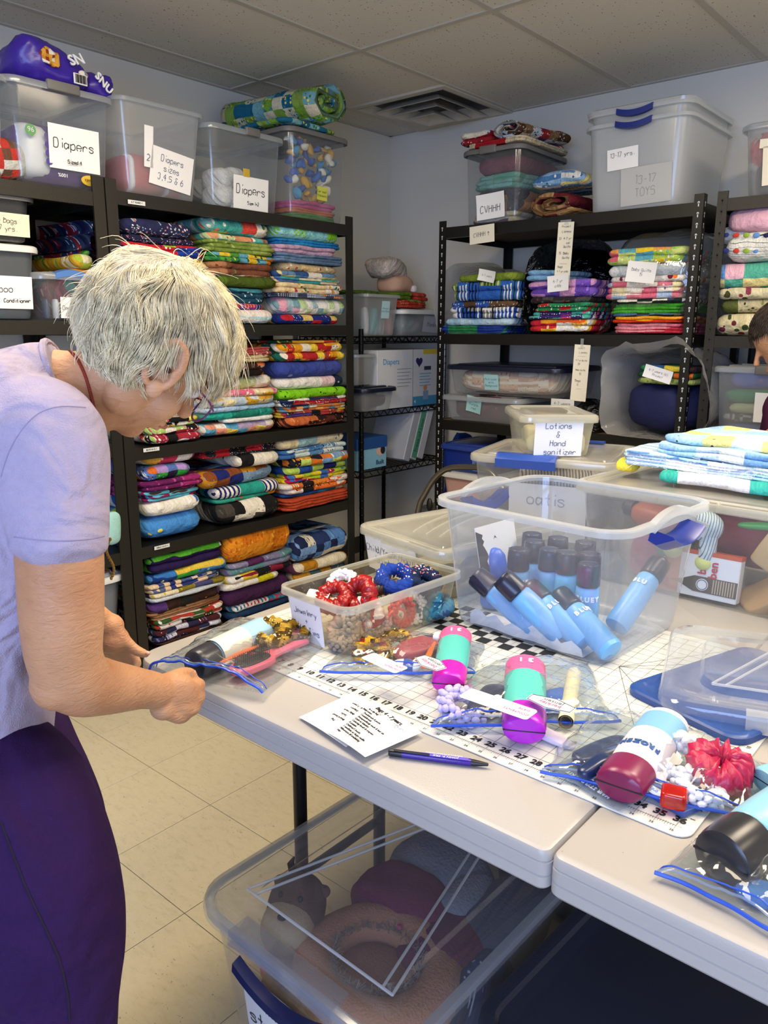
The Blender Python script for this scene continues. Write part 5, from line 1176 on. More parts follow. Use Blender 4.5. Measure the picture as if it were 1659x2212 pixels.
part('lid',G().rbox(-.134,.104,-.124,.124,.105,.165,.002,.001,1),plain('#1f4a8a',.5),b,smooth=False)
part('print_patch',G().lathe([(.034,0),(.034,.001)],20,sy=.7).xf(Matrix.Translation((.05,-.121,.085))@Matrix.Rotation(radians(90),4,'X')),plain('#c8a898',.6),b)
part('print_patch',G().lathe([(.018,0),(.018,.002)],20,sy=1.2).xf(Matrix.Translation((.068,-.1215,.09))@Matrix.Rotation(radians(90),4,'X')),plain('#1f1a24',.6),b)
printed(b,'Built',.035,plain('#1a3a5a',.5),(.045,-.123,.028),(radians(90),0,0))
# floor bins beneath the rack
b=bin_('storage_bin','grey white lidded tote on the floor below the wire rack','storage bin',(-2.34,3.06,0),radians(90),.42,.52,.34,taper=.03,tub=clear('grey_clear',milk=.45,edge=.3,rough=.3,col='#8a8c88',tint='#9a9c98'),rim=WHITEP,lid=plain('#a8aaa8',.4),ridges=False)
pillow('dark_cloth','dark blue cloths inside the tote under the wire rack','cloth',F('#3a4458,#5a6474,#2a3040',(.04,.2)),W(b,0,-.02,.16),(.17,.22,.145),e=4,seed=3)
blabel(b,.10,.16,.07,.09,'B',.02,seed=66,col='#6a9aa0',ink='#2a4a5a')
b=bin_('storage_bin','dim smoky lidded bin on the floor against the back wall corner','storage bin',(-2.49,3.52,0),radians(90),.32,.28,.36,taper=.02,tub=PPL,lid=plain('#6a6e70',.4),ridges=False)
pillow('blue_tote_bag','royal blue fabric tote bag standing beside the back unit post','bag',plain('#123a8a',.7,bump=.008,scale=12),(-2.385,3.42,.40),(.05,.13,.40),seed=5,noise_amp=.02)
# step stool
st=thing('step_stool','folding step stool with curved steel handle and black tread behind the table','stool',(-1.93,2.60,0))
STL=plain('#8a8478',.28,.9)
arc=[]
for i in range(25):
    a=pi*i/24; arc.append((-.24*cos(a)*1.0,.0+.0*sin(a),.60+.20*sin(a)**.8 if 0<a<pi else .60))
ca=Vector((.14,0,0))
legs=[(-.245+.14,-.08,.0),(-.235+.14,-.02,.52),(-.20+.14,.0,.66),(-.12+.14,.01,.76),(.0+.14,.015,.79),(.12+.14,.01,.78),(.20+.14,.0,.68),(.235+.14,-.02,.52),(.245+.14,-.08,0)]
sm=_smooth([Vector(p) for p in legs],6)
part('handle_frame',G().tube(sm,.0125,12),STL,st)
part('tread',G().rbox(-.07,.36,-.14,.10,.455,.485,.04,.01,5),plain('#141210',.6,bump=.003,scale=260),st)
part('tread_rim',G().rbox(-.076,.366,-.147,.107,.44,.472,.045,.01,5),plain('#2e2a26',.4),st)
part('tread',G().rbox(-.07,.36,-.34,-.16,.225,.25,.03,.01,5),plain('#141210',.6),st,label=None)
for x in (-.06,.35): part('rear_leg',G().tube([(x,.05,.60),(x,.22,.0)],.011,10),STL,st)
for x in (-.06,.35): part('brace',G().tube([(x,-.01,.56),(x,.14,.30)],.007,8),plain('#2a2826',.4,.6),st)
part('hinge_cap',G().ball((-.062,.03,.60),(.014,.012,.03),12,8),plain('#121212',.5),st)
# ================= THINGS ON THE TABLE =================
def P2(px,py,z=TZ): return PZ(px,py,z)
Tt=TZ+.0032
BOTC=clear('bottle_plastic',milk=0) if 0 else None
def bottle(label,P0,P1,r,cap,body,capl=.045,flat=.8,txt=None,shoulder=True,band=None,txtcol='#f4f4f4',group=None,roll_=0,ts=.014,name='shampoo_bottle',dome=False,txt2=None):
    """P0 = far end of the cap, P1 = bottom of the bottle"""
    P0,P1=Vector(P0),Vector(P1); ax=(P0-P1); L=ax.length; ax.normalize()
    up=Vector((0,0,1)) if abs(ax.z)<.95 else Vector((0,-1,0))
    fr=(up-ax*up.dot(ax)).normalized()   # local -Y faces 'up/front'
    if abs(ax.z)>=.6: 
        v=(CAM-P1); v.z=0; fr=(v-ax*v.dot(ax)).normalized()
    yl=-fr; xl=yl.cross(ax)
    m=Matrix((xl,yl,ax)).transposed(); m=m@Matrix.Rotation(roll_,3,'Z')
    o=thing(name,label,'bottle',P1,rot=m.to_euler(),group=group)
    bl=L-capl
    prof=[(r*.80,0),(r*.95,.002),(r,.008),(r*1.0,bl*.5),(r*.98,bl*.8),(r*.93,bl*.95),(r*.8,bl-.001),(.5*r,bl)]
    part('body',G().lathe(prof,28,sy=flat),body,o,smooth=True)
    cp=[(r*.9,bl-.002),(r*.97,bl),(r*.98,bl+.003)]
    if dome: cp+=[(r*.95,bl+capl*.35),(r*.75,bl+capl*.75),(r*.4,bl+capl*.95),(r*.1,L)]
    else: cp+=[(r*.95,bl+capl*.75),(r*.9,L-.003),(r*.8,L-.0005),(.3*r,L)]
    c=part('cap',G().lathe(cp,28,sy=flat),cap,o)
    if not dome: part('cap_seam',G().box(-r*.9,r*.9,-r*flat*.04,r*flat*.04,L-.0012,L+.0002),plain('#101014',.5),c,smooth=False)
    if band: part('print_band',G().lathe([(r*1.006,bl*band[0]),(r*1.006,bl*band[1])],28,sy=flat,cap=False),plain(band[2],.4),o)
    if txt2: printed(o,txt2,r*.62,plain('#f4e8f0',.5,name='print_pale'),(0,-r*flat*1.03,bl*.15),(radians(90),0,0),ext=.0006,bold=.0005)
    if txt:
        for i,ch in enumerate(txt):
            a=(i-(len(txt)-1)/2)*(ts*.78/r)
            printed(o,ch,ts,plain(txtcol,.5,name='print'+txtcol),(r*1.01*sin(a),-r*flat*1.03*cos(a),bl*.78),(radians(90),0,a),ext=.0006,bold=.0006)
    return o
def far_end(P0,px,py,L,far=True):
    d=ray(px,py).normalized(); v=CAM-P0; b=v.dot(d); c=v.length_squared-L*L; q=b*b-c
    q=sqrt(max(q,0)); return CAM+d*(-b+(q if far else -q))
NVC=plain('#1d2138',.28); BLB=plain('#6fb0e4',.35); MAG=plain('#d018b0',.3); TEAL=plain('#58c0b8',.35)
# ---- big clear tub of blue bottles ----
BX=thing  # alias kept short
big=bin_('clear_tub','large open clear tub full of blue bottles standing on the cutting mat','storage bin',(-.716,1.420,Tt),radians(-4),.405,.370,.262,taper=.026,r=.05,tub=clear('tub_clear',milk=.13,edge=.42,rough=.08,tint='#e8eef6',col='#e8eefa'),rim=clear('rim_clear',milk=.34,edge=.4,rough=.15,col='#f0f2f6'),open_flange=.016)
w_,d_,h_,_=BD[big.name]
def side_handle(o,sg,drop=.0):
    R=[]
    for k in range(11):
        t_=k/10-.5; y=t_*.13; s_=.020*(1-4*t_*t_)
        R.append([(sg*(w_/2+.001),y,h_-.012-s_),(sg*(w_/2+.030+drop),y,h_-.020-s_),(sg*(w_/2+.034+drop),y,h_-.024-s_),(sg*(w_/2+.012),y,h_-.040-s_),(sg*(w_/2-.004),y,h_-.034-s_)])
    part('handle',G().loft(R),plain('#142c84',.3),o)
    R=[]
    for k in range(13):
        t_=k/12-.5; y=t_*.17; s_=.018*(1-4*t_*t_) if abs(t_)<.5 else 0
        R.append([(sg*(w_/2+.004),y,h_+.002+s_),(sg*(w_/2+.017),y,h_+.001+s_),(sg*(w_/2+.018),y,h_-.014+s_),(sg*(w_/2+.004),y,h_-.012+s_)])
    part('rim_arch',G().loft(R),clear('rim_clear'),o)
side_handle(big,1,.012); side_handle(big,-1,.0)
zc=Tt+.158
ups=[(1150,1147),(1155,1163),(1206,1156),(1265,1165),(1121,1180),(1188,1180),(1226,1187),(1275,1190),(1273,1212)]
wh=['rear left','second row far left','rear middle','rear right','front left of the standing group','middle of the standing group','right of middle','far right rear','front right']
for i,(px,py) in enumerate(ups):
    c=P2(px,py+4,zc); 
    bottle('navy-capped blue bottle standing in the clear tub, %s'%wh[i],c,(c.x,c.y,Tt+.004),.0235,NVC,BLB,.044,1.0,txt='BLUEY' if i in(4,7,8) else None,group='blue bottles in the clear tub',ts=.013,roll_=.0)
c=P2(1070,1183,zc-.02); bottle('blue bottle with rounded bright blue cap at the left of the clear tub',c,(c.x,c.y,Tt+.004),.029,plain('#2f60c8',.3),plain('#3a78c8',.35),.06,.8,band=(.55,.75,'#d84a3a'),dome=True)
lean=[((1032,1250),(1137,1384)),((1088,1254),(1204,1397)),((1146,1274),(1257,1410)),((1210,1290),(1329,1428))]
ln=['leftmost','second from left','third from left','rightmost, its name readable']
for i,(a,b_) in enumerate(lean):
    P1=P2(b_[0]-(14 if b_[0]>1300 else 2),b_[1]-14,Tt+.026); P1.y=max(P1.y,1.262-.07*(P1.x+.718)+.029); P0=far_end(P1,a[0]-6,a[1]-8,.162,True)
    bottle('blue bottle leaning at the front of the clear tub, %s'%ln[i],P0,P1,.0245,NVC,BLB,.046,1.0,txt='BLUEY' if i>1 else None,group='blue bottles in the clear tub',ts=.013)
P1=P2(1330,1355,Tt+.025); P0=far_end(P1,1428,1212,.182,True)
bottle('blue bottle leaning to the right against the inside of the clear tub',P0,P1,.0245,plain('#3a3c48',.3),BLB,.046,1.0,txt='BLU',group='blue bottles in the clear tub',ts=.013)
# crumpled white paper along the front of the tub floor
zg=[]; n=12
for i in range(n+1): zg.append((-.13+.26*i/n,.024+(.013 if i%2 else 0)+.004*sin(i)))
g=G(); m_=len(zg)
g.add([(x,-.150+.003*sin(x*60),.004) for x,_ in zg]+[(x,-.154,z) for x,z in zg]+[(x,-.08,.005) for x,_ in zg],[(i,i+1,m_+i+1,m_+i) for i in range(m_-1)]+[(2*m_+i,2*m_+i+1,i+1,i) for i in range(m_-1)])
o=part('paper_sheet',g,plain('#ecebf0',.7),smooth=False); o.location=big.location+Vector((0,0,.002)); o.rotation_euler=big.rotation_euler; tag(o,'white paper with zigzag torn edge lining the floor of the clear tub','paper')
o=thing('picture_card','white card with black fir trees and a bird inside the clear tub, left','card',W(big,-.150,-.02,.07),rot=(0,0,0)); o.rotation_euler=(Matrix.Rotation(radians(-4+90),3,'Z')@Matrix.Rotation(radians(-12),3,'X')).to_euler()
part('sheet',G().box(-.07,.07,-.0006,.0006,0,.12),plain('#e4e6e6',.6),o,smooth=False)
g=G(); rr=random.Random(3)
pts=[(-.07,0),(-.035,0)]; 
for i in range(14): z=.008+i*.0072; x=-.035-.001*i+rr.uniform(-.004,.006)*(1 if i%2 else -1); pts.append((x,z))
pts+=[(-.07,.112)]
g.add([(x,-.0012,z) for x,z in pts],[tuple(range(len(pts)))])
part('tree_print',g,plain('#23262a',.7),o,smooth=False)
part('bird_print',G().add([(-.012,-.0012,.085),(-.006,-.0012,.09),(0,-.0012,.086),(-.006,-.0012,.094)],[(0,1,2,3)]),plain('#23262a',.7),o,smooth=False)
# ---- jewellery and hair ties ----
jb=bin_('clear_box','open shallow clear box labelled Jewelery + Hair Ties at the mat edge','storage box',(-1.003,1.140,Tt),radians(-4),.192,.325,.102,taper=.014,r=.022,tub=clear('box_clear',milk=.10,edge=.35,rough=.1,tint='#f2ecdc',col='#f0ead8'),rim=clear('box_rim',milk=.26,edge=.35,rough=.15,col='#f4f2e8'),open_flange=.008)
w_,d_,h_,_=BD[jb.name]
blabel(jb,-.022,.048,.092,.088,'Jewelery\n+\nHair Ties',.0125,seed=71,col='#e8eaf4',ink='#20304a',curl=.001)
def scrunchie(label,mat,c,R,r,rot,seed=1,group='scrunchies in the clear box',n=46,amp=.5,name='scrunchie',lump=None):
    g=G(); rings=[]
    for i in range(n):
        a=2*pi*i/n; k=1+amp*.5*sin(i*2.4+seed)*.5+ amp*.3*noise.noise(Vector((i*.9,seed,0)))
        cr=Vector((R*cos(a),R*sin(a),amp*r*.35*sin(i*1.7))); rd_=Vector((cos(a),sin(a),0)); ring=[]
        for j in range(12):
            b=2*pi*j/12; q=r*k*(1+.18*amp*sin(3*b+i*1.9)+.15*amp*noise.noise(Vector((i*.8,j*.9,seed))))
            ring.append(cr+rd_*(q*cos(b))+Vector((0,0,q*sin(b))))
        rings.append(ring)
    rings.append(rings[0]); g.loft(rings,False,False); g.nz(r*.25,1/r*.6,seed)
    g.uv=[(p.x,p.y+p.z) for p in g.v]
    o=part(name,g,mat,smooth='all'); o.location=c; o.rotation_euler=rot; return tag(o,label,'hair tie',group)
def crochet(label,mat,c,R,r,rot,seed=1,group='scrunchies in the clear box'):
    """a ring of bobbly yarn loops"""
    rr=random.Random(seed); g=G(); n=30
    for i in range(n):
        a=2*pi*i/n
        for j in range(3):
            b=2*pi*j/3+i*.9; p=Vector(((R+r*.6*cos(b))*cos(a),(R+r*.6*cos(b))*sin(a),r*.6*sin(b)))
            g.ball(p,(r*.55,r*.42,r*.42),8,5,Matrix.Rotation(a+1.2*(j-1),3,'Z'))
    g.nz(.001,120,seed); g.uv=[(p.x,p.y) for p in g.v]
    o=part('crochet_scrunchie',g,mat,smooth='all'); o.location=c; o.rotation_euler=rot; return tag(o,label,'hair tie',group)
navyf=F('#1f3a8a,#24429a',(.1,.1),'floral','#e8e8f0,#c86a6a,#6a90d0',160,.3,quilt=0)
redsh=plain('#9a1418',.25,bump=.003,scale=90)
sc=[('shiny dark red scrunchie on top near the front of the box',redsh,(-.02,-.09,.080),.026,.014,(.5,.2,0)),
('second shiny red scrunchie folded beside the first',redsh,(.02,-.06,.088),.024,.015,(.9,-.5,.4)),
('navy floral scrunchie on top at the back of the box',navyf,(.01,.055,.092),.03,.015,(.3,.3,0)),
('navy and coral floral scrunchie behind, right of the other',F('#1f2a4a,#2a3454',(.1,.1),'floral','#e8e0e8,#d87a6a',180,.35,quilt=0),(.05,.10,.088),.026,.014,(.4,.2,1)),
('teal blue scrunchie against the right wall of the box',F('#3a7a90,#2a5a78',(.02,.02),'floral','#b8885a,#8ac0c8',120,.3,quilt=0),(.055,.09,.045),.028,.016,(1.2,0,.3)),
('slate blue scrunchie lowest at the right back of the box',F('#3a5a80,#5a8aa0',(.02,.02),quilt=0),(.06,.12,.028),.028,.015,(.2,0,0)),
('mustard and blue scrunchie at the back wall of the box',F('#a8803a,#4a6a8a',(.02,.02),quilt=0),(.035,.125,.06),.026,.014,(1,.3,0)),
('dark red and white scrunchie pressed to the front right wall',F('#a82028,#e8d8d8',(.012,.03),quilt=0),(.05,-.065,.060),.022,.013,(1.3,0,.2)),
('grey brown satin scrunchie under the red one',F('#8a7a74,#a89890',(.03,.03),quilt=0),(.03,-.11,.030),.024,.013,(.9,.2,0))]
for i,(lab,m,p,R,r,ro) in enumerate(sc): scrunchie(lab,m,W(jb,*p),R,r,ro,i+1)
YW1=plain('#8a8078',.95,bump=.002,scale=300); YW2=plain('#c8a8a4',.95,bump=.002,scale=300); YWW=plain('#e8e8ee',.95,bump=.002,scale=300); YRED=plain('#c02028',.9,bump=.002,scale=300); YGR=plain('#6a7478',.95,bump=.002,scale=300)
for i,(lab,m,p,R,r,ro) in enumerate([('grey and brown crochet scrunchie at the front right of the box',YW1,(.055,-.09,.038),.026,.012,(1.3,0,1.3)),('brown grey crochet scrunchie lowest at the front corner',YW1,(.045,-.125,.020),.022,.011,(.3,0,0)),('dusty pink crochet scrunchie in the middle of the box side',YW2,(.062,-.05,.036),.022,.011,(1.3,0,1.4)),('slate grey crochet scrunchie low in the middle',YGR,(.055,-.03,.018),.022,.010,(.4,.3,0)),('red crochet scrunchie standing against the right wall',YRED,(.066,.015,.046),.026,.011,(1.4,0,1.5)),('white crochet scrunchie on top near the label end',YWW,(-.05,-.04,.09),.024,.012,(.6,.3,0)),('white crochet scrunchie behind the red one',YWW,(.055,.06,.04),.026,.011,(1.3,0,1.3)),('small lilac white crochet scrunchie at the left',plain('#d0c8e0',.95,bump=.002,scale=300),(-.065,-.06,.075),.012,.008,(.2,0,0))]):
    crochet(lab,m,W(jb,*p),R,r,ro,i+20)
hb_=thing('hair_brush','brown bristled round hair brush lying among the hair ties','brush',W(jb,.0,.005,.075),rot=(0,radians(78),radians(60)))
part('barrel',G().lathe([(.010,-.05),(.012,-.045),(.012,.05),(.006,.056),(.006,.09)],16),plain('#3a2414',.4),hb_)
g=G()
for i in range(22):
    for j in range(12):
        a=2*pi*j/12+i*.26; z=-.042+i*.004; g.tube([(.012*cos(a),.012*sin(a),z),(.022*cos(a),.022*sin(a),z)],.0006,3)
part('bristles',g,plain('#4a2c14',.6),hb_,kind='stuff')
o=thing('hair_comb','open comb with white teeth around a red ring, in the clear box','comb',W(jb,.070,-.005,.04),rot=(radians(90),0,radians(86)))
part('ring',G().tube([(.024*cos(2*pi*i/24),.017*sin(2*pi*i/24),0) for i in range(24)],.003,8,closed=True),plain('#d03030',.4),o)
g=G()
for i in range(40):
    a=2*pi*i/40; g.tube([(.022*cos(a),.015*sin(a),0),(.016*cos(a),.010*sin(a),.002)],.0006,3)
part('teeth',g,plain('#e8e4e4',.5),o,kind='stuff')
o=part('paper_tag',G().rbox(-.022,.022,-.013,.013,0,.0008,.002,.0003,1),plain('#efe9d6',.6),smooth=False); o.location=W(jb,-.045,-.11,.085); o.rotation_euler=(.3,.1,.5); tag(o,'cream paper tag beside the red scrunchie in the box','tag')
# ---- child/youth/adult brush box ----
CRM=clear('cream_clear',milk=.22,edge=.35,rough=.14,tint='#ecebe0',col='#ebe8d8')
CRL=clear('cream_lid',milk=.30,edge=.32,rough=.14,tint='#f2f2ee',col='#f0efe6')
ya=bin_('clear_box','lidded clear box with sheet reading Child/Youth/Adult brush/comb','storage box',(-1.075,1.555,Tt),radians(-13),.315,.40,.118,taper=.02,r=.028,tub=CRM,rim=CRL,lid=CRL,ridges=False,lidh=.008,open_flange=.006)
w_,d_,h_,_=BD[ya.name]
lo=[c for c in ya.children if c.name.startswith('lid')][0]
for k in range(3):
    pts=[]
    for i in range(15):
        t_=i/14; pts.append((-w_/2+.05+k*.035+.05*t_*t_*0+(.10*t_**1.6),-d_/2+.30-.25*t_+k*.012,h_+.0115))
    part('lid_rib',G().tube(pts,.0016,6),CRL,lo)
part('latch',G().rbox(-.05,.05,-d_/2-.016,-d_/2-.004,h_-.014,h_+.010,.004,.002,2),CRL,ya)
blabel(ya,-.035,.062,.20,.088,'Child/Youth/Adult\nbrush/comb',.0175,seed=73,col='#e9ecf4',ink='#3a4a70',dy=.0)
for i,(p,m,lab) in enumerate(((( .09,-.12,.04),'#3a4048','dark grey hair brush inside the lidded box'),((.10,-.04,.055),'#22262a','black comb pack inside the lidded box'),((.06,.05,.03),'#b04a50','rose red comb inside the lidded box'))):
    pillow('comb_pack',lab,'comb',plain(m,.35),W(ya,*p),(.04,.06,.02),.3*i,seed=i)
# ---- back box and lotions ----
bk=bin_('storage_bin','clear bin with blue latch carrying the Lotions box, back of the table','storage bin',(-1.105,2.085,TZ+.001),radians(14),.405,.365,.245,taper=.02,r=.04,tub=PP,rim=CRL,lid=CRL,lidh=.010,latch=None,ridges=False)
w_,d_,h_,_=BD[bk.name]
def front_latch(o,w,d,h,x0,x1,mat,sg=-1):
    R=[]
    for k in range(11):
        t_=k/10; x=x0+(x1-x0)*t_; s_=.010*(1-(2*t_-1)**2)
        R.append([(x,sg*(d/2+.010),h-.022),(x,sg*(d/2+.024+s_*.4),h-.020),(x,sg*(d/2+.026+s_*.5),h+.004),(x,sg*(d/2+.014),h+.017),(x,sg*(d/2-.012),h+.018),(x,sg*(d/2-.012),h+.012),(x,sg*(d/2+.008),h+.008)])
    part('latch',G().loft(R),mat,o)
front_latch(bk,w_,d_,h_,-.125,.045,plain('#26489c',.32))
front_latch(bk,w_,d_,h_,-.05,.10,plain('#26489c',.32),1)
o=pillow('knitted_blanket','grey beige cable knitted blanket inside the bin with the blue latch','blanket',F('#a09890,#aaa298',(.3,.3),'stripe','#5a5450',110,.4,quilt=1),W(bk,.03,-.02,.17),(.13,.13,.055),.24,seed=3)
pillow('dark_blanket','dark slate knitted blanket under the grey one in the latched bin','blanket',F('#3a3e50,#42465a',(.3,.3)),W(bk,0,0,.07),(.165,.14,.055),.24,seed=5)
p=blabel(bk,.02,.10,.22,.16,'oatis',.035,seed=75,col='#c4c6ca',ink='#8a9098',dy=.04)
lot=bin_('clear_box','small clear box labelled Lotions & Hand sanitizer on the latched bin','storage box',(-1.118,2.045,TZ+h_+.0125),radians(41),.198,.29,.108,taper=.013,r=.02,tub=CRM,rim=CRL,lid=CRL,ridges=False,lidh=.006,open_flange=.006)
w_,d_,h_,_=BD[lot.name]
blabel(lot,-.002,.052,.132,.098,'Lotions\n&\nHand\n  sanitizer',.0158,seed=77,col='#e6e9f4',ink='#2a3038')
for i in range(8):
    pillow('lotion_packet','%s lotion packet inside the Lotions box'%('cream','white','ivory','pale yellow','beige','pearl','sand','off-white')[i],'packet',plain(('#d8d0b0','#e0dccc','#d0c8a0','#e4e0d0','#c8c09c','#dcd6c0','#cfc7ae','#e2dfd4')[i],.4),W(lot,-.055+.036*(i%4),-.10+.10*(i//4),.035+.012*(i%3)),(.022,.03,.028),i,seed=i)
# ---- right-hand bin with toys ----
rb=bin_('storage_bin','clear lidded bin of toys and a Big Ben box under the blue fabrics','storage bin',(-.435,1.905,TZ+.001),radians(-3),.83,.40,.232,taper=.02,r=.05,tub=clear('tub2_clear',milk=.09,edge=.3,rough=.1),rim=PPM if 0 else CRL,lid=CRL,lidh=.006,ridges=False,open_flange=.016)
w_,d_,h_,_=BD[rb.name]
for k in range(6):
    part('lid_rib',G().box(-.33+k*.13,-.327+k*.13,-d_/2-.021,-d_/2+.0,h_-.010,h_+.011),CRL,rb,smooth=False)
bx=thing('book_box','orange and white box printed big ben LANDMARKS with a clock tower','box',W(rb,-.105,-.150,.007),rot=(radians(-8),0,rb.rotation_euler.z+.05))
part('carton',G().rbox(-.105,.075,-.016,.016,0,.105,.002,.001,1),plain('#e6e6ea',.4),bx,smooth=False)
part('orange_edge',G().box(-.1055,.0755,-.0165,.0165,.096,.1055),plain('#c8542c',.4),bx,smooth=False)
part('orange_panel',G().rbox(-.1055,-.055,-.0168,-.0150,0,.096,.0012,.0006,1),plain('#c8542c',.4),bx,smooth=False)
TWR=plain('#4a4440',.6); 
part('tower_print',G().box(-.020,.074,-.0172,-.016,.012,.048),plain('#5a5048',.6),bx,smooth=False)
part('tower_print',G().add([(-.020,-.0172,.012),(-.048,-.0172,.024),(-.075,-.0172,.030),(-.048,-.0172,.036),(-.020,-.0172,.048)],[(0,4,3,2,1)]),TWR,bx,smooth=False)
for i in range(9): part('tower_print',G().box(.022+i*.0055,.0245+i*.0055,-.0176,-.017,.014,.046),plain('#b8a890',.6),bx,smooth=False)
part('clock_face',G().lathe([(.0135,0),(.0135,.001)],24).xf(Matrix.Translation((-.001,-.0172,.030))@Matrix.Rotation(radians(90),4,'X')),plain('#e8eaf0',.5),bx,smooth=False)
part('clock_ring',G().tube([(-.001+.011*cos(2*pi*i/24),-.0186,.030+.011*sin(2*pi*i/24)) for i in range(24)],.0008,5,closed=True),plain('#2a3a6a',.5),bx,smooth=False)
printed(bx,'big',.026,plain('#b83a3a',.5),(-.004,-.0182,.068),(radians(90),radians(-90),0),bold=.0006)
printed(bx,'ben',.026,plain('#b83a3a',.5),(.020,-.0182,.066),(radians(90),radians(-90),0),bold=.0006)
printed(bx,'LANDMARKS',.0125,plain('#e8d8c8',.5),(-.096,-.0182,.048),(radians(90),radians(-90),0),bold=.0003)
ps=thing('plush_toy','white and blue striped plush with yellow feet inside the toy bin','plush toy',W(rb,-.13,-.135,.16),rot=(.2,.3,.2))
STR=F('#d8e4ec,#cfdce6',(.3,.3),'stripe','#5a7080',150,.25,quilt=0)
g=G(); sball(g,(0,0,.01),(.045,.03,.035),2.4,20,12); uvbox(g); part('body',g,STR,ps,smooth='all')
for s_ in (-1,1):
    g=G().tube([(s_*.022,-.01,-.005),(s_*.032,-.02,-.035),(s_*.036,-.024,-.052)],[.020,.019,.018],14); uvbox(g); l=part('leg',g,STR,ps)
    part('foot',G().ball((s_*.037,-.026,-.062),(.022,.022,.020),18,12),plain('#d8dc8a',.9,bump=.002,scale=200),l)
part('care_tag',G().rbox(-.03,.014,-.038,-.0365,.0,.035,.001,.0005,1),plain('#dcdcd8',.6),ps,smooth=False)
for i,(p,r_,m,lab) in enumerate((((.04,-.10,.12),(.055,.02,.045),'#c8a878','kraft paper packet standing beside the striped plush'),((.10,-.11,.085),(.06,.03,.03),'#c4a274','flat stack of kraft paper sheets in the toy bin'),((.05,-.08,.04),(.10,.05,.022),'#b89468','tan envelopes lying low in the toy bin'))):
    g=G(); sball(g,(0,0,0),r_,9,16,10); o=part('kraft_packet',g,plain(m,.7),smooth=True,auto=50); o.location=W(rb,*p); o.rotation_euler=(.2,.5*(1-i),.25*i); tag(o,lab,'packet')
pillow('brown_hair_piece','brown coiled hair piece low in the toy bin','hair piece',plain('#5a4434',.6,bump=.004,scale=60),W(rb,.075,-.15,.03),(.035,.02,.02),seed=3)
pillow('green_toy','long green toy strip across the toy bin','toy',plain('#3a8a4a',.4),W(rb,.10,-.10,.185),(.16,.02,.008),.1,seed=2)
pillow('green_toy','green cloth under the striped plush','toy',plain('#3f8a58',.7),W(rb,-.19,-.13,.10),(.045,.03,.02),.2,seed=2)
pillow('red_bag','dark red cloth heap along the back of the toy bin','cloth',plain('#7a2a3a',.8,bump=.004,scale=30),W(rb,.05,.03,.13),(.22,.09,.075),0,seed=6)
tg=thing('toy_drill','orange brown toy power tool lying at the left of the toy bin','toy',W(rb,-.25,-.06,.15),rot=(.2,.1,-.1))
part('toy_body',sball(G(),(0,0,0),(.085,.035,.03),3,20,12),plain('#c8643a',.4),tg); part('toy_grip',sball(G(),(.06,0,-.035),(.022,.025,.04),3,16,10),plain('#2a2a30',.5),tg); part('toy_nose',G().lathe([(.022,0),(.022,.02),(.012,.03)],16).xf(Matrix.Translation((-.08,0,.005))@Matrix.Rotation(radians(-90),4,'Y')),plain('#3a3a40',.5),tg)
pillow('tan_cloth','tan and grey soft toys at the left end of the toy bin','plush toy',plain('#a89a8c',.9),W(rb,-.28,.0,.06),(.09,.11,.05),0,seed=7)
pillow('red_pack','red packet leaning left inside the toy bin','packet',plain('#b84050',.5),W(rb,-.24,-.14,.07),(.05,.02,.055),0,seed=8)
pillow('blue_badge_toy','orange and blue round toy at the right of the toy bin','toy',F('#c87a4a,#3a6ab0',(.02,.02),quilt=0),W(rb,.20,-.16,.05),(.035,.02,.035),0,seed=4)
# fabrics on its lid
zl=TZ+h_+.019
tops=F('#9ccae4,#e0eaf0,#c8e0f4,#a8d4f0,#e8f0f0,#78a8dc,#90bce4,#a0d8cc',(.055,.05),'floral','#6a90c8,#f0f4f8,#e8a88a',44,.22)
tl=F('#c8e8ec,#a8dce0,#f0f4f4,#b8c8e8,#6a98d8,#b8e0f0',(.10,.006),quilt=1)
c0=PZ(1480,1045,zl); 
quilt('teal green fabric panel with white cartoon edge under the blue patchwork tops',F('#40b8ac,#3ab0a4,#c04a8a,#e8e8ee',(.16,.3)),.42,.24,.030,(c0.x+.135,c0.y-.025,zl),radians(-3),1,amp=.012,cat='fabric',name='folded_fabric')
quilt('thin white and aqua patchwork tops with frayed edges, lower layers',tl,.52,.30,.032,(c0.x+.09,c0.y-.005,zl+.028),radians(-5),4,amp=.013,cat='fabric',name='folded_fabric')
quilt('blue and white checked patchwork top folded in the middle of the heap',tops,.46,.30,.024,(c0.x+.12,c0.y+.01,zl+.058),radians(-9),2,amp=.014,cat='fabric',name='folded_fabric')
quilt('white cartoon cloud fabric with yellow patches spread on top of the heap',F('#e0eaf0,#e8f0f0,#d0e4f0,#98c0e4,#a8d0e8,#e8d890',(.07,.07),'floral','#3a4a5a,#8ab0d0',24,.10),.44,.28,.020,(c0.x+.11,c0.y+.05,zl+.080),radians(-12),1,amp=.016,cat='fabric',name='folded_fabric')
pillow('yellow_fabric','bright yellow fabric corner at the left end of the fabric heap','fabric',F('#f0dc50',(.2,.2)),(c0.x-.165,c0.y+.055,zl+.018),(.028,.035,.014),.2,seed=2)
g=G(); rr=random.Random(8)
for i in range(60):
    x=c0.x-.15+rr.random()*.42; y=c0.y+.0+rr.uniform(-.02,.0)-(x-c0.x)*.08; z=zl+.03+rr.random()*.03; pts=[Vector((x,y,z))]
    for k in range(4): pts.append(pts[-1]+Vector((rr.uniform(-.008,.008),rr.uniform(-.006,.001),rr.uniform(-.006,.004))))
    g.tube(pts,.0004,3)
o=part('loose_threads',g,plain('#e8eef0',.8),kind='stuff'); tag(o,'loose white threads along the frayed fabric edges','thread')
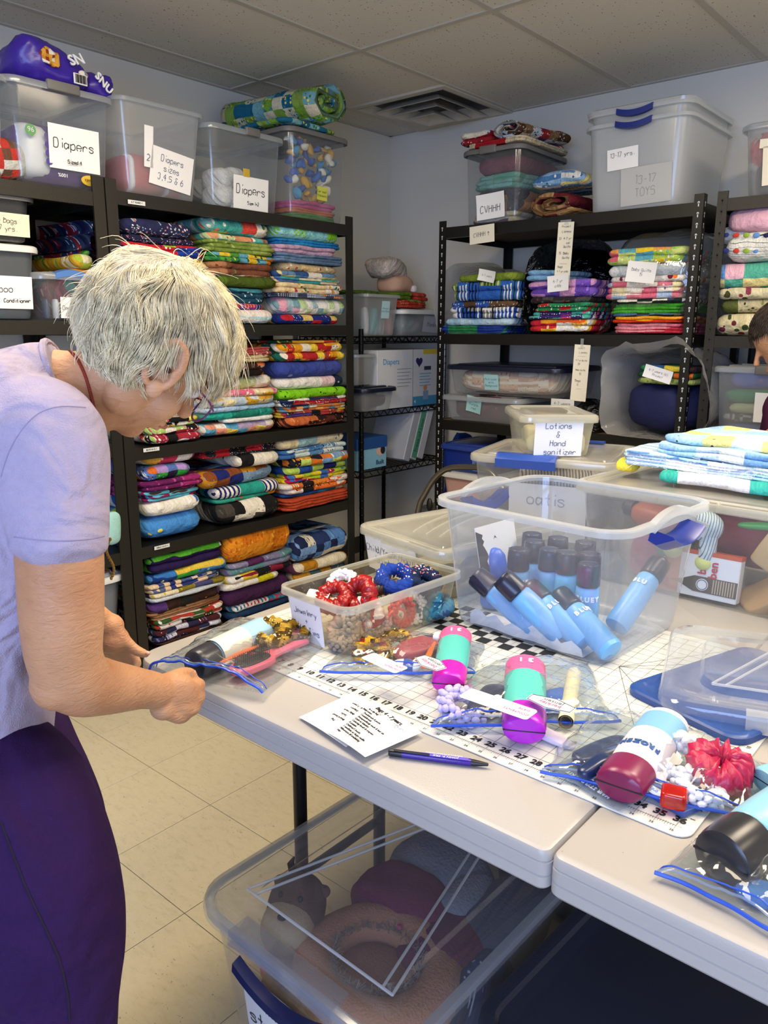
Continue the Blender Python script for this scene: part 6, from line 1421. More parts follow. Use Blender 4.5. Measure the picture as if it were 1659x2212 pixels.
pillow('clear_pack','brown and yellow items in a shiny clear pack behind the fabric heap','packet',F('#6a5a3a,#c8b46a,#2a2018',(.02,.02),'floral','#e8e0c0',80,.3,quilt=0),PY(1560,985,2.45)+Vector((0,0,-.0)),(.12,.08,.035),0,seed=5)
# ---- loose lids ----
o=thing('bin_lid','royal blue plastic lid lying on the mat beneath the clear lid','lid',(-.330,1.318,Tt),radians(-18))
R=[]
for (i,z) in ((0,0),(.0,.010),(-.003,.013),(-.012,.013),(-.016,.009),(-.05,.009)): R.append(rrect(.22+2*i,.34+2*i,.03,5,0,0,z))
part('panel',G().loft(R),plain('#1d4690',.38,bump=.0003,scale=200),o)
o=thing('bin_lid','large clear plastic lid with raised ribs lying over the blue lid','lid',(-.245,1.385,Tt+.013),rot=(radians(0),radians(-1.2),radians(17)))
LW,LD=.46,.37; R=[]
for (i,z) in ((0,.001),(-.001,.016),(-.006,.022),(-.028,.023),(-.034,.018),(-.06,.019),(-.066,.030),(-.074,.032)): R.append(rrect(LW+2*i,LD+2*i,.05,6,0,0,z))
CLID=clear('lid_clear',milk=.13,edge=.5,rough=.08,tint='#eef2f6')
lp=part('panel',G().loft(R,False,True),CLID,o)
for pts in ([(-.15,-.12,.033),(-.02,.13,.033)],[(-.13,-.12,.033),(0,.13,.033)],[(.15,-.12,.033),(.02,.13,.033)],[(-.15,-.12,.033),(.15,-.12,.033)],[(-.02,.13,.033),(.02,.13,.033)]):
    part('lid_rib',G().tube(pts,.0022,6),clear('rim_clear'),lp)
R=[]
for k in range(11):
    t_=k/10-.5; R.append([(t_*.20,-LD/2+.012,.024),(t_*.20,-LD/2-.006-.008*(1-4*t_*t_),.020+.006*(1-4*t_*t_)),(t_*.20,-LD/2-.008-.008*(1-4*t_*t_),-.004),(t_*.20,-LD/2-.006,-.003)])
part('clip_flap',G().loft(R,True,True),clear('rim_clear'),lp)
# ---- papers and pen ----
def sheet(label,cs,z,h,mat=None,bow=.003,seed=1):
    Pn=[P2(x,y,z) for x,y in cs]; o=thing('instruction_sheet',label,'paper',Pn[0]); g=G(); n=10
    for j in range(n+1):
        for i in range(n+1):
            u,v=i/n,j/n; p=Pn[0].lerp(Pn[1],u).lerp(Pn[3].lerp(Pn[2],u),v)-Pn[0]
            g.v.append(Vector((p.x,p.y,.0006+bow*sin(pi*u)*.5+h*v*u)))
    g.f=[(j*(n+1)+i,(j+1)*(n+1)+i,(j+1)*(n+1)+i+1,j*(n+1)+i+1) for j in range(n) for i in range(n)]
    part('sheet',g,mat or plain('#f1f0f2',.65),o); return o,Pn
o1,_=sheet('folded white instruction sheet under the other, text upside down to us',[(759,1498),(850,1545),(748,1620),(646,1550)],TZ+.0034,.004,bow=.004)
u=(_[1]-_[0]).normalized(); a=math.atan2(u.y,u.x)
for k in range(6): printed(o1,('Bag 0 - 3 years','Diapers','Baby wash','Socks','Board book','Toy')[k],.0058,plain('#26262a',.6),Vector((_[1]-_[0])*.5+(_[3]-_[0])*(.25+.1*k))+Vector((0,0,.006)),(0,0,a+pi))
o2,Pn=sheet('folded white sheet titled Bags 4 - 7 years lying on top',[(806,1513),(911,1583),(789,1642),(700,1580)],TZ+.0075,.004,bow=.005)
u=(Pn[1]-Pn[0]); v=(Pn[3]-Pn[0]); a=math.atan2(u.y,u.x)
printed(o2,'Bags 4 - 7 years',.0105,plain('#18181c',.6),u*.5+v*.16+Vector((0,0,.0085)),(0,0,a),bold=.0002)
for k,tx in enumerate(('In a Ziplock Bag','Lotion','Toothbrush & paste','Comb/brush','Shampoo/body wash & hair tie','Quilt or blanket','Coloring book & crayons','A puzzle','Children\'s books','1 medium or large stuffie','Pillowcase (if available)','Hat')):
    if k==0: tx='In a zip bag'
    printed(o2,tx,.0056,plain('#26262a',.6),u*.18+v*(.26+.058*k)+Vector((0,0,.0085)),(0,0,a),align='LEFT')
g=script_g('Girl',.010,.0010,5); part('lettering',g,plain('#5a7ab8',.6),o2,loc=u*.80+v*.28+Vector((0,0,.0090)),rot=(0,0,a),smooth=False)
A,Bn=P2(840,1625,TZ+.006),P2(1062,1655,TZ+.0045); L=(Bn-A).length; ang=math.atan2(Bn.y-A.y,Bn.x-A.x)
pn=thing('pen','purple ballpoint pen with black clip and tip lying beside the sheets','pen',(A.x,A.y,TZ+.0062),ang)
rx=Matrix.Rotation(radians(90),4,'Y')
part('barrel',G().lathe([(.0052,.018),(.0054,.02),(.0054,L*.80),(.0050,L*.805)],20).xf(rx),plain('#3a1a8a',.22),pn)
part('grip',G().lathe([(.0050,L*.80),(.0048,L*.84),(.0022,L*.965),(.0010,L*.97)],18).xf(rx),plain('#111114',.35),pn)
part('tip',G().lathe([(.0010,L*.968),(.0006,L)],10).xf(rx),plain('#b8b0a8',.25,.9),pn)
part('cap_end',G().lathe([(.0046,0),(.0054,.003),(.0054,.020)],18).xf(rx),plain('#111114',.35),pn)
part('clip',G().rbox(.008,.060,-.0018-.003,.0018-.003,.0045,.0068,.001,.0008,2),plain('#111114',.3),pn)
part('print_panel',G().rbox(L*.30,L*.78,-.0046,.0018,.0046,.0056,.001,.0004,1),plain('#6a5ad0',.3),pn)
printed(pn,'JOHN P. FRK',.0066,plain('#e8e8f4',.5),(L*.56,-.0028,.0060),(0,0,pi),ext=.0001)
printed(pn,'Insurance & Financial Services',.0044,plain('#e8e8f4',.5),(L*.54,.0022,.0060),(0,0,pi),ext=.0001)
# ---- zip bags ----
ZB=plain('#2a52c0',.35)
def zipbag(label,zl_,zr_,br,bl,h,seed,zz=TZ+.0035,skew=.5,film=None,lip=.03,zip_up=.0,open_=0):
    Pn=[P2(*q,zz) if len(q)==2 else Vector(q) for q in (zl_,zr_,br,bl)]; c=(Pn[0]+Pn[1]+Pn[2]+Pn[3])/4
    o=thing('zip_bag',label,'zip bag',(c.x,c.y,zz)); nx,ny=44,34; rr=random.Random(seed)
    top=[];bot=[]
    for j in range(ny+1):
        for i in range(nx+1):
            u,v=i/nx,j/ny; p=Pn[0].lerp(Pn[1],u).lerp(Pn[3].lerp(Pn[2],u),v)
            e=(4*u*(1-u))**.55*max(0,(v*(1-v)*4 if v>.5 else 1-(1-2*v)**2*(1-open_)))**.5
            q=Vector((p.x*26,p.y*26,seed*3.3)); n1=noise.noise(q); n2=abs(noise.noise(Vector((p.x*42+9,p.y*42,seed*1.7)))); n3=noise.noise(Vector((p.x*95,p.y*95,seed)))
            z=h*e*(.80+.22*n1)+(.007*n2+.0010*n3)*min(1,e*2)+zip_up*(1-v)**3
            dz=noise.noise_vector(q*.7)
            ed=.010*(1-min(1,e*1.5))
            top.append(Vector((p.x-c.x+dz.x*ed,p.y-c.y+dz.y*ed,max(z,.0012)+p.z-zz)))
            bot.append(Vector((p.x-c.x+dz.x*ed,p.y-c.y+dz.y*ed,.0004+zip_up*(1-v)**3+p.z-zz)))
    F1=[(j*(nx+1)+i,j*(nx+1)+i+1,(j+1)*(nx+1)+i+1,(j+1)*(nx+1)+i) for j in range(ny) for i in range(nx)]
    part('film',G().add(top,F1),film or FILM,o,smooth='all'); part('film',G().add(bot,[f[::-1] for f in F1]),film or FILM,o,smooth='all')
    for (v0,rw) in ((.5,.0024),(2.1,.0010)):
        row=int(v0) if v0>=1 else 0
        pts=[top[row*(nx+1)+i]+Vector((0,0,.0014)) for i in range(nx+1)]
        part('zip_strip',G().tube(pts,rw,6),ZB,o)
    pts=[top[(nx+1)+i]+Vector((0,0,.0010)) for i in range(nx+1)]
    part('zip_strip',G().tube(pts,.0022,6,flat=.5),clear('zip_film',milk=.3,edge=.2,rough=.15,col='#a8c0f0'),o)
    return o,c,top,(nx,ny)
def lying(label,a,b_,r,cap,body,capl,z0=Tt+.003,**k):
    A=P2(*a,z0+r*.85); B_=P2(*b_,z0+r*.85); return bottle(label,A,B_,r,cap,body,capl,**k)
def flatobj(name,label,cat,px,py,z,g,mat,rz,smooth=True):
    o=part(name,g,mat,smooth=smooth); p=P2(px,py,z); o.location=(p.x,p.y,z); o.rotation_euler=(0,0,rz); return tag(o,label,cat)
def toothbrush(label,a,b_,mat,z=Tt+.010):
    A,B_=P2(*a,z),P2(*b_,z); L=(B_-A).length; o=thing('toothbrush',label,'toothbrush',A,math.atan2(B_.y-A.y,B_.x-A.x))
    part('handle',G().tube([(0,0,0),(.02,0,.001),(L*.5,0,.002),(L*.78,0,.001),(L,0,0)],[.005,.0065,.005,.003,.0035],12,flat=.7),mat,o)
    part('bristle_head',G().rbox(L-.024,L,-.005,.005,.0,.011,.002,.001,2),plain('#e8eef4',.6),o); return o
GOLD=fabric('#a8842a,#c09a3a,#5a4418',(.012,.012),'floral','#e8d080,#3a2a14',200,.35,quilt=1)
def hairbrush(label,a,b_,mat,z=Tt+.016):
    A,B_=P2(*a,z),P2(*b_,z); L=(B_-A).length; o=thing('hair_brush',label,'brush',A,math.atan2(B_.y-A.y,B_.x-A.x))
    part('paddle',sball(G(),(L*.24,0,0),(L*.26,.024,.009),3.2,28,12),mat,o)
    part('handle',G().tube([(L*.46,0,0),(L*.6,0,.002),(L*.85,0,.003),(L,0,0)],[.010,.008,.010,.007],14,flat=.7),mat,o)
    part('cushion',sball(G(),(L*.24,0,.007),(L*.22,.018,.006),2.6,24,10),plain('#141416',.5),o)
    g=G()
    for i in range(14):
        for j in range(6): 
            x=L*.06+i*L*.026; y=-.0135+j*.0054; g.tube([(x,y,.010),(x,y,.022)],.0007,4)
    part('bristles',g,plain('#1a1a1c',.5),o,kind='stuff'); return o
def contents_label(o,c,px,py,w,hh,ang,z,logo=False,col='#f2f2f4'):
    p=P2(px,py,z); v=p-Vector((c.x,c.y,0)); q=(p.x-c.x,p.y-c.y,z-(TZ+.0035))
    if logo:
        pts=[(-w/2,-hh*.25),(-w*.0,-hh/2),(w/2,-hh*.25),(w/2,hh*.25),(0,hh/2),(-w/2,hh*.25)]
        g=G().poly(pts,0,.0006); l=part('logo_sticker',g,plain(col,.5),o,smooth=False,loc=q,rot=(0,0,ang))
        part('logo_outline',G().tube([(x*.95,y*.95,.0008) for x,y in pts],.0006,4,closed=True),plain('#26323a',.5),l,smooth=False)
        printed(l,'berkley',hh*.34,plain('#b03a7a',.5),(0,hh*.10,.0009),(0,0,0),ext=.0001); printed(l,'jensen.',hh*.34,plain('#3a4450',.5),(0,-hh*.16,.0009),(0,0,0),ext=.0001)
    else:
        g=G().rbox(-w/2,w/2,-hh/2,hh/2,0,.0006,.006,.0003,4); l=part('write_on_sticker',g,plain(col,.5),o,smooth=False,loc=q,rot=(0,0,ang))
        printed(l,'CONTENTS:',hh*.22,plain('#a03a8a',.5),(-w*.28,hh*.12,.0009),(0,0,0),ext=.0001); printed(l,'DATE:',hh*.2,plain('#a03a8a',.5),(-w*.34,-hh*.22,.0009),(0,0,0),ext=.0001)
# bag 1, held by the woman
zipbag('clear zip bag with pink hair brush, its open blue edge held by the woman',(322,1458,),(560,1512),(738,1370),(505,1338),.050,3,zip_up=.010,open_=.5)
lying('bottle with dark charcoal cap and pale blue body in the held zip bag',(418,1438),(572,1362),.029,plain('#2e2e36',.3),plain('#9cc4dc',.35),.045,flat=1.0,band=(.45,.97,'#e8e4d0'))
toothbrush('toothbrush with a thick orange handle in the held zip bag',(455,1440),(600,1380),plain('#e0682c',.35),z=Tt+.024)
hairbrush('pink hair brush with black bristles facing us in the held zip bag',(505,1452),(662,1386),plain('#d8607a',.35))
hairbrush('second coral pink hair brush lying behind in the held zip bag',(545,1418),(680,1352),plain('#d0506a',.35),z=Tt+.013)
p=P2(583,1368,Tt+.035); scrunchie('gold and brown satin scrunchie in the held zip bag',GOLD,p,.028,.014,(.3,.1,.6),3,group='gold scrunchies in zip bags')
p=P2(640,1366,Tt+.02); scrunchie('olive gold satin scrunchie beside the first in the held zip bag',GOLD,p,.022,.012,(.5,.1,.2),5,group='gold scrunchies in zip bags')
# bag 2
o,c,_t,_n=zipbag('clear zip bag lying before the hair tie box, with magenta capped bottle',(684,1466),(1026,1470),(1040,1392),(780,1372),.048,7,zip_up=.012)
lying('teal bottle with bright magenta cap in the second zip bag',(968,1478),(985,1372),.030,MAG,TEAL,.055,z0=Tt,flat=.7,band=(.02,.30,'#e8609a'),txt2='3 1')
p=P2(800,1408,Tt+.015); scrunchie('gold and dark red scrunchie at the left of the second zip bag',F('#d0a020,#8a2a1a,#3a2a14',(.010,.010),'floral','#f0d060',200,.35),p,.022,.012,(.4,0,.6),8,group='gold scrunchies in zip bags')
p=P2(855,1392,Tt+.018); scrunchie('yellow gold scrunchie in the middle of the second zip bag',GOLD,p,.022,.012,(.5,.2,.2),9,group='gold scrunchies in zip bags')
pillow('red_pouch','dark rose flat pouch in the second zip bag','pouch',plain('#a84450',.4),P2(905,1400,Tt+.022),(.026,.050,.014),-.2,seed=3)
toothbrush('orange toothbrush in the second zip bag',(915,1440),(945,1376),plain('#e8702a',.35),z=Tt+.03)
pillow('blue_pack','small blue and white travel pack in the second zip bag','packet',F('#3a5ab0,#e8e8f0',(.02,.02),quilt=0),P2(880,1440,Tt+.01),(.03,.016,.008),.2,seed=4)
contents_label(o,c,830,1432,.085,.032,-.12+pi,Tt+.055); contents_label(o,c,930,1432,.062,.040,-.30+pi,Tt+.060,True)
# bag 3
o,c,_t,_n=zipbag('clear zip bag in the middle with turquoise bottle and violet cap',(926,1580),(1340,1572),(1272,1436),(1040,1436),.052,11,zip_up=.010)
lying('turquoise bottle with violet magenta cap and pink base in the middle zip bag',(1132,1580),(1135,1440),.034,plain('#b020c0',.3),TEAL,.055,z0=Tt,flat=.7,band=(.02,.34,'#e8609a'),txt2='3 1')
p=P2(1000,1525,Tt+.02); crochet('lavender crochet scrunchie at the left of the middle zip bag',plain('#b8b0dc',.95,bump=.002,scale=300),p,.030,.014,(.3,.2,.9),31,group='crochet scrunchies in zip bags')
pillow('navy_case','dark navy brush case in the middle zip bag','case',plain('#26304e',.3),P2(1058,1515,Tt+.016),(.024,.05,.013),.1,seed=2)
pillow('blue_pack','blue packet under the cream roll in the middle zip bag','packet',plain('#3a62b8',.35),P2(1195,1515,Tt+.012),(.022,.055,.009),.0,seed=5)
A,B_=P2(1222,1560,Tt+.018),P2(1240,1455,Tt+.018); o3=thing('paper_roll','cream rolled paper tube at the right of the middle zip bag','paper',(0,0,0)); part('roll',G().tube([A,B_],.012,18,cap=False),plain('#e2d9b4',.6),o3); part('roll_core',G().tube([A,B_],.009,18,cap=False),plain('#a89c78',.7),o3)
pillow('white_pack','white travel kit packet at the front of the middle zip bag','packet',plain('#d8d0e4',.4),P2(1175,1585,Tt+.006),(.05,.016,.006),0,seed=6)
contents_label(o,c,1075,1520,.115,.036,pi+.02,Tt+.062); contents_label(o,c,1190,1520,.072,.036,pi+.02,Tt+.060,True)
# bag 4
o,c,_t,_n=zipbag('clear zip bag at the right with white bottle and maroon cap',(1165,1680),(1640,1790),(1659,1655),(1290,1525),.050,17,zip_up=.008)
lying('white bottle with large maroon cap in the right-hand zip bag',(1335,1700),(1440,1560),.034,plain('#7a1a4a',.3),plain('#e4dce4',.35),.050,z0=Tt,flat=.72,txt='FROZEN',txtcol='#2a5a9a',ts=.013,band=(.1,.45,'#7ab0dc'))
p=P2(1465,1640,Tt+.022); crochet('white crochet scrunchie in the right-hand zip bag',plain('#e8e8f2',.95,bump=.002,scale=300),p,.034,.016,(.3,.1,.2),33,group='crochet scrunchies in zip bags')
p=P2(1510,1700,Tt+.018); crochet('long end of white crochet below the first, right-hand zip bag',plain('#e8e8f2',.95,bump=.002,scale=300),p,.024,.013,(.2,.1,.8),34,group='crochet scrunchies in zip bags')
p=P2(1555,1660,Tt+.028); scrunchie('crimson satin scrunchie bunched like a rose in the right-hand bag',plain('#b82050',.35,bump=.003,scale=60),p,.022,.020,(.2,.1,0),41,group=None,amp=.9)
pillow('red_box_clip','small clear red plastic clip in the right-hand zip bag','clip',clear('red_plastic',milk=.6,edge=.2,rough=.1,col='#e02a20',tint='#ff6a50'),P2(1455,1722,Tt+.018),(.016,.015,.011),.3,e=6,seed=2,noise_amp=.001)
o3=thing('travel_box','blue flat box reading travel kit in the right-hand zip bag','box',P2(1430,1715,Tt+.002),-.35); part('carton',G().rbox(-.075,.05,-.02,.035,0,.008,.003,.001,2),plain('#2f4f9a',.4),o3,smooth=False); part('paper_strip',G().box(-.045,.02,-.022,-.006,.0081,.009),plain('#e8e4d4',.5),o3,smooth=False); printed(o3,'travel kit',.009,plain('#4a4a5a',.5),(-.012,-.014,.0095),(0,0,pi)); part('round_seal',G().lathe([(.011,.008),(.011,.0092)],20,c=(-.01,.018,0)),plain('#b8c0d0',.5),o3)
o3=thing('styling_kit_card','clear card reading STYLING KIT at the front of the right-hand bag','card',P2(1290,1690,Tt+.004),-.28); part('card',G().rbox(-.06,.06,-.028,.028,0,.003,.004,.001,2),clear('card_film',milk=.35,edge=.2,rough=.1,col='#a8b4c4'),o3,smooth=False); printed(o3,'HAIR STYLING KIT',.009,plain('#e8ecf4',.5),(0,-.018,.0035),(0,0,pi))
pillow('navy_case','dark blue plastic hair clip in the right-hand zip bag','clip',plain('#24365e',.25),P2(1300,1620,Tt+.020),(.018,.055,.010),-.35,seed=12)
pillow('navy_case','second navy clip, nearer to us in the right-hand zip bag','clip',plain('#1c2c54',.25),P2(1285,1650,Tt+.026),(.012,.035,.008),-.2,seed=14)
# bag 5
o,c,_t,_n=zipbag('clear zip bag at the lower right corner with dark capped bottle',(1412,1888),(1850,2110),(1900,1850),(1560,1770),.045,23,zip_up=.004)
lying('light blue bottle with dark grey cap in the lower right zip bag',(1555,1860),(1720,1745),.036,plain('#26262c',.28),plain('#8ac4e0',.35),.055,z0=Tt-.004,flat=1.0)
pillow('blue_clip','small dark blue clip near the zip of the lower right bag','clip',plain('#1f3a9a',.3),P2(1603,1920,Tt+.004),(.009,.007,.004),.3,e=5,seed=2,noise_amp=.001)
pillow('white_pack','white and blue packet at the right edge of the lower right bag','packet',F('#e8e8ee,#4a7ab8',(.02,.02),quilt=0),P2(1645,1925,Tt+.008),(.025,.018,.008),.3,seed=3)
o,c,_t,_n=zipbag('sixth clear zip bag with pale blue box cut by the right edge',(1640,1760),(1800,1800),(1830,1690),(1655,1655),.03,29)
lying('pale blue and yellow bottle at the right edge behind the maroon capped one',(1650,1690),(1760,1660),.026,plain('#8ac8e0',.3),plain('#c8e4ec',.35),.04,z0=Tt,flat=.7)
# ================= UNDER THE TABLE =================
ub=bin_('storage_bin','big clear bin of plush toys with clear lid on the floor under the table','storage bin',(-.786,1.000,.001),radians(-1),.455,.62,.352,taper=.035,r=.06,tub=clear('tub3_clear',milk=.08,edge=.35,rough=.1,tint='#f0f0f0'),rim=clear('rim3',milk=.3,edge=.35,rough=.15),lid=None,open_flange=.014)
w_,d_,h_,_=BD[ub.name]
R=[]
for (i,dz) in ((.018,-.014),(.019,.0),(.016,.008),(.004,.012),(-.02,.012),(-.03,.006),(-.065,.004),(-.070,.012),(-.08,.0135)): R.append(rrect(w_+2*i,d_+2*i,max(.06+i,.02),6,0,0,h_+dz))
LDM=clear('lid3',milk=.13,edge=.4,rough=.10,tint='#e8eaf0',col='#d8dce8')
lo=part('lid',G().loft(R,False,True),LDM,ub)
for pts in ([(-.17,-.25,.0),(-.02,.24,.0)],[(-.15,-.25,.0),(.0,.24,.0)],[(-.17,-.25,.0),(.17,-.25,.0)],[(.17,-.25,0),(.05,.24,0)],[(.15,-.25,0),(.03,.24,0)]):
    part('lid_rib',G().tube([(x,y,h_+.014) for x,y,_ in pts],.0026,6),clear('rib3',milk=.5,edge=.2),lo)
R=[]
for k in range(11):
    t_=k/10-.5; s_=.025*(1-4*t_*t_); R.append([(t_*.20,-d_/2-.014,h_-.03-s_),(t_*.20,-d_/2-.030,h_-.036-s_),(t_*.20,-d_/2-.032,h_-.05-s_),(t_*.20,-d_/2-.012,h_-.052-s_)])
part('handle',G().loft(R),plain('#141e4a',.3),ub)
R=[]
for k in range(11):
    t_=k/10-.5; s_=.035*(1-4*t_*t_); R.append([(t_*.24,-d_/2+.02-s_*.0,h_+.013),(t_*.24,-d_/2-.020,h_+.010+s_*.3),(t_*.24,-d_/2-.024,h_-.016+s_*.3)])
part('clip_flap',G().loft(R,False,False),LDM,lo)
blabel(ub,-.035,.20,.18,.14,'med\nstuffies',.03,seed=81,col='#c8c8cc',ink='#2a2a34')
def plush(label,mat,c,rs,seed=1,rot=None,bump=None,amp=.01): return pillow('plush_toy',label,'plush toy',mat,c,rs,0,2.4,amp,8,seed,rot=rot)
FUR=lambda c,b=.005,s=220: plain(c,.95,bump=b,scale=s,var=.12)
# ring-shaped tan plush
g=G(); rings=[]
for i in range(40):
    a=2*pi*i/40; cr=Vector((.115*cos(a),.105*sin(a),0)); e_=Vector((cos(a),sin(a),0)); rings.append([cr+e_*(.042*cos(b))+Vector((0,0,.038*sin(b))) for b in [2*pi*j/14 for j in range(14)]])
rings.append(rings[0]); g.loft(rings,False,False).nz(.008,9,3)
t_o=thing('plush_toy','tan plush curled in a ring with a grey tinsel collar, under-table bin','plush toy',W(ub,.03,-.13,.235))
part('body',g,FUR('#c08862'),t_o,smooth='all')
part('belly',sball(G(),(0,.0,-.02),(.085,.075,.035),2,24,12),FUR('#a06a48'),t_o,smooth='all')
rr=random.Random(2); g=G()
for i in range(420):
    a=2*pi*i/420; R0=.080+rr.uniform(-.006,.006); p=Vector((R0*cos(a),R0*.9*sin(a),.026+rr.uniform(-.004,.004))); g.tube([p,p+Vector((rr.uniform(-.012,.012),rr.uniform(-.012,.012),rr.uniform(.002,.012)))],.0007,3)
part('tinsel',g,plain('#8a8070',.4),t_o,kind='stuff')
part('nose',G().ball((-.01,.075,.036),(.006,.005,.004),10,6),plain('#c83a6a',.5),t_o)
plush('brown striped furry plush at the front of the under-table bin',plain('#7a6450',.95,bump=.01,scale=60,var=.5),W(ub,-.02,-.235,.20),(.12,.05,.055),4)
plush('maroon plush heap in the middle of the under-table bin',FUR('#7a1f48',.006,60),W(ub,-.035,.03,.225),(.12,.09,.06),5,amp=.02)
plush('second wine red plush behind the tan ring, under-table bin',FUR('#6a1a40',.006,60),W(ub,.09,.0,.215),(.085,.11,.055),6,amp=.02)
plush('grey furry plush at the back of the under-table bin',FUR('#7e8088',.008,160),W(ub,-.04,.15,.22),(.12,.09,.07),7)
plush('second pale grey plush leg behind the maroon heap',FUR('#8e9098',.008,160),W(ub,.05,.11,.24),(.04,.08,.045),8)
plush('dark slate plush at the right back of the under-table bin',FUR('#4a5060',.006,160),W(ub,.13,.13,.22),(.07,.12,.06),9)
plush('navy and blue striped plush at the right side of the under-table bin',F('#2a3a6a,#1f2a4a',(.05,.05),'dots','#c8d0e0',60,.2),W(ub,.165,-.03,.16),(.04,.12,.10),10)
for i in range(7):
    plush(('tan','brown','rose','grey','cream','dark red','slate')[i]+' plush filling the lower part of the under-table bin',FUR(('#a87a58','#6a4a38','#a85a6a','#7a7c80','#c8b8a0','#6a1f30','#50586a')[i]),W(ub,(-.1,.08,-.09,.09,-.08,.09,0)[i],(-.2,-.19,-.05,-.02,.12,.14,.22)[i],.095),(.09,.085,.085),20+i)
# generic cartoon-eyed plush
t_o=thing('plush_toy','brown bear plush with cream muzzle at the left, under-table bin','plush toy',W(ub,-.150,-.165,.250),rot=(radians(-40),0,radians(22)))
part('head',sball(G(),(0,0,.03),(.055,.05,.062),2.2,24,16),FUR('#6a4a3c'),t_o,smooth='all')
part('muzzle',sball(G(),(0,-.022,-.005),(.050,.044,.048),2.2,24,14),FUR('#c8b088'),t_o,smooth='all')
for s_ in (-1,1):
    part('eye',G().ball((s_*.020,-.046,.045),(.006,.005,.006),12,8),plain('#161616',.3),t_o)
    part('ear',sball(G(),(s_*.044,.004,.066),(.014,.012,.012),2,14,8),FUR('#6a4a3a'),t_o)
part('nose',G().ball((0,-.064,.010),(.009,.007,.006),14,8),plain('#1c1c22',.4),t_o)
part('tuft',G().tube([(-.02,0,.085),(-.03,-.005,.10),(-.024,-.01,.112)],[.010,.007,.002],8),FUR('#3a2624'),t_o)
plush('red and pink cloth pressed to the left wall of the under-table bin',plain('#b83a50',.8),W(ub,-.185,-.15,.16),(.02,.07,.05),12)
o=part('paper_note',G().rbox(-.03,.03,-.02,.02,0,.0006,.002,.0002,1),plain('#6ab0c0',.7),smooth=False); o.location=W(ub,.04,.20,.368); o.rotation_euler=(0,0,.5); tag(o,'light blue sticky note on the lid of the under-table bin','note')
o=part('care_tag',G().rbox(-.012,.012,-.025,.025,0,.0006,.002,.0002,1),plain('#c8c8c4',.7),smooth=False); o.location=W(ub,.170,-.16,.19); o.rotation_euler=(.2,1.2,.3); tag(o,'white care tag against the right wall of the under-table bin','tag')
# dark tote
dk=bin_('storage_bin','dark slate tote with recessed lid under the table at the right','storage bin',(-.235,1.035,.001),radians(-3),.56,.44,.30,taper=.03,r=.06,tub=plain('#262a36',.4),rim=plain('#2a2e3a',.4),lid=plain('#2c3140',.38),lidh=.002,ridges=False,open_flange=.016)
printed(dk,'Roughneck' if 0 else '',.03,plain('#2c3140',.4),(.1,-.1,.32),(0,0,0)) if 0 else None
bl=bin_('storage_bin','navy tote behind the plush bin, deep under the table','storage bin',(-.60,1.62,.001),0,.60,.44,.36,taper=.03,r=.05,tub=plain('#1c2440',.4),rim=plain('#1c2440',.4),lid=plain('#2a3352',.4),ridges=False)
# ================= PEOPLE =================
from mathutils.bvhtree import BVHTree
t=NT('skin'); co=t.n('TexCoord').outputs['Object']
n1=t.n('TexNoise',{'Vector':co,'Scale':7.0,'Detail':4.0}).outputs[0]
n2=t.n('TexNoise',{'Vector':co,'Scale':55.0,'Detail':3.0}).outputs[0]
wr_=t.n('TexNoise',{'Vector':t.n('VectorMath',{0:co,1:(1,1,2.6)},operation='MULTIPLY').outputs[0],'Scale':48.0,'Detail':4.0,'Distortion':1.6}).outputs[0]
c=t.ramp(n1,['#b07c58','#c4926c','#d0a07a'],[.3,.5,.72])
c=t.mix(t.ramp(n2,[(0,0,0,1),(.3,.3,.3,1)],[.62,.75]),c,'#9c5f42')
SKIN=t.bsdf(c,.5,t.bump(wr_,.0035,.55)); pb=SKIN.node_tree.nodes['Principled BSDF']; pb.inputs['Subsurface Weight'].default_value=.12; pb.inputs['Subsurface Radius'].default_value=(.02,.008,.004); pb.inputs['Subsurface Scale'].default_value=.5
def cloth(name,ca,cb,sc=3,bump=.02,ws=5.0):
    t=NT(name); co=t.n('TexCoord').outputs['Object']
    n1=t.n('TexNoise',{'Vector':co,'Scale':float(ws),'Detail':3.0,'Distortion':.8}).outputs[0]
    n2=t.n('TexNoise',{'Vector':co,'Scale':500.0,'Detail':1.0}).outputs[0]
    h=t.math('ADD',n1,t.math('MULTIPLY',n2,.02)); m=t.bsdf(t.mix(t.n('TexNoise',{'Vector':co,'Scale':140.0,'Detail':2.0}).outputs[0],ca,cb),.85,t.bump(h,bump,.7))
    m.node_tree.nodes['Principled BSDF'].inputs['Specular IOR Level'].default_value=.2; return m
def solid(pieces,vox,sm=6,it=None):
    return baked(pieces,[('REMESH',dict(mode='VOXEL',voxel_size=vox,use_smooth_shade=True)),('SMOOTH',dict(factor=.5,iterations=sm))])
def ring3(c,ax,bx_,a,b,n=28,e=2.2):
    R=[]
    for j in range(n):
        t_=2*pi*j/n; p=2/e; f=lambda v: math.copysign(abs(v)**p,v)
        R.append(c+ax*(a*f(cos(t_)))+bx_*(b*f(sin(t_))))
    return R
def limb(g,pts,n=16):
    """pts: (Vector, radius) chain with rounded ends"""
    P=[p for p,_ in pts]; r=[q for _,q in pts]
    SP=[];SR=[]
    for i in range(len(P)-1):
        p0=P[max(i-1,0)];p1=P[i];p2=P[i+1];p3=P[min(i+2,len(P)-1)]
        for k in range(4):
            t_=k/4; SP.append(.5*((2*p1)+(p2-p0)*t_+(2*p0-5*p1+4*p2-p3)*t_*t_+(3*p1-p0-3*p2+p3)*t_**3)); SR.append(r[i]*(1-t_)+r[i+1]*t_)
    SP.append(P[-1]);SR.append(r[-1])
    g.tube(SP,SR,n)
    g.ball(P[0],r[0]*.98,n,8); g.ball(P[-1],r[-1]*.98,n,8); return g
def cam3(v): return RT*v[0]-UP*v[1]+FW*v[2]
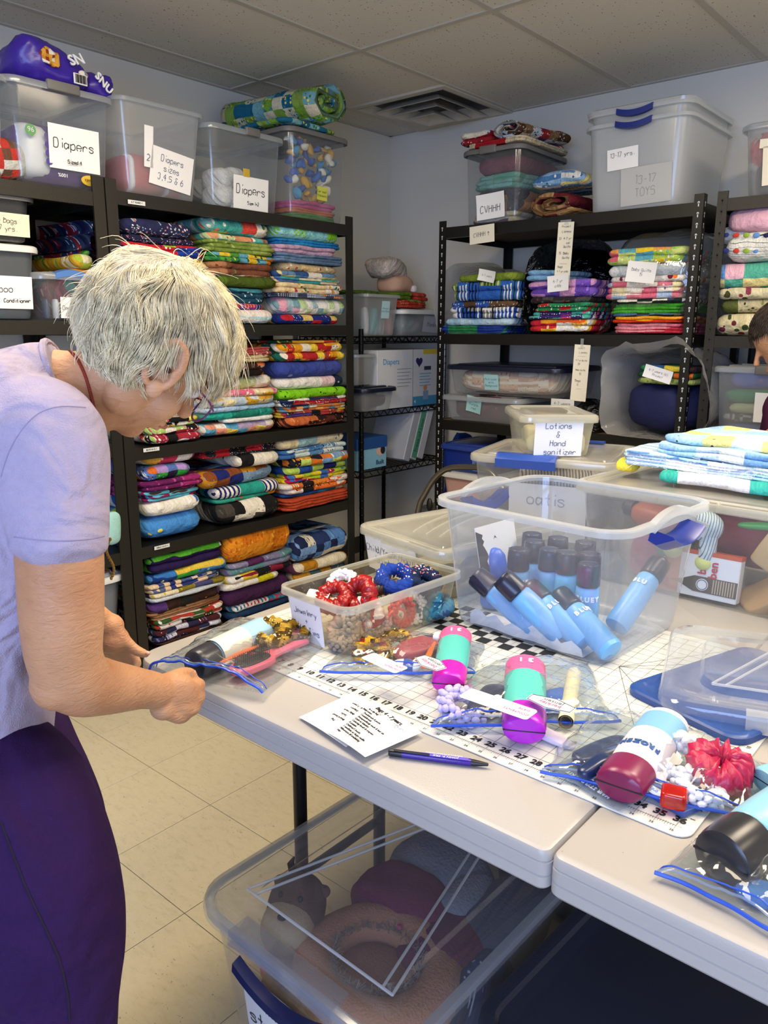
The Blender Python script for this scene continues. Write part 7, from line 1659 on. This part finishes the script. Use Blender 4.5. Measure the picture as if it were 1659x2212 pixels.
def woman():
    O=PD(20,1600,1.10); 
    o=thing('person','older woman with short white hair, lavender shirt and purple trousers, bending over the zip bag','person',(O.x,O.y,0))
    off=Vector((O.x,O.y,0)); loc=lambda g: g.xf(Matrix.Translation(-off))
    up=Vector((.72,-.69,0)).normalized(); fwd=Vector((.49,.51,.70)); fwd=(fwd-up*fwd.dot(up)).normalized()
    U=cam3(up).normalized(); Fd=cam3(fwd).normalized(); Lt=Fd.cross(U).normalized()   # right-ear side
    HC=PD(322,748,1.075); Hm=Matrix((Lt,Fd,U)).transposed().to_4x4(); Hm.translation=HC
    H=lambda x,y,z: Hm@Vector((x,y,z))
    body=G()
    hd=G(); hd.ball((0,-.005,.02),(.074,.094,.092),28,20); hd.ball((0,.028,-.045),(.058,.062,.072),24,16); hd.ball((0,.060,-.098),(.026,.024,.022),16,10)
    for s_ in (-1,1):
        hd.ball((s_*.040,.050,-.040),(.027,.028,.032),16,10); hd.ball((s_*.052,.002,-.062),(.018,.030,.034),14,10)
        hd.ball((s_*.030,.082,.014),(.022,.012,.008),12,8)
    hd.tube([(0,.084,.008),(0,.098,-.015),(0,.110,-.034)],[.008,.009,.013],12); hd.ball((0,.108,-.036),(.014,.012,.010),14,8)
    hd.ball((0,.086,-.066),(.026,.014,.007),14,8); hd.ball((0,.085,-.077),(.023,.014,.007),14,8)
    hd.ball((0,.020,-.100),(.038,.045,.022),18,10)
    hd.xf(Hm); body.add(hd.v,hd.f)
    # neck
    limb(body,[(H(0,-.005,-.03),.056),(H(0,.0,-.06),.055),(PD(190,850,1.09),.060),(PD(120,856,1.10),.066)],20)
    body.ball(PD(95,862,1.12),(.085,.065,.065),20,12)
    # arms
    limb(body,[(PD(112,960,.965),.050),(PD(125,1120,.955),.051),(PD(130,1220,.955),.0515),(PD(134,1330,.965),.050),(PD(140,1420,.985),.046),(PD(168,1472,1.01),.044),(PD(215,1483,1.05),.039),(PD(262,1486,1.09),.034),(PD(305,1488,1.13),.029),(PD(335,1492,1.155),.027)],22)
    body.ball(PD(118,1478,.985),(.034,.030,.034),16,10)
    limb(body,[(PD(60,1000,1.25),.05),(PD(70,1230,1.28),.045),(PD(130,1300,1.31),.036),(PD(195,1330,1.35),.027),(PD(222,1352,1.37),.026)],16)
    # near hand: palm, knuckles, curled fingers, thumb
    palm=G(); palm.ball((0,0,0),(.042,.036,.022),20,12,None); 
    ax_=(PD(412,1508,1.205)-PD(340,1492,1.16)).normalized(); zz_=-FW; zz_=(zz_-ax_*zz_.dot(ax_)).normalized(); yy_=zz_.cross(ax_)
    pm=Matrix((ax_,yy_,zz_)).transposed().to_4x4(); pm.translation=PD(376,1503,1.185); palm.xf(pm); body.add(palm.v,palm.f)
    body.ball(PD(352,1530,1.17),(.020,.020,.018),14,10)
    for pts in ([(400,1486,1.195),(424,1484,1.215),(431,1478,1.237),(424,1474,1.252)],[(404,1508,1.195),(427,1507,1.215),(430,1500,1.238),(420,1492,1.252)],[(392,1528,1.185),(414,1532,1.205),(422,1523,1.230),(412,1512,1.248)],[(364,1540,1.172),(388,1549,1.192),(400,1543,1.216),(394,1530,1.236)]):
        limb(body,[(PD(*p),r) for p,r in zip(pts,(.0115,.0115,.0098,.0085))],12)
    limb(body,[(PD(350,1478,1.165),.015),(PD(376,1464,1.185),.0125),(PD(398,1455,1.21),.0108),(PD(414,1456,1.232),.0092)],12)
    # far hand
    body.ball(PD(243,1382,1.375),(.030,.030,.024),18,12)
    body.ball(PD(236,1352,1.37),(.026,.026,.022),16,10)
    for pts in ([(262,1392,1.385),(285,1415,1.40),(296,1432,1.405),(290,1444,1.40)],[(250,1402,1.39),(272,1425,1.41),(284,1440,1.415),(276,1448,1.41)],[(240,1408,1.40),(260,1432,1.42),(270,1444,1.42),(262,1450,1.415)],[(230,1408,1.41),(246,1434,1.43),(254,1446,1.43),(248,1450,1.425)]):
        limb(body,[(PD(*p),r) for p,r in zip(pts,(.0105,.0100,.0088,.0078))],12)
    limb(body,[(PD(246,1362,1.365),.016),(PD(268,1384,1.37),.0125),(PD(292,1404,1.375),.0100),(PD(314,1413,1.38),.0080)],12)
    # trunk core hidden by the clothes, and legs down to the feet
    limb(body,[(PD(60,900,1.09),.07),(PD(10,1100,1.10),.09),(PD(-60,1400,1.12),.09),(PD(-70,1620,1.13),.09)],16)
    b=solid(body,.0042,5); b_world=[p.copy() for p in b.v]; b_faces=list(b.f)
    part('body',loc(b),SKIN,o,smooth='all')
    # nails
    for P_,nm in ((PD(417,1452,1.2285),'near'),(PD(319,1411,1.3765),'far')):
        part('finger_nail',loc(G().ball(P_,(.0055,.0045,.004),12,8)),plain('#d8a090',.25),o)
    # ear
    em=Hm@Matrix.Translation((.086,-.004,.004))@Matrix.Rotation(radians(14),4,'X')@Matrix.Rotation(radians(-28),4,'Z')@Matrix.Scale(1.12,4)
    e=G(); pts=[]
    for i in range(22):
        a=radians(-70+i*14.5); rx_,rz_=.0175,.031; pts.append(Vector((.006+.004*cos(a),-rx_*cos(a)*1.0-.002, rz_*sin(a))))
    e.tube(pts,[.0042+.0016*sin(pi*i/21) for i in range(22)],10)
    pts=[Vector((.004,-.009*cos(radians(-50+i*24))-.001,.018*sin(radians(-50+i*24))+.003)) for i in range(9)]; e.tube(pts,.0034,8)
    e.ball((.004,.002,-.030),(.006,.010,.012),12,8); e.ball((-.004,-.002,0),(.007,.017,.030),14,10); e.ball((.004,.012,-.004),(.004,.004,.008),10,6)
    e=solid(e,.0018,4); e.xf(em); part('ear',loc(e),SKIN,o,smooth='all')
    part('ear_canal',loc(G().ball(em@Vector((.0065,.004,-.002)),(.0035,.0035,.005),10,6)),plain('#3a1a10',.8),o)
    # eyes, brows, lips (turned away from us)
    for s_ in (-1,1):
        part('eye',loc(G().ball((0,0,0),.011,14,10).xf(Hm@Matrix.Translation((s_*.031,.078,.0)))),plain('#e8e4de',.2),o)
        part('eyebrow',loc(G().tube([(s_*.016,.096,.018),(s_*.030,.095,.024),(s_*.044,.084,.020)],[.002,.003,.0015],8).xf(Hm)),plain('#b8b0a0',.9),o)
    part('lips',loc(G().tube([(-.022,.086,-.072),(-.008,.099,-.069),(0,.0995,-.070),(.008,.099,-.069),(.022,.086,-.072)],[.002,.005,.005,.005,.002],10).xf(Hm)),plain('#b8665c',.45),o)
    # glasses
    g=G()
    PUR=plain('#5a2a5a',.25)
    gl=part('glasses',loc(G().tube([(.078,-.01,.006),(.080,.03,.012),(.074,.085,.006),(.064,.104,.0)],.0014,8).xf(Hm)),PUR,o)
    part('glasses_temple',loc(G().tube([(-.078,-.01,.006),(-.080,.03,.012),(-.074,.085,.006),(-.064,.104,.0)],.0014,8).xf(Hm)),PUR,gl)
    for s_ in (-1,1):
        pts=[(s_*(.036+.027*cos(2*pi*i/24)),.112-.012*abs(cos(2*pi*i/24)*.5+.5)*0-.010*(.5+.5*cos(2*pi*i/24)),-.012+.019*sin(2*pi*i/24)) for i in range(24)]
        part('glasses_rim',loc(G().tube(pts,.0015,8,closed=True).xf(Hm)),PUR,gl)
        part('lens',loc(G().add(pts,[tuple(range(24))]).xf(Hm)),clear('lens',milk=0,edge=0,rough=.02),gl,smooth=False)
    part('glasses_bridge',loc(G().tube([(-.009,.113,-.008),(0,.117,-.004),(.009,.113,-.008)],.0014,8).xf(Hm)),PUR,gl)
    # necklace: small coral red beads where the neck meets the collar
    nk=G(); bt=BVHTree.FromPolygons(b_world,b_faces)
    def onto(bv,px,py,e=.001):
        d=ray(px,py).normalized(); h_=bv.ray_cast(CAM,d)
        return h_[0]-d*e if h_[0] else None
    sm_=_smooth([Vector((148,756,0)),Vector((166,774,0)),Vector((184,812,0)),Vector((198,860,0)),Vector((208,905,0)),Vector((212,935,0))],12)
    for q in sm_:
        h_=onto(bt,q.x,q.y)
        if h_: nk.ball(h_,.0024,7,5)
    part('bead_necklace',loc(nk),plain('#8a2a1a',.35),o,kind='stuff')
    # ---- shirt ----
    LAV=cloth('lavender_jersey','#a097b0','#aaa1bb',bump=.06,ws=7.5)
    be=radians(25); B=cam3((cos(be),0,sin(be))).normalized(); Ln=cam3((sin(be),0,-cos(be))).normalized()
    S=[(-88,1640,1.13,.132,.172),(-84,1560,1.125,.128,.168),(-62,1400,1.12,.124,.160),(-8,1230,1.10,.130,.168),(20,1090,1.09,.132,.176),(30,990,1.08,.125,.185),(50,915,1.08,.108,.182),(92,872,1.085,.092,.150),(128,850,1.09,.078,.098),(150,843,1.092,.071,.076)]
    C_=[PD(a,b_,c_) for a,b_,c_,_,_ in S]; R=[]
    for i,(p,s_) in enumerate(zip(C_,S)):
        tg_=(C_[min(i+1,len(C_)-1)]-C_[max(i-1,0)]).normalized(); l_=(Ln-tg_*Ln.dot(tg_)).normalized(); f_=l_.cross(tg_)
        R.append(ring3(p,f_,l_,s_[3],s_[4]))
    sh=G().loft(R)
    limb(sh,[(PD(70,930,1.02),.075),(PD(112,955,.965),.070),(PD(121,1080,.955),.062),(PD(127,1150,.952),.0585)],24)
    sh.tube([PD(127,1120,.953),PD(128,1150,.952),PD(128,1188,.951)],[.0585,.0575,.0565],28)
    limb(sh,[(PD(40,930,1.20),.08),(PD(60,1050,1.26),.066),(PD(66,1150,1.28),.060)],20)
    sh=solid(sh,.0062,4)
    for i,p in enumerate(sh.v):
        q=noise.noise_vector(Vector((p.x*7,p.y*7,p.z*5))); r_=1-abs(noise.noise(Vector((p.x*15+3,p.y*15,p.z*8+p.x*11))))*2
        sh.v[i]=p+q*.006+(-FW)*r_*.0045*(.4 if p.z>1.2 else 1)
    sbv=BVHTree.FromPolygons([p.copy() for p in sh.v],sh.f)
    so=part('shirt',loc(sh),LAV,o,smooth='all')
    STI=plain('#8f87a8',.9)
    def on_near(px,py,guess): return PD(px,py,guess)
    def seam(bv,path,r,mat,parent,name):
        P_=[onto(bv,q.x,q.y,.0002) for q in _smooth([Vector((x,y,0)) for x,y in path],10)]; P_=[p for p in P_ if p]
        if len(P_)>2: part(name,loc(G().tube(P_,r,6)),mat,parent)
    seam(sbv,[(30,1160),(70,1165),(128,1168),(190,1165),(226,1158)],.0007,STI,so,'sleeve_hem')
    seam(sbv,[(2,1030),(20,975),(50,925),(85,892),(130,878),(185,880)],.0008,STI,so,'armhole_seam')
    tg_=(C_[-1]-C_[-2]).normalized(); l_=(Ln-tg_*Ln.dot(tg_)).normalized(); f_=l_.cross(tg_)
    pts=ring3(C_[-1]-tg_*.004,f_,l_,.0705,.0755,40)
    part('collar_band',loc(G().tube(pts,.0052,8,closed=True)),LAV,so)
    # pendant chain end at the front edge
    g=G()
    for i in range(16): g.ball(PD(238-8*sin(i*.4),1165+i*5.6,1.13),(.0028,.002,.003),7,5)
    part('pendant_chain',loc(g),plain('#a8843a',.35,.8),o,kind='stuff')
    # ---- trousers ----
    PT=cloth('purple_twill','#26103e','#2e1548',bump=.05,ws=6.0)
    tr=G()
    S=[(-82,1545,1.125,.118,.160),(-80,1620,1.125,.128,.168),(-62,1700,1.115,.138,.172),(-38,1780,1.11,.135,.17)]
    C_=[PD(a,b_,c_) for a,b_,c_,_,_ in S]; R=[ring3(p,B,Ln,s_[3],s_[4]) for p,s_ in zip(C_,S)]; tr.loft(R)
    K=PD(118,2170,1.035); near=[(PD(0,1700,1.06),.108),(PD(40,1800,1.05),.108),(PD(78,1900,1.045),.104),(PD(102,2010,1.04),.098),(PD(114,2110,1.035),.090),(K,.082)]
    A1=Vector((K.x-.02,K.y-.01,.10)); near+=[((K*.5+A1*.5),.076),(A1,.070)]
    limb(tr,near,26)
    sh_=-Ln*.20; far=[(p+sh_+Vector((0,0,0)),r) for p,r in near]; limb(tr,far,22)
    tr=solid(tr,.008,5)
    for i,p in enumerate(tr.v):
        q=noise.noise_vector(Vector((p.x*6,p.y*6,p.z*7))); r_=1-2*abs(noise.noise(Vector((p.x*7+5,p.y*7,p.z*17+p.x*12))))
        tr.v[i]=p+q*.010+(-FW)*r_*.008+RT*r_*.003
    tbv=BVHTree.FromPolygons([p.copy() for p in tr.v],tr.f)
    to=part('trousers',loc(tr),PT,o,smooth='all')
    seam(tbv,[(2,1775),(30,1850),(62,1930),(100,2010),(130,2080),(146,2150),(150,2205)],.0013,plain('#150824',.9),to,'side_seam')
    for k_,A_ in enumerate((A1,A1+sh_)):
        s2=thing if 0 else None
        d_=B; d2=Vector((d_.x,d_.y,0)).normalized(); rz=math.atan2(d2.y,d2.x)
        g=G(); sball(g,(.05,0,.045),(.135,.045,.045),2.6,24,12); g.xf(Matrix.Rotation(rz,4,'Z'));
        for p in g.v: p.z=max(p.z,.002)
        g.xf(Matrix.Translation((A_.x,A_.y,0))); part('shoe',loc(g),plain('#3a3a40',.6),o,smooth='all')
    # ---- hair ----
    er=Vector((.088,.108,.100)); ec=Vector((0,-.004,.026)); hc=G(); hc.ball(ec,er,40,28)
    keep=[]
    def ishair(p):
        y,z,x=p.y,p.z,abs(p.x)
        if y>.030 and z<.045-.0*(y): return False
        if y>-.005 and z<.018: return False
        if (y-.0)**2+(z+.004)**2<.028**2 and x>.05: return False
        if y<=-.005 and z<-.035: return y<-.022
        return True
    hc.f=[f for f in hc.f if len(f)==4 and ishair(sum((hc.v[i] for i in f),Vector())/4)]
    hc.nz(.006,16,3)
    t=NT('white_hair'); co=t.n('TexCoord').outputs['Object']; n1=t.n('TexNoise',{'Vector':co,'Scale':60.0,'Detail':3.0}).outputs[0]; n2=t.n('TexNoise',{'Vector':co,'Scale':11.0,'Detail':2.0}).outputs[0]
    hcol=t.mix(t.ramp(n2,[(0,0,0,1),(1,1,1,1)],[.35,.65]),t.ramp(n1,['#9a8f78','#d0c4a4','#ece0bc'],[.3,.5,.7]),t.ramp(n1,['#c0b494','#f2e6c0','#fff2d0'],[.3,.48,.7]))
    HM=t.bsdf(hcol,.42); HM.node_tree.nodes['Principled BSDF'].inputs['Specular IOR Level'].default_value=.4
    cap=part('hair',loc(G().add([Hm@p for p in hc.v],hc.f)),plain('#a89f90',.9),o,smooth='all')
    rr=random.Random(7); g=G(); V=[];Fc=[]
    wh_=Vector((.01,-.055,.105)); Hi=Hm.to_3x3().inverted(); down=(Hi@Vector((0,0,-1)))
    n=0; tries=0
    while n<11000 and tries<60000:
        tries+=1
        a=rr.uniform(0,2*pi); zc_=rr.uniform(-1,1); s_=sqrt(1-zc_*zc_); u_=Vector((s_*cos(a),s_*sin(a),zc_))
        p=ec+Vector((u_.x*er.x,u_.y*er.y,u_.z*er.z))
        if not ishair(p): continue
        n+=1; nrm=Vector((u_.x/er.x,u_.y/er.y,u_.z/er.z)).normalized()
        fl=(p-wh_); fl=(fl-nrm*fl.dot(nrm)); fl=fl.normalized() if fl.length>1e-5 else Vector((1,0,0))
        cl=noise.noise_vector(Vector((p.x*26,p.y*26,p.z*26)))
        d=(fl*1.0+down*.55+cl*1.25+Vector((rr.uniform(-.2,.2),rr.uniform(-.2,.2),rr.uniform(-.2,.2)))+Vector((0,.35 if p.y>0 else -.2,0))).normalized()
        L=rr.uniform(.035,.062)*(1.25 if p.y>.03 else 1)*(.7 if p.z<-.02 else 1); K_=7; st=L/K_; q=p.copy(); path=[q.copy()]
        lift=rr.uniform(.3,1.0)*(1.0 if p.z>0 else .5); fly=rr.random()<.015
        for k in range(K_):
            w_=(q-ec); m_=Vector((w_.x/er.x,w_.y/er.y,w_.z/er.z)); hgt=m_.length-1; m2=Vector((m_.x/er.x,m_.y/er.y,m_.z/er.z)).normalized()
            tgt=.06+.12*lift*sin(pi*min(1,(k+1)/K_*.7))+(.25 if fly else 0)
            d=(d-m2*d.dot(m2)*.8+m2*(tgt-hgt)*2.2+down*.16+noise.noise_vector(q*34+Vector((3,1,5)))*.42).normalized()
            q=q+d*st; path.append(q.copy())
        th=.00062; b0=len(V)
        for k,x in enumerate(path):
            w2=th*(1-.75*(k/K_)**2); tn=(path[min(k+1,K_)]-path[max(k-1,0)]).normalized(); sd=tn.cross(nrm); sd=sd.normalized() if sd.length>1e-4 else Vector((1,0,0)); up2=sd.cross(tn)
            for (aa,bb) in ((1,-.5),(-1,-.5),(0,1)): V.append(Hm@(x+sd*(aa*w2)+up2*(bb*w2)))
        for k in range(K_):
            for j in range(3):
                j2=(j+1)%3; Fc.append((b0+k*3+j,b0+k*3+j2,b0+(k+1)*3+j2,b0+(k+1)*3+j))
    g=G(); g.v=V; g.f=Fc
    part('hair_strands',loc(g),HM,cap,smooth='all',kind='stuff')
woman()
def second():
    P=PD(1740,1000,2.62); o=thing('person','second person with short dark hair and maroon top at the right edge','person',(P.x,P.y,0)); off=Vector((P.x,P.y,0)); loc=lambda g: g.xf(Matrix.Translation(-off))
    up=Vector((-.55,-.83,0)).normalized(); fwd=Vector((-.62,.45,.35)); fwd=(fwd-up*fwd.dot(up)).normalized()
    U=cam3(up).normalized(); Fd=cam3(fwd).normalized(); Lt=Fd.cross(U).normalized()
    Hm=Matrix((Lt,Fd,U)).transposed().to_4x4(); Hm.translation=PD(1694,728,2.60)
    H=lambda x,y,z: Hm@Vector((x,y,z)); body=G(); hd=G()
    hd.ball((0,-.005,.02),(.074,.094,.092),24,16); hd.ball((0,.028,-.045),(.056,.060,.070),20,14); hd.ball((0,.060,-.098),(.024,.022,.02),14,8)
    hd.tube([(0,.086,.008),(0,.104,-.015),(0,.118,-.036)],[.008,.010,.013],10); hd.ball((0,.090,-.070),(.022,.014,.012),12,8)
    for s_ in (-1,1): hd.ball((s_*.040,.050,-.040),(.026,.028,.03),14,8); hd.ball((s_*.078,-.005,-.01),(.008,.018,.03),12,8)
    hd.xf(Hm); body.add(hd.v,hd.f)
    limb(body,[(H(0,-.02,-.04),.055),(H(0,-.04,-.10),.058),(PD(1745,840,2.62),.065)],16)
    limb(body,[(PD(1740,880,2.62),.09),(PD(1750,1000,2.62),.11),(PD(1755,1180,2.62),.11)],16)
    limb(body,[(PD(1690,935,2.45),.040),(PD(1650,965,2.35),.034),(PD(1628,972,2.28),.028)],12)
    body.ball(PD(1618,975,2.24),(.032,.032,.018),14,8)
    for i in range(4): limb(body,[(PD(1612+i*3,970+i*6,2.22),.0095),(PD(1600+i*3,976+i*6,2.19),.009),(PD(1594+i*3,984+i*6,2.18),.008)],8)
    limb(body,[(PD(1622,962,2.23),.011),(PD(1610,960,2.20),.009)],8)
    # hip to foot
    F1=PD(1755,1180,2.62)
    for s_ in (-.09,.09): limb(body,[(Vector((F1.x+s_,F1.y,F1.z)),.085),(Vector((F1.x+s_,F1.y,.45)),.06),(Vector((F1.x+s_,F1.y,.06)),.045)],12)
    part('body',loc(solid(body,.007,4)),SKIN,o,smooth='all')
    MR=cloth('maroon_knit','#3a1230','#451838',bump=.02)
    S=[(1760,1190,2.62,.13,.17),(1750,1060,2.62,.13,.175),(1742,950,2.62,.125,.19),(1742,880,2.62,.11,.19),(1742,840,2.62,.08,.12),(1740,815,2.62,.068,.075)]
    C_=[PD(*s_[:3]) for s_ in S]; sh=G().loft([ring3(p,Fd-U*Fd.dot(U)*0,RT.cross(FW).normalized().cross(Fd).normalized(),s_[3],s_[4]) for p,s_ in zip(C_,S)]) if 0 else G().loft([ring3(p,RT,FW,s_[3],s_[4]) for p,s_ in zip(C_,S)])
    limb(sh,[(PD(1700,880,2.48),.07),(PD(1690,960,2.44),.058),(PD(1668,972,2.38),.05),(PD(1640,975,2.31),.042)],14)
    limb(sh,[(PD(1790,880,2.7),.07),(PD(1800,1000,2.68),.055)],12)
    sh=solid(sh,.009,4).nz(.006,8,2); part('top',loc(sh),MR,o,smooth='all')
    tr=G(); F2=PD(1755,1170,2.62)
    for s_ in (-.09,.09): limb(tr,[(Vector((F2.x+s_,F2.y,F2.z)),.10),(Vector((F2.x+s_,F2.y,.45)),.078),(Vector((F2.x+s_,F2.y,.10)),.065)],14)
    part('trousers',loc(solid(tr,.012,3)),plain('#22242c',.85),o,smooth='all')
    for s_ in (-.09,.09):
        g=G(); sball(g,(F2.x+s_,F2.y-.05,.04),(.045,.13,.04),2.6,16,10)
        for p in g.v: p.z=max(p.z,.002)
        part('shoe',loc(g),plain('#2a2a2c',.6),o,smooth='all')
    hc=G().ball((0,-.012,.03),(.084,.102,.095),26,18); hc.f=[f for f in hc.f if len(f)==4 and (lambda p: not(p.y>.045 and p.z<.05) and not(p.z<-.03 and p.y>-.03) and p.z>-.07)(sum((hc.v[i] for i in f),Vector())/4)]
    cap=part('hair',loc(G().add([Hm@p for p in hc.v],hc.f).nz(.004,30,2)),plain('#2a2019',.7,bump=.01,scale=70),o,smooth='all')
    rr=random.Random(3); g=G()
    for i in range(900):
        a=rr.uniform(0,2*pi); z_=rr.uniform(-.5,1); s_=sqrt(1-z_*z_); u_=Vector((s_*cos(a),s_*sin(a),z_)); p=Vector((0,-.012,.03))+Vector((u_.x*.084,u_.y*.102,u_.z*.095))
        if (p.y>.045 and p.z<.05) or (p.z<-.03 and p.y>-.03): continue
        d=(u_.cross(Vector((1,0,.3))).normalized()+u_*.25+Vector((0,0,-.5))).normalized()
        g.tube([Hm@p,Hm@(p+d*.015+u_*.004),Hm@(p+d*.032+u_*.002)],[.0011,.0009,.0003],3)
    part('hair_strands',loc(g),plain('#3a2c22',.5,name='dark_hair'),cap,smooth='all',kind='stuff')
second()
